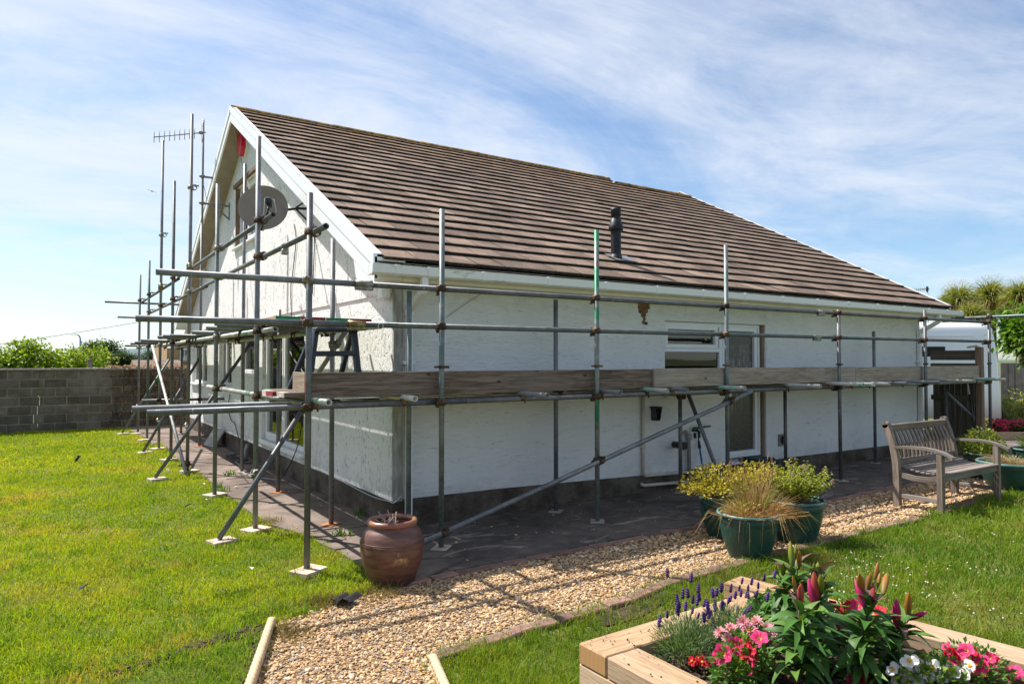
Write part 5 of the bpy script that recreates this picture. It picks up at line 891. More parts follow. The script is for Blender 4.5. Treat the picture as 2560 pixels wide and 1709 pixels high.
QA = Vector((*G(2532, 1226)[:2], .006)); QB = Vector((*G(2457, 1196)[:2], .006)); QC = Vector((*G(2585, 1183)[:2], .006)); planter(QA, .78, .36, 'wide dark green tub right of the wooden bench'); planter(QB, .50, .36, 'dark green tub holding a bushy plant behind the bench arm'); planter(QC, .56, .36, 'dark green tub at the right edge of the picture')
# slate offcut, peg, leaves
b = MB(); V = []
for i in range(9):
    for j in range(2): V.append((-.08+.16*i/8, -.075+.15*j+.02*math.sin(i), .018*math.sin(i*1.35)+.022+.004*i))
b.add(V, [(i*2, i*2+2, i*2+3, i*2+1) for i in range(8)], True); b.add([(x, y, z-.005) for x, y, z in V], [(i*2+1, i*2+3, i*2+2, i*2) for i in range(8)], True); p = G(862, 1512); o = put('lead_offcut', b.mesh('lead_offcut', 'slate'), loc=(p[0], p[1], .012), rot=(0, 0, R(-55))); tag(o, 'crumpled black offcut of roofing sheet lying where lawn meets gravel', 'offcut')
p = G(187, 1156); b = MB(); b.tube((p[0], p[1], 0), (p[0]+.05, p[1]-.01, .10), .022, 10); b.tube((p[0]+.05, p[1]-.01, .10), (p[0]+.056, p[1]-.011, .112), .03, 10); solo('lawn_peg', b, 'black_plastic', Vector((p[0], p[1], 0)), 'dark leaning peg stuck in the left lawn', 'peg')
b = MB(); b.add([(-.03, 0, .004), (0, .018, .014), (.035, .004, .006), (.0, -.018, .012), (0, 0, .004)], [(0, 1, 4), (1, 2, 4), (2, 3, 4), (3, 0, 4)]); lf = b.mesh('fallen_leaf', 'hook_pale')
for u, v in ((627, 1433), (514, 1258), (508, 1217), (591, 1224), (545, 1277), (418, 1180), (452, 1196), (250, 1120)): p = G(u, v); o = put('fallen_leaf', lf, loc=(p[0], p[1], .036), rot=(random.gauss(0, .3), random.gauss(0, .3), random.uniform(0, 6)), scale=(1.2, 1.2, 1.2)); tag(o, 'small dry tan leaf fallen on the left lawn near the scaffold feet', 'leaf', 'dry leaves on the left lawn')
for u, v in ((210, 1482), (470, 1273)): p = G(u, v); o = put('dark_leaf', lf, loc=(p[0], p[1], .034), rot=(.3, .2, random.uniform(0, 6)), scale=(1.6, 1.6, 2)); o.data = o.data.copy(); o.data.materials.clear(); o.data.materials.append(M['slate']); tag(o, 'dark shrivelled leaf on the open left lawn' if u < 300 else 'dark clump of leaves on the lawn beside a raker foot', 'leaf')

# teak garden bench
bo = Vector((7.92, 3.66, .008)); bench = thing('garden_bench', bo, 'weathered grey slatted wooden garden bench with curved arms on the gravel', 'bench'); W, Dp = 1.34, .46
bp = lambda x, y, z: Vector((bo.x+x, bo.y+y, bo.z+z))
for x in (0, W):
    b = MB(); b.box(bp(x, 0, .315), (.062, .062, .63), None, .005); b.build('front_leg', 'teak_z', bench)
    b = MB(); pts = [(0, 0), (0, .36), (.008, .50), (.033, .66), (.07, .79), (.115, .905)]; V = []
    for y, z in pts:
        for dx in (-.031, .031):
            for dy in (-.034, .034): V.append(bp(x+dx, Dp+y+dy, z+(dy*-.25 if z > .8 else 0)))
    F = []
    for i in range(len(pts)-1):
        k = i*4; F += [(k, k+4, k+5, k+1), (k+2, k+3, k+7, k+6), (k, k+2, k+6, k+4), (k+1, k+5, k+7, k+3)]
    b.add(V, F+[(0, 1, 3, 2), (len(V)-4, len(V)-2, len(V)-1, len(V)-3)]); b.tube(bp(x-.031, Dp+.115, .905), bp(x+.031, Dp+.115, .905), .036, 14); b.build('rear_leg', 'teak_z', bench)
    b = MB(); ar = [(-.13, .585), (-.06, .622), (.05, .652), (.18, .665), (.32, .66), (.47, .645)]; V = [bp(x+dx, y, z+dz) for y, z in ar for dx, dz in ((-.034, 0), (.034, 0), (.034, .028), (-.034, .028))]; F = []
    for i in range(len(ar)-1): k = i*4; F += [(k+j, k+(j+1) % 4, k+4+(j+1) % 4, k+4+j) for j in range(4)]
    b.add(V, F+[(0, 3, 2, 1), (len(V)-4, len(V)-3, len(V)-2, len(V)-1)]); b.build('arm', 'teak_y', bench)
    b = MB(); b.bar(bp(x, .03, .13), bp(x, Dp-.03, .13), .035, .045, bevel=.004); b.build('stretcher', 'teak_y', bench)
    b = MB(); sr = [(.03, .395), (.14, .372), (.27, .365), (.40, .385)]; V = [bp(x+dx, y, z+dz) for y, z in sr for dx, dz in ((-.018, -.055), (.018, -.055), (.018, 0), (-.018, 0))]; F = []
    for i in range(3): k = i*4; F += [(k+j, k+(j+1) % 4, k+4+(j+1) % 4, k+4+j) for j in range(4)]
    b.add(V, F); b.build('seat_rail', 'teak_y', bench)
b = MB(); b.bar(bp(.03, .0, .375), bp(W-.03, .0, .375), .032, .075, bevel=.004); b.build('front_rail', 'teak', bench); b = MB(); b.bar(bp(.03, Dp+.005, .49), bp(W-.03, Dp+.005, .49), .03, .085, bevel=.004); b.build('lower_back_rail', 'teak', bench); b = MB(); b.bar(bp(.03, Dp+.095, .868), bp(W-.03, Dp+.095, .868), .034, .085, (0, -.35, 1), bevel=.006); b.build('top_rail', 'teak', bench)
for k in range(9):
    y = -.012+k*.054; z = .418-.030*math.sin(math.pi*min(1, (k+.3)/8.2))+.004*k; b = MB(); b.box(bp(W/2, y, z), (W+.05 if k == 0 else W-.062, .044, .020), None, .004); b.build('seat_slat', 'teak', bench)
b = MB(); bs = [(.0, .525), (.008, .60), (.022, .69), (.048, .76), (.080, .832)]; V = [Vector((dx, Dp+y+dy, z)) for y, z in bs for dx, dy in ((-.019, -.008), (.019, -.008), (.019, .008), (-.019, .008))]; F = []
for i in range(4): k = i*4; F += [(k+j, k+(j+1) % 4, k+4+(j+1) % 4, k+4+j) for j in range(4)]
b.add(V, F); slat = b.mesh('back_slat', 'teak_z')
for k in range(14): put('back_slat', slat, bench, (.095+k*(W-.19)/13, 0, 0))

# side gate
gt = thing('side_gate', (13.25, 5.86, 0), 'dark weathered wooden side gate between the house and its post', 'gate'); y = 6.24
while y > 5.50: w = random.uniform(.085, .105); b = MB(); b.box((13.27, y-w/2, .80), (.018, w-.006, 1.56), None, .003); b.build('board', 'gate_wood', gt); y -= w
for z, h in ((1.73, .17), (1.545, .09), (.98, .09), (.25, .09)): b = MB(); b.box((13.24, 5.87, z), (.032, .78, h), None, .004); b.build('rail', 'gate_wood_y', gt)
b = MB(); b.box((13.22, 5.46, .93), (.10, .10, 1.88), None, .006); b.build('post', 'post_wood', gt); b = MB(); b.bar((13.16, 5.62, 1.865), (13.16, 5.44, 1.89), .03, .035); b.build('post_cap', 'hook_pale', gt); b = MB(); b.box((13.165, 5.49, 1.48), (.02, .04, .12), None, .004); b.build('latch', 'galv_bracket', gt)
tl = thing('garden_tool', (13.0, 5.6, .02), 'long-handled garden tool with a pale and black shaft leaning on the gate', 'garden tool'); a, c_ = Vector((12.9, 5.35, .02)), Vector((13.16, 5.66, 1.5)); 
for k0, k1, m_, nm, rr in ((0, .25, 'cable_grey', 'tip', .012), (.25, .70, 'black_plastic', 'shaft', .015), (.70, 1, 'cable_grey', 'handle', .014)): b = MB(); b.tube(a.lerp(c_, k0), a.lerp(c_, k1), rr, 8); b.build(nm, m_, tl)
# white van beyond the gate
vd = 14.6; vo = Vector(DP(2507, 899, vd)); vo.z = 0; van = thing('van', vo, 'white high-roofed van parked beyond the side gate', 'van'); vx = Vector((-rt[0], -rt[1], 0)); vy = Vector((fw[0], fw[1], 0)).normalized()
vp = lambda a, d, z: vo+vx*a+vy*d+Vector((0, 0, z)); cs = [(.0, .42), (.0, .9), (.03, 1.5), (.10, 2.1), (.15, 2.32), (.24, 2.42), (.45, 2.46)]; sec = []; b = MB(); hw = 1.9
full_ = [(d, z) for d, z in cs]+[(hw-d, z) for d, z in cs[::-1]]; st2 = [(0.0, .93), (.04, 1.0), (.30, 1.0), (4.0, 1.0), (5.0, .96)]; n = len(full_)
for a, k in ((.00, 0), (.03, 1), (.10, 2), (3.6, 2), (5.2, 2)):
    for d, z in full_: ins = (.10, .03, 0)[k]; dd = d+(ins if d < hw/2 else -ins); b.v.append(tuple(vp(a+(2.46-z)*.0+max(0, (z-1.0))*.045, dd, .42+(z-.42)*(1-ins*.25)))); 
for i in range(4): 
    for k in range(n): b.f.append((i*n+k, i*n+(k+1) % n, (i+1)*n+(k+1) % n, (i+1)*n+k)); b.sm.append(True)
b.f.append(tuple(range(n))); b.sm.append(False); b.f.append(tuple(range(4*n, 5*n))); b.sm.append(False); b.build('body', 'van_white', van)
b = MB(); b.prism([(.55, 2.17), (4.6, 2.17), (4.6, 2.13), (.60, 2.13), (.50, 2.05), (.47, 1.8), (.44, 1.8), (.46, 2.1)], lambda a, z, d: vp(a, d+.10-(z-1.5)*.0, z), .0, .04); b.build('side_moulding', 'van_white', van)
b = MB(); b.prism([(1.18, 1.72), (4.0, 1.72), (4.0, 1.93), (1.18, 1.93)], lambda a, z, d: vp(a, d, z), .05, .10); b.build('side_window', 'rubber', van)
b = MB(); b.box(vp(-.012, .16, 1.15), (.05, .05, .20), None, .01); b.box(vp(-.012, .16, .95), (.05, .05, .10), None, .01); b.build('tail_lamp', 'lamp_red', van)
b = MB(); b.box(vp(.02, .9, .48), (.2, .2, .16), None, .03); b.bar(vp(-.03, .1, .5), vp(-.03, 1.8, .5), .12, .18, bevel=.03); b.build('bumper', 'rubber', van)
for a in (.95, 4.0):
    b = MB(); b.tube(vp(a, .03, .33), vp(a, .25, .33), .33, 24); w_ = b.build('wheel', 'rubber', van); b = MB(); b.tube(vp(a, .018, .33), vp(a, .05, .33), .20, 18); b.build('rim', 'lamp_grey', w_)
# gull
gb = Vector(DP(379.5, 478, 55)); gull = thing('gull', gb, 'grey gull gliding in the sky left of the scaffold', 'bird'); b = MB(); L_ = -Vector(rt); b.lathe([(0, -.17), (.035, -.12), (.055, -.02), (.045, .08), (.02, .16), (0, .22)], (0, 0, 0), 10); mt = Vector(fw).to_track_quat('Z', 'Y').to_matrix(); b.v = [tuple(gb+mt @ Vector(p)) for p in b.v]; b.build('body', 'feather', gull)
for sgn, tz_ in ((1, .13), (-1, -.22)):
    tip = gb+L_*sgn*.40+Vector((0, 0, tz_)); mid = gb+L_*sgn*.18+Vector((0, 0, .10 if sgn > 0 else .0)); f_ = Vector(fw); b = MB(); V = [gb+f_*.07, mid+f_*.08, tip, mid-f_*.05, gb-f_*.06]; V2 = [p-Vector((0, 0, .015)) for p in V]; b.add(V+V2, [(0, 1, 3, 4), (1, 2, 3), (5, 9, 8, 6), (6, 8, 7), (0, 5, 6, 1), (1, 6, 7, 2), (2, 7, 8, 3), (3, 8, 9, 4)]); b.build('wing', 'feather', gull)
# ================================================================== RAISED BED AND PLANTS
bed = thing('raised_bed', (2.12, 2.52, 0), 'new pale timber-sleeper raised flower bed in the foreground', 'raised bed')
def sleeper(p0, p1, z, ax, end=None):
    b = MB(); b.bar((*p0, z), (*p1, z), .194, .097, bevel=.006); o = b.build('sleeper', 'sleeper_x' if ax == 0 else 'sleeper_y', bed)
    if end is not None: e = MB(); d = Vector((*p1, 0))-Vector((*p0, 0)); u_ = d.normalized(); c = Vector((*p0, z))-u_*.0012; e.bar(c-u_*.0004, c+u_*.0008, .180, .083); e.build('end_grain', 'sleeper_end', o)
    return o
for k, z in enumerate((.05, .15, .25)):
    if k != 1: sleeper((2.12, 2.52), (3.41, 2.535), z, 0, 1); sleeper((2.218, 2.418), (2.215, .55), z, 1)
    else: sleeper((2.218, 2.62), (2.215, .55), z, 1); sleeper((2.320, 2.522), (3.41, 2.535), z, 0)
    sleeper((3.520, 2.845), (3.83, .60), z, 1, 1)
b = MB(); nx, ny = 40, 48; V = []
for i in range(nx+1):
    for j in range(ny+1): x, y = 2.31+1.35*i/nx, .55+1.88*j/ny; V.append((x, y, .225+.018*random.gauss(0, .6)+.02*math.sin(x*9)*math.sin(y*7)))
b.add(V, [(i*(ny+1)+j, (i+1)*(ny+1)+j, (i+1)*(ny+1)+j+1, i*(ny+1)+j+1) for i in range(nx) for j in range(ny)], True); b.build('soil', 'soil', bed)
o = stones('bed_soil_crumbs', [(2.32, .9), (3.45, .9), (3.4, 2.40), (2.32, 2.40)], [(1.5, 6, 1500, .010)], .232, [((.055, .034, .024), .75), ((.12, .075, .05), .25)]); tag(o, 'crumbly dark soil filling the timber raised bed', 'soil')
for pl_ in ([(2.13, .9), (2.30, .9), (2.30, 2.40), (2.13, 2.40)], [(2.14, 2.44), (3.3, 2.44), (3.3, 2.60), (2.14, 2.60)]):
    o = stones('spilt_soil', pl_, [(1.5, 6, 260, .0042)], .2985, [((.055, .034, .024), .75), ((.12, .075, .05), .25)]); tag(o, 'specks of soil spilt on the %s sleeper' % ('left-hand' if pl_[0][0] < 2.135 else 'back'), 'soil')
def cmesh(name, mb, col, mat, smooth=True):
    F = [(f[0], f[i], f[i+1]) for f in mb.f for i in range(1, len(f)-1)]; V = np.array(mb.v); return np_mesh(name, V, np.array(F), mat, np.array([col(*p) for p in V]), smooth)
def mixc_(a, b, t): t = max(0, min(1, t)); return tuple(x*(1-t)+y*t for x, y in zip(a, b))
# --- shared organ meshes
def leaf_shape(L=.11, W=.030, bend=.35, seg=6):
    b = MB(); V = []
    for i in range(seg+1):
        t_ = i/seg; w = W*math.sin(math.pi*min(1, .06+t_*.94)**.75)*.5*(1 if i < seg else .05); x = L*t_; z = .012*math.sin(t_*math.pi)-bend*L*t_**2.2; V += [(x, -w, z+w*.35), (x, 0, z), (x, w, z+w*.35)]
    b.add(V, [(i*3+k, i*3+k+3, i*3+k+4, i*3+k+1) for i in range(seg) for k in range(2)]); return b
LILY = [cmesh('leaf', leaf_shape(.115, .030, bd), (lambda c: (lambda x, y, z: mixc_(c, (c[0]*1.3+.02, c[1]*1.05, c[2]), abs(y)/.015*.4)))(c), 'leaf_thick') for c, bd in (((.035, .105, .018), .25), ((.055, .145, .022), .5), ((.10, .20, .035), .1), ((.045, .12, .02), .8))]
LILYP = cmesh('leaf', leaf_shape(.12, .026, .05), lambda x, y, z: mixc_((.10, .12, .05), (.20, .07, .09), x/.12), 'leaf_thick')
def bud_mesh(tipc, midc, basec, ribs=6):
    b = MB(); n = 12; V = []; pr = [(.0, .0028), (.06, .0052), (.2, .0072), (.4, .0088), (.6, .0086), (.78, .0064), (.92, .0034), (1.0, .0008)]
    for t_, r_ in pr: V += [(r_*(1+.10*math.cos(ribs*.5*2*math.pi*k/n))*math.cos(2*math.pi*k/n), r_*(1+.10*math.cos(ribs*.5*2*math.pi*k/n))*math.sin(2*math.pi*k/n), t_*.075) for k in range(n)]
    b.add(V, [(i*n+k, i*n+(k+1) % n, (i+1)*n+(k+1) % n, (i+1)*n+k) for i in range(len(pr)-1) for k in range(n)]); return cmesh('bud', b, lambda x, y, z: mixc_(mixc_(basec, midc, z/.035), tipc, (z-.035)/.04), 'leaf_thick')
BUD = {'g': bud_mesh((.24, .22, .02), (.16, .20, .02), (.07, .13, .02)), 'o': bud_mesh((.38, .17, .02), (.28, .13, .03), (.16, .14, .03)), 'r': bud_mesh((.42, .10, .06), (.36, .035, .05), (.24, .07, .04)), 'p': bud_mesh((.50, .03, .17), (.33, .008, .065), (.22, .02, .05))}
def place(name, me, root, a, b_, base_len, wk=1.0, roll=None):
    """orient a mesh built along +Z from a to b_"""
    a, b_ = Vector(a), Vector(b_); d = b_-a; k = d.length/base_len; q = d.to_track_quat('Z', 'Y').to_matrix() @ Matrix.Rotation(random.uniform(0, 6.28) if roll is None else roll, 3, 'Z'); return put(name, me, root, a-root_loc(root), q.to_euler(), (k*wk, k*wk, k))
Z6 = lambda x, y: (1900+x/3.559, 1350+y/3.559); Z5 = lambda x, y: (1400+x/4.05, 1400+y/4.05)
def lily(base_uv, stem, buds, nleaf, label, lz=.13, seed=0, kbase=.22):
    rs = random.Random(seed); base = Vector(G(*Z6(*base_uv), kbase)); dep = depth_of(base); root = thing('lily', base, label, 'lily', 'lilies in the raised bed'); P = [base]+[Vector(DP(*Z6(*q), dep)) for q in stem]
    b = MB(); b.path(P, .0052, 8, .0035); b.build('stem', 'lily_stem', root); top = P[-1]; cum = [0]
    for i in range(1, len(P)): cum.append(cum[-1]+(P[i]-P[i-1]).length)
    for k in range(nleaf):
        s = cum[-1]*(.10+.88*(k+rs.random()*.6)/nleaf); i = max(j for j in range(len(cum)-1) if cum[j] <= s); p = P[i].lerp(P[i+1], (s-cum[i])/(cum[i+1]-cum[i])); a = k*2.4+rs.uniform(-.4, .4); tl = s/cum[-1]; pit = R(rs.uniform(0, 52)*(.4+tl)-6); L = rs.uniform(.95, 1.5)*(1.12 if tl < .8 else .95)
        me = LILYP if (tl > .9 and rs.random() < .4) else LILY[rs.choice((0, 1, 1, 2, 3))]; put('leaf', me, root, p-base, (rs.gauss(0, .25), -pit, a), (L, L*1.15, L))
    for (bx_, tx_, c) in buds:
        a, t_ = Vector(DP(*Z6(*bx_), dep+rs.uniform(-.05, .05))), Vector(DP(*Z6(*tx_), dep+rs.uniform(-.06, .06))); st = MB(); st.path([top, top.lerp(a, .6)+Vector((0, 0, -.006)), a], .003, 6); o = st.build('flower_stalk', 'lily_stem', root); place('bud', BUD[c], root, a, t_, .075, 1.0 if (t_-a).length > .05 else 1.15)
lily((330, 1300), [(345, 900), (348, 620)], [((350, 600), (367, 380), 'r'), ((318, 440), (290, 310), 'o')], 48, 'leafy lily with a single tall red-orange bud, left of the pink buds', seed=1)
lily((470, 1180), [(488, 800), (498, 600)], [((482, 600), (430, 335), 'p'), ((508, 592), (480, 278), 'r'), ((548, 470), (540, 300), 'g')], 45, 'lily with two deep pink buds side by side', seed=2)
lily((885, 1260), [(905, 930), (955, 640), (965, 560)], [((912, 470), (885, 295), 'o'), ((960, 438), (985, 282), 'o'), ((1022, 345), (1052, 188), 'o'), ((1050, 410), (1068, 282), 'o'), ((1095, 480), (1130, 288), 'o'), ((1012, 600), (1006, 370), 'r'), ((925, 595), (845, 340), 'p')], 54, 'lily with a crown of many orange buds round one red bud', seed=3)
lily((1110, 1230), [(1160, 1030), (1235, 800), (1275, 740)], [((1208, 780), (1215, 518), 'p'), ((1315, 672), (1326, 462), 'o'), ((1325, 705), (1485, 632), 'p')], 45, 'right-hand leaning lily with one bud pointing sideways', seed=4)
lily((330, 900), [(318, 520), (300, 250)], [((288, 240), (268, 5), 'g'), ((312, 140), (322, 28), 'g'), ((346, 245), (350, 90), 'o')], 36, 'tallest lily at the back with slender green buds', seed=5)
lily((210, 850), [(230, 520), (205, 330)], [((205, 312), (208, 198), 'g'), ((162, 302), (134, 212), 'g'), ((240, 335), (248, 270), 'g')], 33, 'back lily with short green buds near the bare timber end', seed=6)
lily((545, 880), [(520, 520), (500, 300)], [((482, 282), (478, 198), 'g'), ((508, 280), (516, 193), 'g')], 39, 'back lily with a pair of small green buds among broad leaves', seed=7)
# --- petunias, dahlias, begonias, lavender
def flower_mesh(name, R_, cen, mid, rim, cup, n=30, lobes=5, ruff=.12, rings=((.0, 0), (.12, .2), (.35, .62), (.7, .9), (1.0, 1.0))):
    b = MB(); V = []; 
    for t_, h in rings: V += [(R_*t_*(1+ruff*t_*math.cos(lobes*2*math.pi*k/n))*math.cos(2*math.pi*k/n), R_*t_*(1+ruff*t_*math.cos(lobes*2*math.pi*k/n))*math.sin(2*math.pi*k/n), cup*(h-1)+R_*.10*t_*math.sin(lobes*2*2*math.pi*k/n+1)) for k in range(n)]
    b.add(V, [(i*n+k, i*n+(k+1) % n, (i+1)*n+(k+1) % n, (i+1)*n+k) for i in range(len(rings)-1) for k in range(n)]); return cmesh(name, b, lambda x, y, z: (cen if math.hypot(x, y) < R_*.2 else mixc_(mid, rim, (math.hypot(x, y)/R_-.2)/.7)), 'petal')
PETP = flower_mesh('flower', .029, (.45, .40, .06), (.62, .012, .11), (.78, .05, .20), .014); PETR = flower_mesh('flower', .027, (.55, .42, .03), (.45, .004, .025), (.66, .012, .045), .013)
def dahlia_mesh(outer, inner, cen, R_=.025, rows=3):
    b = MB(); cols = []
    for r_ in range(rows):
        m = 13-2*r_
        for k in range(m):
            a = 2*math.pi*(k+.5*r_)/m+random.gauss(0, .05); L = R_*(1-.22*r_); w = .0042; e = .15+.35*r_; u_ = Vector((math.cos(a)*math.cos(e), math.sin(a)*math.cos(e), math.sin(e))); s_ = Vector((-math.sin(a), math.cos(a), 0)); p = u_*.004
            b.add([p-s_*w*.4, p+s_*w*.4, p+u_*L*.6+s_*w, p+u_*L+Vector((0, 0, -.001)), p+u_*L*.6-s_*w], [(0, 1, 2, 3, 4)])
    b.lathe([(.007, .001), (.0075, .004), (.004, .007), (0, .008)], (0, 0, 0), 10); return cmesh('flower', b, lambda x, y, z: cen if math.hypot(x, y) < .0078 else mixc_(inner, outer, (math.hypot(x, y)-.008)/.012), 'petal', False)
DAH = [dahlia_mesh((.78, .22, .42), (.85, .70, .72), (.75, .48, .03)), dahlia_mesh((.80, .38, .48), (.80, .40, .45), (.7, .25, .2), rows=4), dahlia_mesh((.80, .72, .62), (.82, .70, .60), (.7, .5, .3), rows=4)]
def begonia_mesh(c, cen):
    b = MB()
    for a, L, w in ((.2, .017, .016), (3.3, .017, .016), (1.75, .012, .010), (4.9, .012, .010)):
        n = 8; u_ = Vector((math.cos(a), math.sin(a), .25)); s_ = Vector((-math.sin(a), math.cos(a), 0)); V = [Vector((0, 0, 0))]+[u_*L*(.5+.5*math.cos(q))+s_*w*.6*math.sin(q)+Vector((0, 0, .003*math.sin(2*q))) for q in [math.pi-.3-(2*math.pi-.6)*i/n for i in range(n+1)]]; b.add(V, [(0, i, i+1) for i in range(1, n+1)])
    b.lathe([(.0035, .002), (.004, .005), (0, .007)], (0, 0, 0), 8); return cmesh('flower', b, lambda x, y, z: cen if math.hypot(x, y) < .0042 and z > .0015 else c, 'petal', False)
BEGW = begonia_mesh((.88, .85, .78), (.78, .45, .02)); BEGR = begonia_mesh((.50, .006, .025), (.7, .45, .03))
def facing(me, root, p, kk=1.0, toward=None, spread=.5, name='flower'):
    kk *= 1.28
    n_ = ((Vector(CAM)-p).normalized()*.75+Vector((-.15, .25, .55))) if toward is None else Vector(toward); n_ = (n_+Vector((random.gauss(0, spread), random.gauss(0, spread), random.gauss(0, spread)))*.5).normalized(); q = n_.to_track_quat('Z', 'Y').to_matrix() @ Matrix.Rotation(random.uniform(0, 6.28), 3, 'Z'); return put(name, me, root, p-root_loc(root), q.to_euler(), (kk, kk, kk))
def mound(c, rad, n, L, W, ca, cb, droop=.2, up_=.35, lo=0.0):
    """leaves spread through the volume of a low rounded clump"""
    d = unit(RNG.normal(0, 1, (n, 3))); d[:, 2] = np.abs(d[:, 2])*(1-lo)+lo*d[:, 2]; r_ = RNG.random((n, 1))**.45; P = np.array(c)+d*r_*np.array(rad); dv = d+RNG.normal(0, .45, (n, 3))+np.array([0, 0, up_]); col = vcol(n, ca, cb, .15); return leaves(P, dv, L*RNG.uniform(.7, 1.3, n), W*RNG.uniform(.7, 1.3, n), col, droop)
def stalks(base, pts, wid, ca, cb):
    n = len(pts); P2 = np.array(pts); P0 = np.array(base)+RNG.normal(0, .025, (n, 3))*np.array([1, 1, 0]); P1 = P0*.5+P2*.5+RNG.normal(0, .008, (n, 3)); return strips(P0, P1, P2, wid, vcol(n, ca, cb))
def posy(name, base_uv, spots, label, cat, zf, foliage, kb=.225, dspread=.05, group=None):
    base = Vector(G(*zf(*base_uv), kb)); dep = depth_of(base); root = thing(name, base, label, cat, group); pts = []
    for (x, y, me, kk) in spots: p = Vector(DP(*zf(x, y), dep+random.uniform(-dspread, dspread))); p.z = max(p.z, kb+.02); pts.append(p); facing(me, root, p, kk)
    data = [stalks(base, pts, .0035, (.05, .12, .02), (.09, .18, .03))]; c = np.mean(np.array(pts), 0); c[2] = kb; ext = np.ptp(np.array(pts), 0)
    for f in foliage: data.append(mound((c[0], c[1], kb), (max(.09, ext[0]*.55+.03), max(.09, ext[1]*.55+.03), max(.07, (max(p.z for p in pts)-kb)*.95)), *f))
    part_np('foliage', join(data), 'leaf', root); return root
posy('dahlia', (1880, 1010), [(1860, 622, DAH[1], 1.05), (1985, 620, DAH[1], 1.0), (1915, 705, DAH[0], 1.25), (2095, 690, DAH[1], 1.15), (2150, 735, DAH[1], .9), (1622, 730, DAH[1], 1.0), (1735, 692, DAH[1], 1.05), (1690, 785, DAH[1], .8), (1703, 858, DAH[0], .8), (2080, 905, DAH[2], 1.1)], 'clump of pink and white dahlias between lavender and lilies', 'dahlia', Z5, [(420, .045, .022, (.05, .13, .02), (.12, .22, .035))])
posy('petunia', (1900, 1240), [(1885, 1100, PETP, 1.3), (2108, 1070, PETP, 1.3), (1770, 862, PETP, 1.0), (1850, 838, PETR, 1.0), (1640, 945, PETP, 1.1), (1620, 1000, PETP, .9), (1890, 930, PETR, 1.1), (1965, 962, PETR, .85), (2020, 775, PETP, 1.0), (1970, 850, PETP, .9), (1700, 905, PETP, .8), (1625, 1240, PETP, .8)], 'bushy petunia with pink and red trumpets at the bed front', 'petunia', Z5, [(520, .042, .022, (.055, .15, .02), (.14, .26, .04))])
posy('begonia', (1410, 1120), [(1400, 1010, BEGR, 1.4), (1360, 1035, BEGR, 1.3), (1440, 1035, BEGR, 1.3), (1490, 1040, BEGR, 1.5), (1340, 1020, BEGR, 1.1), (1415, 990, BEGR, 1.1), (1460, 1110, BEGW, 1.1), (1440, 1130, BEGW, .9), (1510, 1060, BEGR, 1.0)], 'tiny crimson begonia alone on bare soil in front of the lavender', 'begonia', Z5, [(90, .024, .020, (.10, .045, .03), (.13, .10, .04))])
posy('begonia', (1500, 1330), [(random.uniform(1130, 1880), random.uniform(1120, 1300), BEGW, random.uniform(1.2, 1.9)) for _ in range(34)]+[(1330, 1075, BEGW, 1.8), (1280, 1110, BEGW, 1.5), (1180, 1150, BEGW, 1.6), (1520, 1090, BEGW, 1.5), (1610, 1180, BEGW, 2.0), (1480, 1230, BEGW, 2.0), (1680, 1160, BEGW, 1.6), (1810, 1160, BEGW, 1.6), (1300, 1130, BEGW, 1.6), (1420, 1110, BEGW, 1.3)], 'white begonia with yellow eyes massed at the bottom right', 'begonia', Z6, [(420, .040, .034, (.07, .16, .02), (.20, .28, .06))])
posy('petunia', (1960, 1260), [(1940, 1095, PETP, 1.3), (2010, 1190, PETP, 1.25), (1800, 1035, PETP, 1.1), (1695, 1012, PETR, .9), (1740, 1040, PETP, 1.0), (2075, 1070, PETP, .9), (2255, 1170, PETP, 1.1), (1870, 985, PETR, .9), (1830, 970, PETP, .9), (1440, 1015, PETR, .7), (1390, 1065, PETP, .7), (2040, 1040, PETP, .7), (2170, 1270, PETP, .9), (1650, 940, PETP, .6)], 'cerise petunia trailing over the right-hand sleeper', 'petunia', Z6, [(620, .036, .016, (.05, .14, .02), (.13, .24, .04))])
posy('petunia', (880, 860), [(590, 600, PETR, 1.0), (745, 618, PETR, 1.2), (815, 655, PETR, 1.1), (1060, 620, PETR, 1.0), (725, 725, PETP, 1.2), (1150, 870, PETR, .9), (940, 720, PETR, 1.0), (1010, 735, PETR, .9), (860, 570, PETP, .9), (790, 570, PETR, .8), (640, 570, PETR, .7)], 'scarlet petunia glimpsed behind the lily stems', 'petunia', Z6, [(420, .040, .020, (.05, .13, .02), (.12, .22, .035))], dspread=.08)
posy('petunia', (860, 1300), [(850, 1240, PETR, .9), (880, 1225, PETR, 1.0), (820, 1260, PETP, .8), (960, 1250, PETP, .5), (1045, 1270, PETP, .6)], 'small red petunia low at the bottom edge under the lilies', 'petunia', Z6, [(140, .034, .018, (.05, .13, .02), (.12, .22, .035))])
b = MB(); pr = [(.0, .0), (.0055, .004), (.0085, .012), (.005, .015), (.0092, .021), (.006, .0245), (.0082, .030), (.0042, .034), (.0055, .038), (0, .044)]; b.lathe(pr[:-1]+[(0.0005, .044)], (0, 0, 0), 8, .25); SPK = [cmesh('flower_spike', b, (lambda c, e: (lambda x, y, z: mixc_(c, e, (math.sin(z*900)+1)/2)))(c, e), 'petal', False) for c, e in (((.075, .022, .17), (.19, .075, .36)), ((.05, .018, .11), (.12, .05, .24)))]
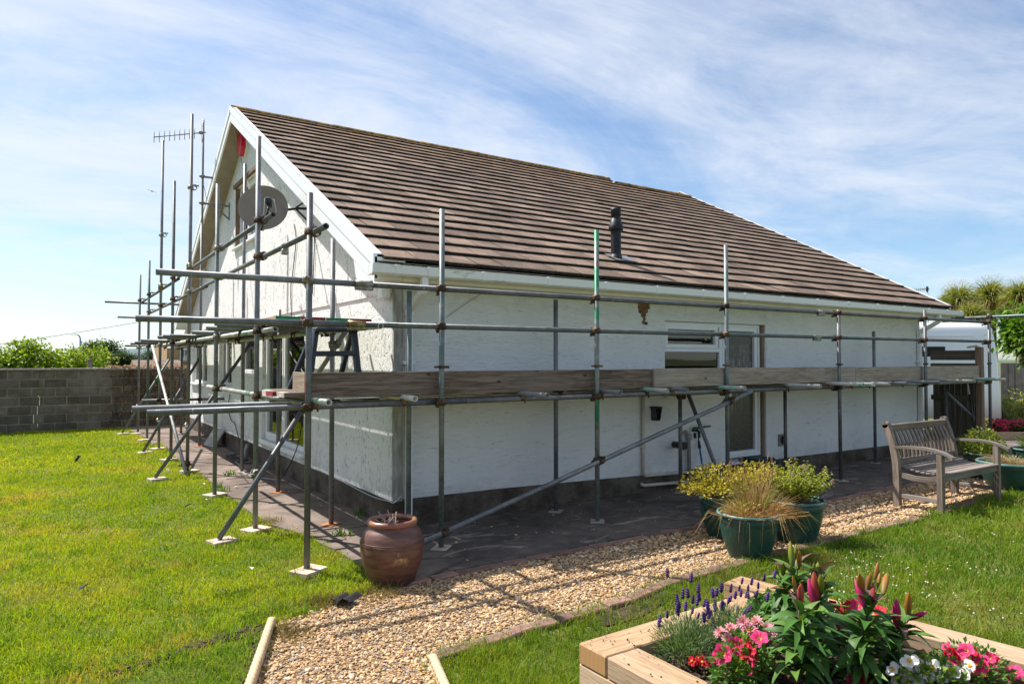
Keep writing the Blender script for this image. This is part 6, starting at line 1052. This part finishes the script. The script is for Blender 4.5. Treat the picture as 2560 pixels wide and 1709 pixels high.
def lavender(base_uv, spikes, label):
    base = Vector(G(*Z5(*base_uv), .225)); dep = depth_of(base); root = thing('lavender', base, label, 'lavender', 'lavender plants'); pts = []
    for x, y in spikes: p = Vector(DP(*Z5(x, y+36), dep+random.uniform(-.08, .08))); pts.append(p); d = (p-base); d = Vector((d.x*.4+random.gauss(0, .04), d.y*.4+random.gauss(0, .04), abs(d.z)+.1)).normalized(); place('flower_spike', random.choice(SPK), root, p-d*.004, p+d*random.uniform(.032, .052), .044, 1.02)
    n = 2600; d = unit(RNG.normal(0, 1, (n, 3))); d[:, 2] = np.abs(d[:, 2])*.9; rr = RNG.random((n, 1))**.5; P = np.array(base)+d*rr*np.array([.17, .16, .19]); fo = leaves(P, d+RNG.normal(0, .35, (n, 3))+np.array([0, 0, .45]), .040*RNG.uniform(.7, 1.4, n), .0042, vcol(n, (.085, .16, .055), (.21, .29, .14), .15), .08)
    part_np('foliage', join([fo, stalks(base+Vector((0, 0, .05)), pts,   .0034, (.08, .14, .05), (.15, .2, .09))]), 'leaf', root)
lavender((1260, 960), [(1090, 130), (1325, 185), (1395, 265), (1240, 350), (1190, 390), (1300, 340), (1410, 370), (1340, 400), (1385, 420), (1270, 470), (1195, 520), (1185, 490), (1085, 545), (1015, 590), (1000, 635), (1455, 430), (1390, 550), (1340, 500), (1500, 465), (1475, 520), (1505, 550), (1460, 590), (1365, 695), (1400, 290), (1210, 450)], 'lavender bush with purple spikes nearest the bed corner')
lavender((1700, 830), [(1570, 460), (1640, 470), (1580, 430), (1550, 340), (1580, 325), (1630, 285), (1725, 285), (1770, 350), (1830, 330), (1810, 270), (1880, 340), (1905, 270), (1935, 210), (2005, 250), (1840, 200), (2060, 170), (1720, 380), (1700, 400), (1715, 520), (1800, 500), (1850, 540), (1890, 490), (1550, 695), (1630, 610), (1565, 620), (2100, 340), (2090, 380), (1975, 340), (1570, 480), (1660, 440), (1910, 350), (2170, 140)], 'lavender bush with purple spikes in front of the sawn sleeper end')
b = thing('leafy_plant', Vector(G(1930, 1560, .225)), 'low leafy green plant behind the pink dahlias', 'plant'); part_np('foliage', mound((*b.location[:2], .225), (.16, .14, .16), 420, .05, .03, (.035, .11, .02), (.09, .20, .035)), 'leaf', b)
# --- plants in the tubs
def straw(base, n, h, spread, ca, cb, wid, droopers=0):
    a = RNG.uniform(0, 6.28, n); l = np.abs(RNG.normal(spread, spread*.5, n)); hh = h*RNG.uniform(.45, 1.1, n); o_ = np.stack([np.cos(a), np.sin(a), np.zeros(n)], 1); P0 = np.array(base)+o_*RNG.uniform(0, .10, (n, 1)); P1 = P0+o_*(l*.4)[:, None]+np.array([0, 0, 1])*(hh*.65)[:, None]; P2 = P0+o_*l[:, None]+np.array([0, 0, 1])*hh[:, None]
    if droopers: k = slice(0, droopers); P1[k] = P0[k]+o_[k]*.24+np.array([0, 0, .05]); P2[k] = P0[k]+o_[k]*RNG.uniform(.30, .42, (droopers, 1))+np.array([0, 0, -1])*RNG.uniform(.02, .24, (droopers, 1))
    return strips(P0, P1, P2, wid, vcol(n, ca, cb, .15))
t_ = thing('ornamental_grass', PF+Vector((0, 0, .325)), 'dry straw-coloured ornamental grass spilling from the front tub', 'grass'); c = np.array(PF)+np.array([.05, .0, .325])
part_np('blades', join([straw(c+np.array([dx_, dy_, 0]), n_, h_, s_, (.34, .17, .06), (.55, .36, .15), .0036, dr_) for dx_, dy_, n_, h_, s_, dr_ in ((.12, -.06, 420, .17, .16, 46), (-.02, .05, 240, .15, .14, 8), (-.14, -.08, 200, .12, .13, 16), (.02, -.14, 220, .10, .14, 10), (.16, .08, 160, .30, .13, 6))]+[straw(c+np.array([.12, .02, 0]), 70, .40, .12, (.28, .14, .06), (.42, .30, .12), .004), straw(c+np.array([.05, 0, 0]), 90, .32, .20, (.12, .18, .03), (.26, .27, .06), .005), mound(c+np.array([-.06, 0, .0]), (.24, .22, .10), 500, .05, .006, (.34, .20, .08), (.55, .38, .18), .1), mound(c+np.array([-.14, .0, .02]), (.16, .18, .14), 260, .034, .018, (.24, .22, .05), (.46, .38, .10), .1)]), 'straw', t_)
k = 46; a = RNG.uniform(0, 6.28, k); tp_ = c+np.stack([np.cos(a)*.20-.02, np.sin(a)*.16, RNG.uniform(.26, .46, k)], 1); part_np('seed_heads', leaves(tp_, RNG.normal(0, .15, (k, 3))+np.array([0, 0, 1]), .075, .012, vcol(k, (.24, .10, .05), (.38, .19, .09)), 0), 'straw', t_); part_np('stalks', stalks(c, tp_, .003, (.26, .15, .06), (.36, .24, .1)), 'straw', t_)
t_ = thing('yellow_shrub', PL+Vector((0, 0, .335)), 'yellow-leaved shrubby plant spreading out of the left tub', 'shrub'); c = np.array(PL)+np.array([.0, 0, .40]); part_np('foliage', join([mound(c+np.array([-.06, .02, .02]), (.40, .32, .24), 2000, .034, .022, (.26, .24, .025), (.52, .42, .08), .1, .3, .3), mound(c+np.array([.36, -.10, .07]), (.34, .24, .20), 1200, .034, .022, (.30, .26, .03), (.55, .44, .09), .1, .3, .3), mound(c+np.array([-.08, .0, -.05]), (.26, .26, .16), 260, .03, .02, (.12, .13, .02), (.25, .2, .05), .1)]), 'leaf', t_)
k = 50; a = RNG.uniform(0, 6.28, k); tp_ = c+np.stack([np.cos(a)*.22, np.sin(a)*.2, RNG.uniform(0.02, .18, k)], 1); part_np('stems', stalks(c-np.array([0, 0, .07]), tp_, .004, (.10, .06, .03), (.2, .13, .06)), 'straw', t_)
t_ = thing('mint', PR+Vector((0, 0, .335)), 'green flowering mint with pale pink tips in the right tub', 'herb'); c = np.array(PR)+np.array([0, 0, .335]); k = 150; a = RNG.uniform(0, 6.28, k); rr = RNG.random(k)**.5*.32; tp_ = c+np.stack([np.cos(a)*rr, np.sin(a)*rr, RNG.uniform(.22, .40, k)*(1.1-rr)], 1); data = [stalks(c, tp_, .004, (.10, .045, .03), (.20, .09, .05))]
for s_ in np.linspace(.35, 1.0, 11): q = c*(1-s_)+tp_*s_; data.append(leaves(np.repeat(q, 2, 0), RNG.normal(0, 1, (2*k, 3))*np.array([1, 1, .35]), .034, .016, vcol(2*k, (.12, .17, .012), (.40, .40, .05), .15), .25))
part_np('foliage', join(data), 'leaf', t_); kk = 26; part_np('flower_tips', leaves(np.repeat(tp_[:kk], 5, 0)+RNG.normal(0, .004, (kk*5, 3)), RNG.normal(0, .3, (kk*5, 3))+np.array([0, 0, 1]), .022, .009, vcol(kk*5, (.42, .22, .34), (.55, .36, .42)), 0), 'petal', t_, kind='stuff')
t_ = thing('variegated_shrub', QB+Vector((0, 0, .31)), 'bushy green and gold plant in the tub behind the bench arm', 'shrub'); c = np.array(QB)+np.array([0, 0, .33]); part_np('foliage', mound(c, (.30, .30, .36), 1300, .055, .026, (.08, .16, .02), (.30, .28, .05), .2), 'leaf', t_)
t_ = thing('dried_plant', QA+Vector((0, 0, .31)), 'sparse dried stems in the wide tub right of the bench', 'dead plant'); part_np('blades', join([straw(np.array(QA)+np.array([0, 0, .31]), 400, .12, .24, (.30, .2, .1), (.45, .34, .2), .004), mound(np.array(QA)+np.array([.1, .1, .31]), (.3, .3, .1), 200, .04, .02, (.14, .18, .04), (.3, .24, .08))]), 'straw', t_)
t_ = thing('spiky_plant', QC+Vector((0, 0, .31)), 'spiky green plant in the tub at the right edge', 'plant'); part_np('blades', straw(np.array(QC)+np.array([0, 0, .31]), 40, .24, .14, (.12, .22, .05), (.30, .36, .12), .028), 'leaf', t_)
# ================================================================== BEYOND THE GARDEN
def crown(c, rad, n, L, W, ca, cb, clumps, seed=0, hang=.15):
    """leaf clumps spread through the crown's volume, leaving gaps"""
    r = np.random.default_rng(seed); cc = unit(r.normal(0, 1, (clumps, 3)))*(r.random((clumps, 1))**.4); cc = np.array(c)+cc*np.array(rad)*.86; idx = r.integers(0, clumps, n); sg = np.array(rad)*.17; P = cc[idx]+r.normal(0, 1, (n, 3))*sg; dv = unit(P-np.array(c))+r.normal(0, .7, (n, 3))
    tone = (.78+.45*r.random(clumps))[idx][:, None]; col = np.clip(vcol(n, ca, cb, .14)*tone, 0, 1); return leaves(P, dv, L*RNG.uniform(.7, 1.3, n), W*RNG.uniform(.7, 1.3, n), col, hang)
def tree(base, h, rad, n, L, W, ca, cb, label, clumps=60, seed=0, name='tree', group=None, cat='tree', low=.5, tr_=.16):
    t_ = thing(name, base, label, cat, group); base = Vector(base); c = base+Vector((0, 0, h-rad[2])); b = MB(); b.path([base, base+Vector((.05, .02, h*.3)), c], tr_, 8, tr_*.4); rs = random.Random(seed)
    for k in range(6): a = rs.uniform(0, 6.28); b.path([base+Vector((0, 0, h*.3)), c+Vector((math.cos(a)*rad[0]*.5, math.sin(a)*rad[1]*.5, rs.uniform(-.2, .4)*rad[2]))], tr_*.35, 6, tr_*.1)
    b.build('trunk', 'bark', t_); part_np('crown', crown(c, rad, n, L, W, ca, cb, clumps, seed), 'leaf', t_); return t_
hd = thing('hedge', (-4.0, 21.6, 0), 'sunlit leafy green hedge behind the breeze-block wall', 'hedge'); parts = []
for k in range(30):
    x = -10.5+k*.39; parts.append(crown((x, 21.5+random.uniform(-.3, .3), 1.40+.08*math.sin(k*1.3)), (.55, .7, .66+(.12 if k % 5 == 0 else 0)), 1500, .10, .07, (.11, .21, .012), (.30, .38, .03), 34, k))
parts.append(crown((-4.5, 21.5, .6), (6.2, .6, .7), 2600, .11, .07, (.03, .08, .01), (.09, .15, .02), 120, 99)); k = 160; x = RNG.uniform(-9, .9, k); P0 = np.stack([x, RNG.uniform(21.2, 21.8, k), np.full(k, 1.6)], 1); P2 = P0+np.stack([RNG.normal(0, .12, k), RNG.normal(0, .1, k), RNG.uniform(.18, .55, k)*(.5+.5*np.sin(x*1.9)**2)], 1); parts.append(strips(P0, (P0+P2)/2, P2, .012, vcol(k, (.1, .16, .03), (.2, .24, .05)))); q = np.repeat(P2, 5, 0)+RNG.normal(0, .05, (k*5, 3)); parts.append(leaves(q, RNG.normal(0, 1, (k*5, 3)), .075, .05, vcol(k*5, (.1, .2, .02), (.26, .3, .05))))
part_np('foliage', join(parts), 'leaf', hd); b = MB()
for k in range(16): b.path([(-10+k*.72, 21.5, -.05), (-10+k*.72+.1, 21.5, 1.2)], .03, 6, .015)
b.build('stems', 'bark', hd)
sh2 = thing('hedge', (-11.0, 10, 0), 'green hedge beyond the left garden wall, seen only in window reflections', 'hedge'); part_np('foliage', join([crown((-11, 1+k*1.2, 1.2), (.9, 1.0, 1.1), 420, .13, .09, (.04, .10, .012), (.13, .19, .03), 22, 40+k) for k in range(16)]), 'leaf', sh2)
b = MB()
for k in range(10): b.path([(-11, 1+k*2, -.05), (-11, 1+k*2, 1.2)], .04, 6, .02)
b.build('stems', 'bark', sh2)
p = DP(225.5, 906, 17.5); b = MB(); b.box((p[0], p[1]+.2, .80), (.10, .10, 1.74), None, .008); solo('fence_post', b, 'fence_grey', Vector((p[0], p[1]+.2, 0)), 'brown stub of a post standing up behind the block wall', 'post')
p = DP(252, 908, 19.5); tree((p[0], p[1], -.05), 1.78, (.85, .6, .45), 700, .10, .06, (.14, .18, .04), (.34, .28, .12), 'pale dry bush right of the post behind the wall', 24, 5, 'bush', None, 'bush', tr_=.04)
def far_tree(u, v_top, half_u, depth, label, seed, dark=((.016, .042, .012), (.055, .105, .022)), group='dark trees beyond the wall'):
    b0 = DP(u, 925, depth); top = DP(u, v_top, depth)[2]; r_ = half_u/FPX*depth; zb_ = -.06; tree((b0[0], b0[1], zb_), top-zb_, (r_, r_*.9, (top-zb_)*.42), 11000, r_*.085, r_*.065, *dark, label, 110, seed, group=group, tr_=r_*.06)
far_tree(250, 852, 58, 70, 'largest dark round tree beyond the street lamp', 1); far_tree(308, 876, 34, 66, 'smaller dark tree right of the largest one', 2); far_tree(385, 872, 34, 60, 'dark tree seen between the scaffold poles', 3); far_tree(186, 884, 32, 85, 'low dark tree left of the street lamp', 4); far_tree(158, 890, 26, 88, 'low distant tree top at the end of the hedge', 6)
lp = DP(200, 905, 75); top = DP(200, 836, 75); ln = thing('street_lamp', (lp[0], lp[1], -.06), 'grey street lamp with a curved arm beyond the hedge', 'street lamp'); zt = top[2]; L_ = -Vector(rt); bs = Vector((lp[0], lp[1], 0)); b = MB(); b.path([bs+Vector((0, 0, -.06)), bs+Vector((0, 0, zt*.5)), bs+Vector((0, 0, zt-.5)), bs+L_*.08+Vector((0, 0, zt-.2)), bs+L_*.3+Vector((0, 0, zt)), bs+L_*.55+Vector((0, 0, zt+.04))], .09, 8, .06); b.build('column', 'lamp_grey', ln); b = MB(); b.bar(bs+L_*.5+Vector((0, 0, zt+.05)), bs+L_*1.05+Vector((0, 0, zt+.02)), .22, .10, bevel=.03); b.build('lantern', 'lamp_grey', ln)
a, c = Vector(DP(-260, 893, 34)), Vector(DP(417, 792, 40)); b = MB(); m_ = 14; b.path([a.lerp(c, i/m_)-Vector((0, 0, .25*4*(i/m_)*(1-i/m_)*.5)) for i in range(m_+1)], .014, 6); solo('overhead_wire', b, 'cable', a, 'thin black overhead wire crossing the sky at the left', 'wire')
b = MB(); b.tube((a.x, a.y, -.06), (a.x, a.y, a.z+.3), .11, 10, .08); solo('utility_pole', b, 'bark', Vector((a.x, a.y, -.06)), 'wooden utility pole carrying the overhead wire, left of the picture', 'pole')
nb = thing('neighbour_house', (*PY(417, 930, 40)[:2], -.06), 'buff rendered neighbouring house seen behind the scaffold', 'house'); x0 = PY(417, 900, 40)[0]; b = MB(); b.box((x0+4.5, 43, 1.35), (9, 6, 2.9)); b.build('wall', 'buff_brick', nb); zt = 4.1
b = MB(); b.prism([(39.6, 2.79), (46.4, 2.79), (43, 4.4)], lambda a, c, d: (d, a, c), x0+1.6, x0+9.3); b.build('roof', 'tile', nb); wz = [PY(460, v, 40)[2] for v in (899, 871)]; wx = [PY(u, 885, 40)[0] for u in (450, 471)]
b = MB(); b.box((sum(wx)/2, 39.98, sum(wz)/2), (wx[1]-wx[0], .10, wz[1]-wz[0]), None, .01); w_ = b.build('window', 'upvc', nb)
for s_ in (.28, .74): b = MB(); b.box((wx[0]+(wx[1]-wx[0])*s_, 39.92, sum(wz)/2), ((wx[1]-wx[0])*.36, .02, (wz[1]-wz[0])*.78)); b.build('pane', 'glass', w_)
b = MB(); b.box((sum(wx)/2, 39.93, wz[0]-.06), (wx[1]-wx[0]+.5, .2, .1)); b.build('sill', 'stone_grey', w_); b = MB(); b.bar((x0-.1, 39.94, 2.74), (x0+9.3, 39.94, 2.74), .05, .16); b.build('fascia', 'upvc', nb)
gr = thing('garage', (*PY(390, 925, 27)[:2], -.06), 'low tiled outbuilding roof just above the garden wall', 'outbuilding'); x0, x1 = PY(343, 915, 27)[0], PY(470, 915, 27)[0]; zt = PY(400, 903, 27)[2]; b = MB(); b.box(((x0+x1)/2, 29, .55), (x1-x0-.2, 3, 1.2)); b.build('wall', 'buff_brick', gr); b = MB(); b.prism([(26.9, 1.12), (31, 1.12), (29, zt+.05)], lambda a, c, d: (d, a, c), x0, x1); b.build('roof', 'tile', gr)
b = MB(); V = []; m_ = 90
for i in range(m_+1): a_ = R(-5+190*i/m_); r_ = 2300; h = 22+16*math.sin(i*.35)+9*math.sin(i*.9+1); V += [(r_*math.cos(a_), r_*math.sin(a_), -1), ((r_+500)*math.cos(a_), (r_+500)*math.sin(a_), h)]
b.add(V, [(i*2, i*2+2, i*2+3, i*2+1) for i in range(m_)], True); b.build('hills', 'hills', kind='structure')
# right-hand side: cordylines, bushes, far bed, fence
def cordyline(u, v, r_px, depth, label, seed, n=900):
    c = Vector(DP(u, v, depth)); r_ = r_px/FPX*depth; t_ = thing('cordyline', (c.x, c.y, -.06), label, 'palm', 'cordyline palms beyond the van'); b = MB(); b.path([(c.x, c.y, -.06), (c.x+.1, c.y, c.z*.5), tuple(c)], .13, 8, .10); b.build('trunk', 'bark', t_)
    r = np.random.default_rng(seed); d = unit(r.normal(0, 1, (n, 3))+np.array([0, 0, .15])); L = r_*r.uniform(.75, 1.1, (n, 1)); P0 = np.array(c)+d*.08; P1 = P0+d*L*.55; P2 = P0+d*L-np.array([0, 0, 1])*L*r.uniform(.05, .5, (n, 1)); top_ = (d[:, 2] > -.1)[:, None]; col = np.where(top_, vcol(n, (.12, .16, .035), (.36, .36, .10)), vcol(n, (.22, .15, .06), (.40, .28, .13))); part_np('leaves', strips(P0, P1, P2, r_*.050, col), 'leaf', t_)
    fl = 1500; dd = unit(r.normal(0, 1, (fl, 3))+np.array([0, 0, .5])); q = np.array(c)+dd*r_*r.uniform(.55, .95, (fl, 1))+np.array([0, 0, r_*.15]); part_np('flower_panicle', leaves(q, dd+r.normal(0, .6, (fl, 3)), r_*.10, r_*.012, vcol(fl, (.26, .19, .06), (.46, .36, .14)), .1), 'straw', t_)
cordyline(2398, 755, 52, 21, 'bushy cordyline palm just right of the roof end', 1); cordyline(2362, 770, 30, 24, 'partly hidden cordyline head touching the roof edge', 5); cordyline(2478, 748, 56, 22, 'bushy cordyline palm standing second from the roof end', 2); cordyline(2550, 745, 50, 21, 'cordyline palm at the right edge with an upright spear', 3); cordyline(2430, 790, 40, 20, 'low cordyline head between the two big ones', 4)
p = DP(2588, 870, 12.5); tree((p[0], p[1], -.02), 2.80, (.58, .60, .60), 2200, .12, .065, (.045, .13, .012), (.17, .29, .03), 'bright green broad-leaved bush at the right edge above the fence', 46, 9, 'bush', None, 'bush', tr_=.05)
p = DP(2572, 1060, 15.4); tree((p[0], p[1], -.02), 1.02, (.50, .5, .44), 1300, .09, .035, (.12, .17, .03), (.34, .32, .09), 'yellowish open shrub growing above the far pink flowers', 40, 11, 'shrub', None, 'shrub', tr_=.02)
p = DP(2512, 1040, 15.3); tree((p[0], p[1], -.02), .92, (.26, .3, .36), 600, .08, .03, (.10, .16, .03), (.30, .30, .08), 'thin yellow-green shrub beside the last scaffold pole', 30, 12, 'shrub', None, 'shrub', tr_=.02)
fn = thing('close_board_fence', (*DP(2545, 985, 16.2)[:2], -.02), 'grey weathered board fence at the far right', 'fence'); q0, q1 = Vector(DP(2512, 950, 16.2)), Vector(DP(2760, 950, 15.4)); 
for k in range(14): c = q0.lerp(q1, k/14); c.z = .78; b = MB(); b.box(c, (.165, .02, 1.60), Matrix.Rotation(math.atan2(q1.y-q0.y, q1.x-q0.x), 3, 'Z'), .003); b.build('board', 'fence_grey', fn)
fb_ = thing('far_raised_bed', (*G(2500, 1100)[:2], 0), 'low timber raised bed beyond the bench with bright pink flowers', 'raised bed'); a, c = Vector(G(2478, 1101)), Vector(G(2640, 1099.5)); dd = (c-a).normalized(); nn = Vector((-dd.y, dd.x, 0)); a.z = c.z = .085
b = MB(); b.bar(a, c, .12, .17, bevel=.006); b.build('sleeper', 'sleeper_x', fb_); b = MB(); b.bar(a+nn*.06, a+nn*1.2, .12, .17, bevel=.006); b.build('sleeper', 'sleeper_x', fb_); b = MB(); b.add([a+nn*.05+Vector((0, 0, .05)), c+nn*.05+Vector((0, 0, .05)), c+nn*1.2+Vector((0, 0, .05)), a+nn*1.2+Vector((0, 0, .05))], [(0, 1, 2, 3)]); b.build('soil', 'soil', fb_)
k = 9
for j in range(k):
    c_ = a.lerp(c, (j+.5)/k)+nn*random.uniform(.25, .5); c_.z = .13; t_ = thing('busy_lizzie', c_, 'cushion of cerise bedding flowers in the far raised bed', 'bedding flower', 'pink bedding flowers in the far bed'); part_np('foliage', mound(c_, (.16, .18, .22), 160, .06, .035, (.03, .10, .012), (.08, .18, .02)), 'leaf', t_); m_ = 46; d = unit(RNG.normal(0, 1, (m_, 3))); d[:, 2] = np.abs(d[:, 2]); P = np.array(c_)+d*np.array([.17, .19, .24]); part_np('flowers', join([leaves(P, RNG.normal(0, 1, (m_, 3))+d, .062, .055, vcol(m_, (.62, .008, .09), (.82, .10, .26)), 0), leaves(P, RNG.normal(0, 1, (m_, 3))+d, .055, .05, vcol(m_, (.62, .008, .09), (.82, .10, .26)), 0)]), 'petal', t_, kind='stuff')
# far aerial on a mast behind the roof
wy_ = 30.0; p = Vector(DP(2319, 730, wy_)); fa = thing('tv_aerial', (p.x, p.y, -.06), 'tiny distant television aerial above the right end of the roof', 'aerial'); zt = DP(2319, 718, wy_)[2]; b = MB(); b.tube((p.x, p.y, -.06), (p.x, p.y, zt), .025, 8); b.build('mast', 'galv_bracket', fa); a, c = Vector(DP(2281, 724, wy_)), Vector(DP(2324, 722, wy_)); b = MB(); b.tube(a, c, .016, 6); b.build('boom', 'galv_bracket', fa)
for k in range(7): q = a.lerp(c, k/7*.8); b = MB(); b.tube(q-Vector((0, 0, .09)), q+Vector((0, 0, .09)), .010, 5); b.build('element', 'galv_bracket', fa)
b = MB(); b.box(a.lerp(c, .86), (.08, .08, .22), None, .01); b.build('reflector', 'cast_iron', fa)
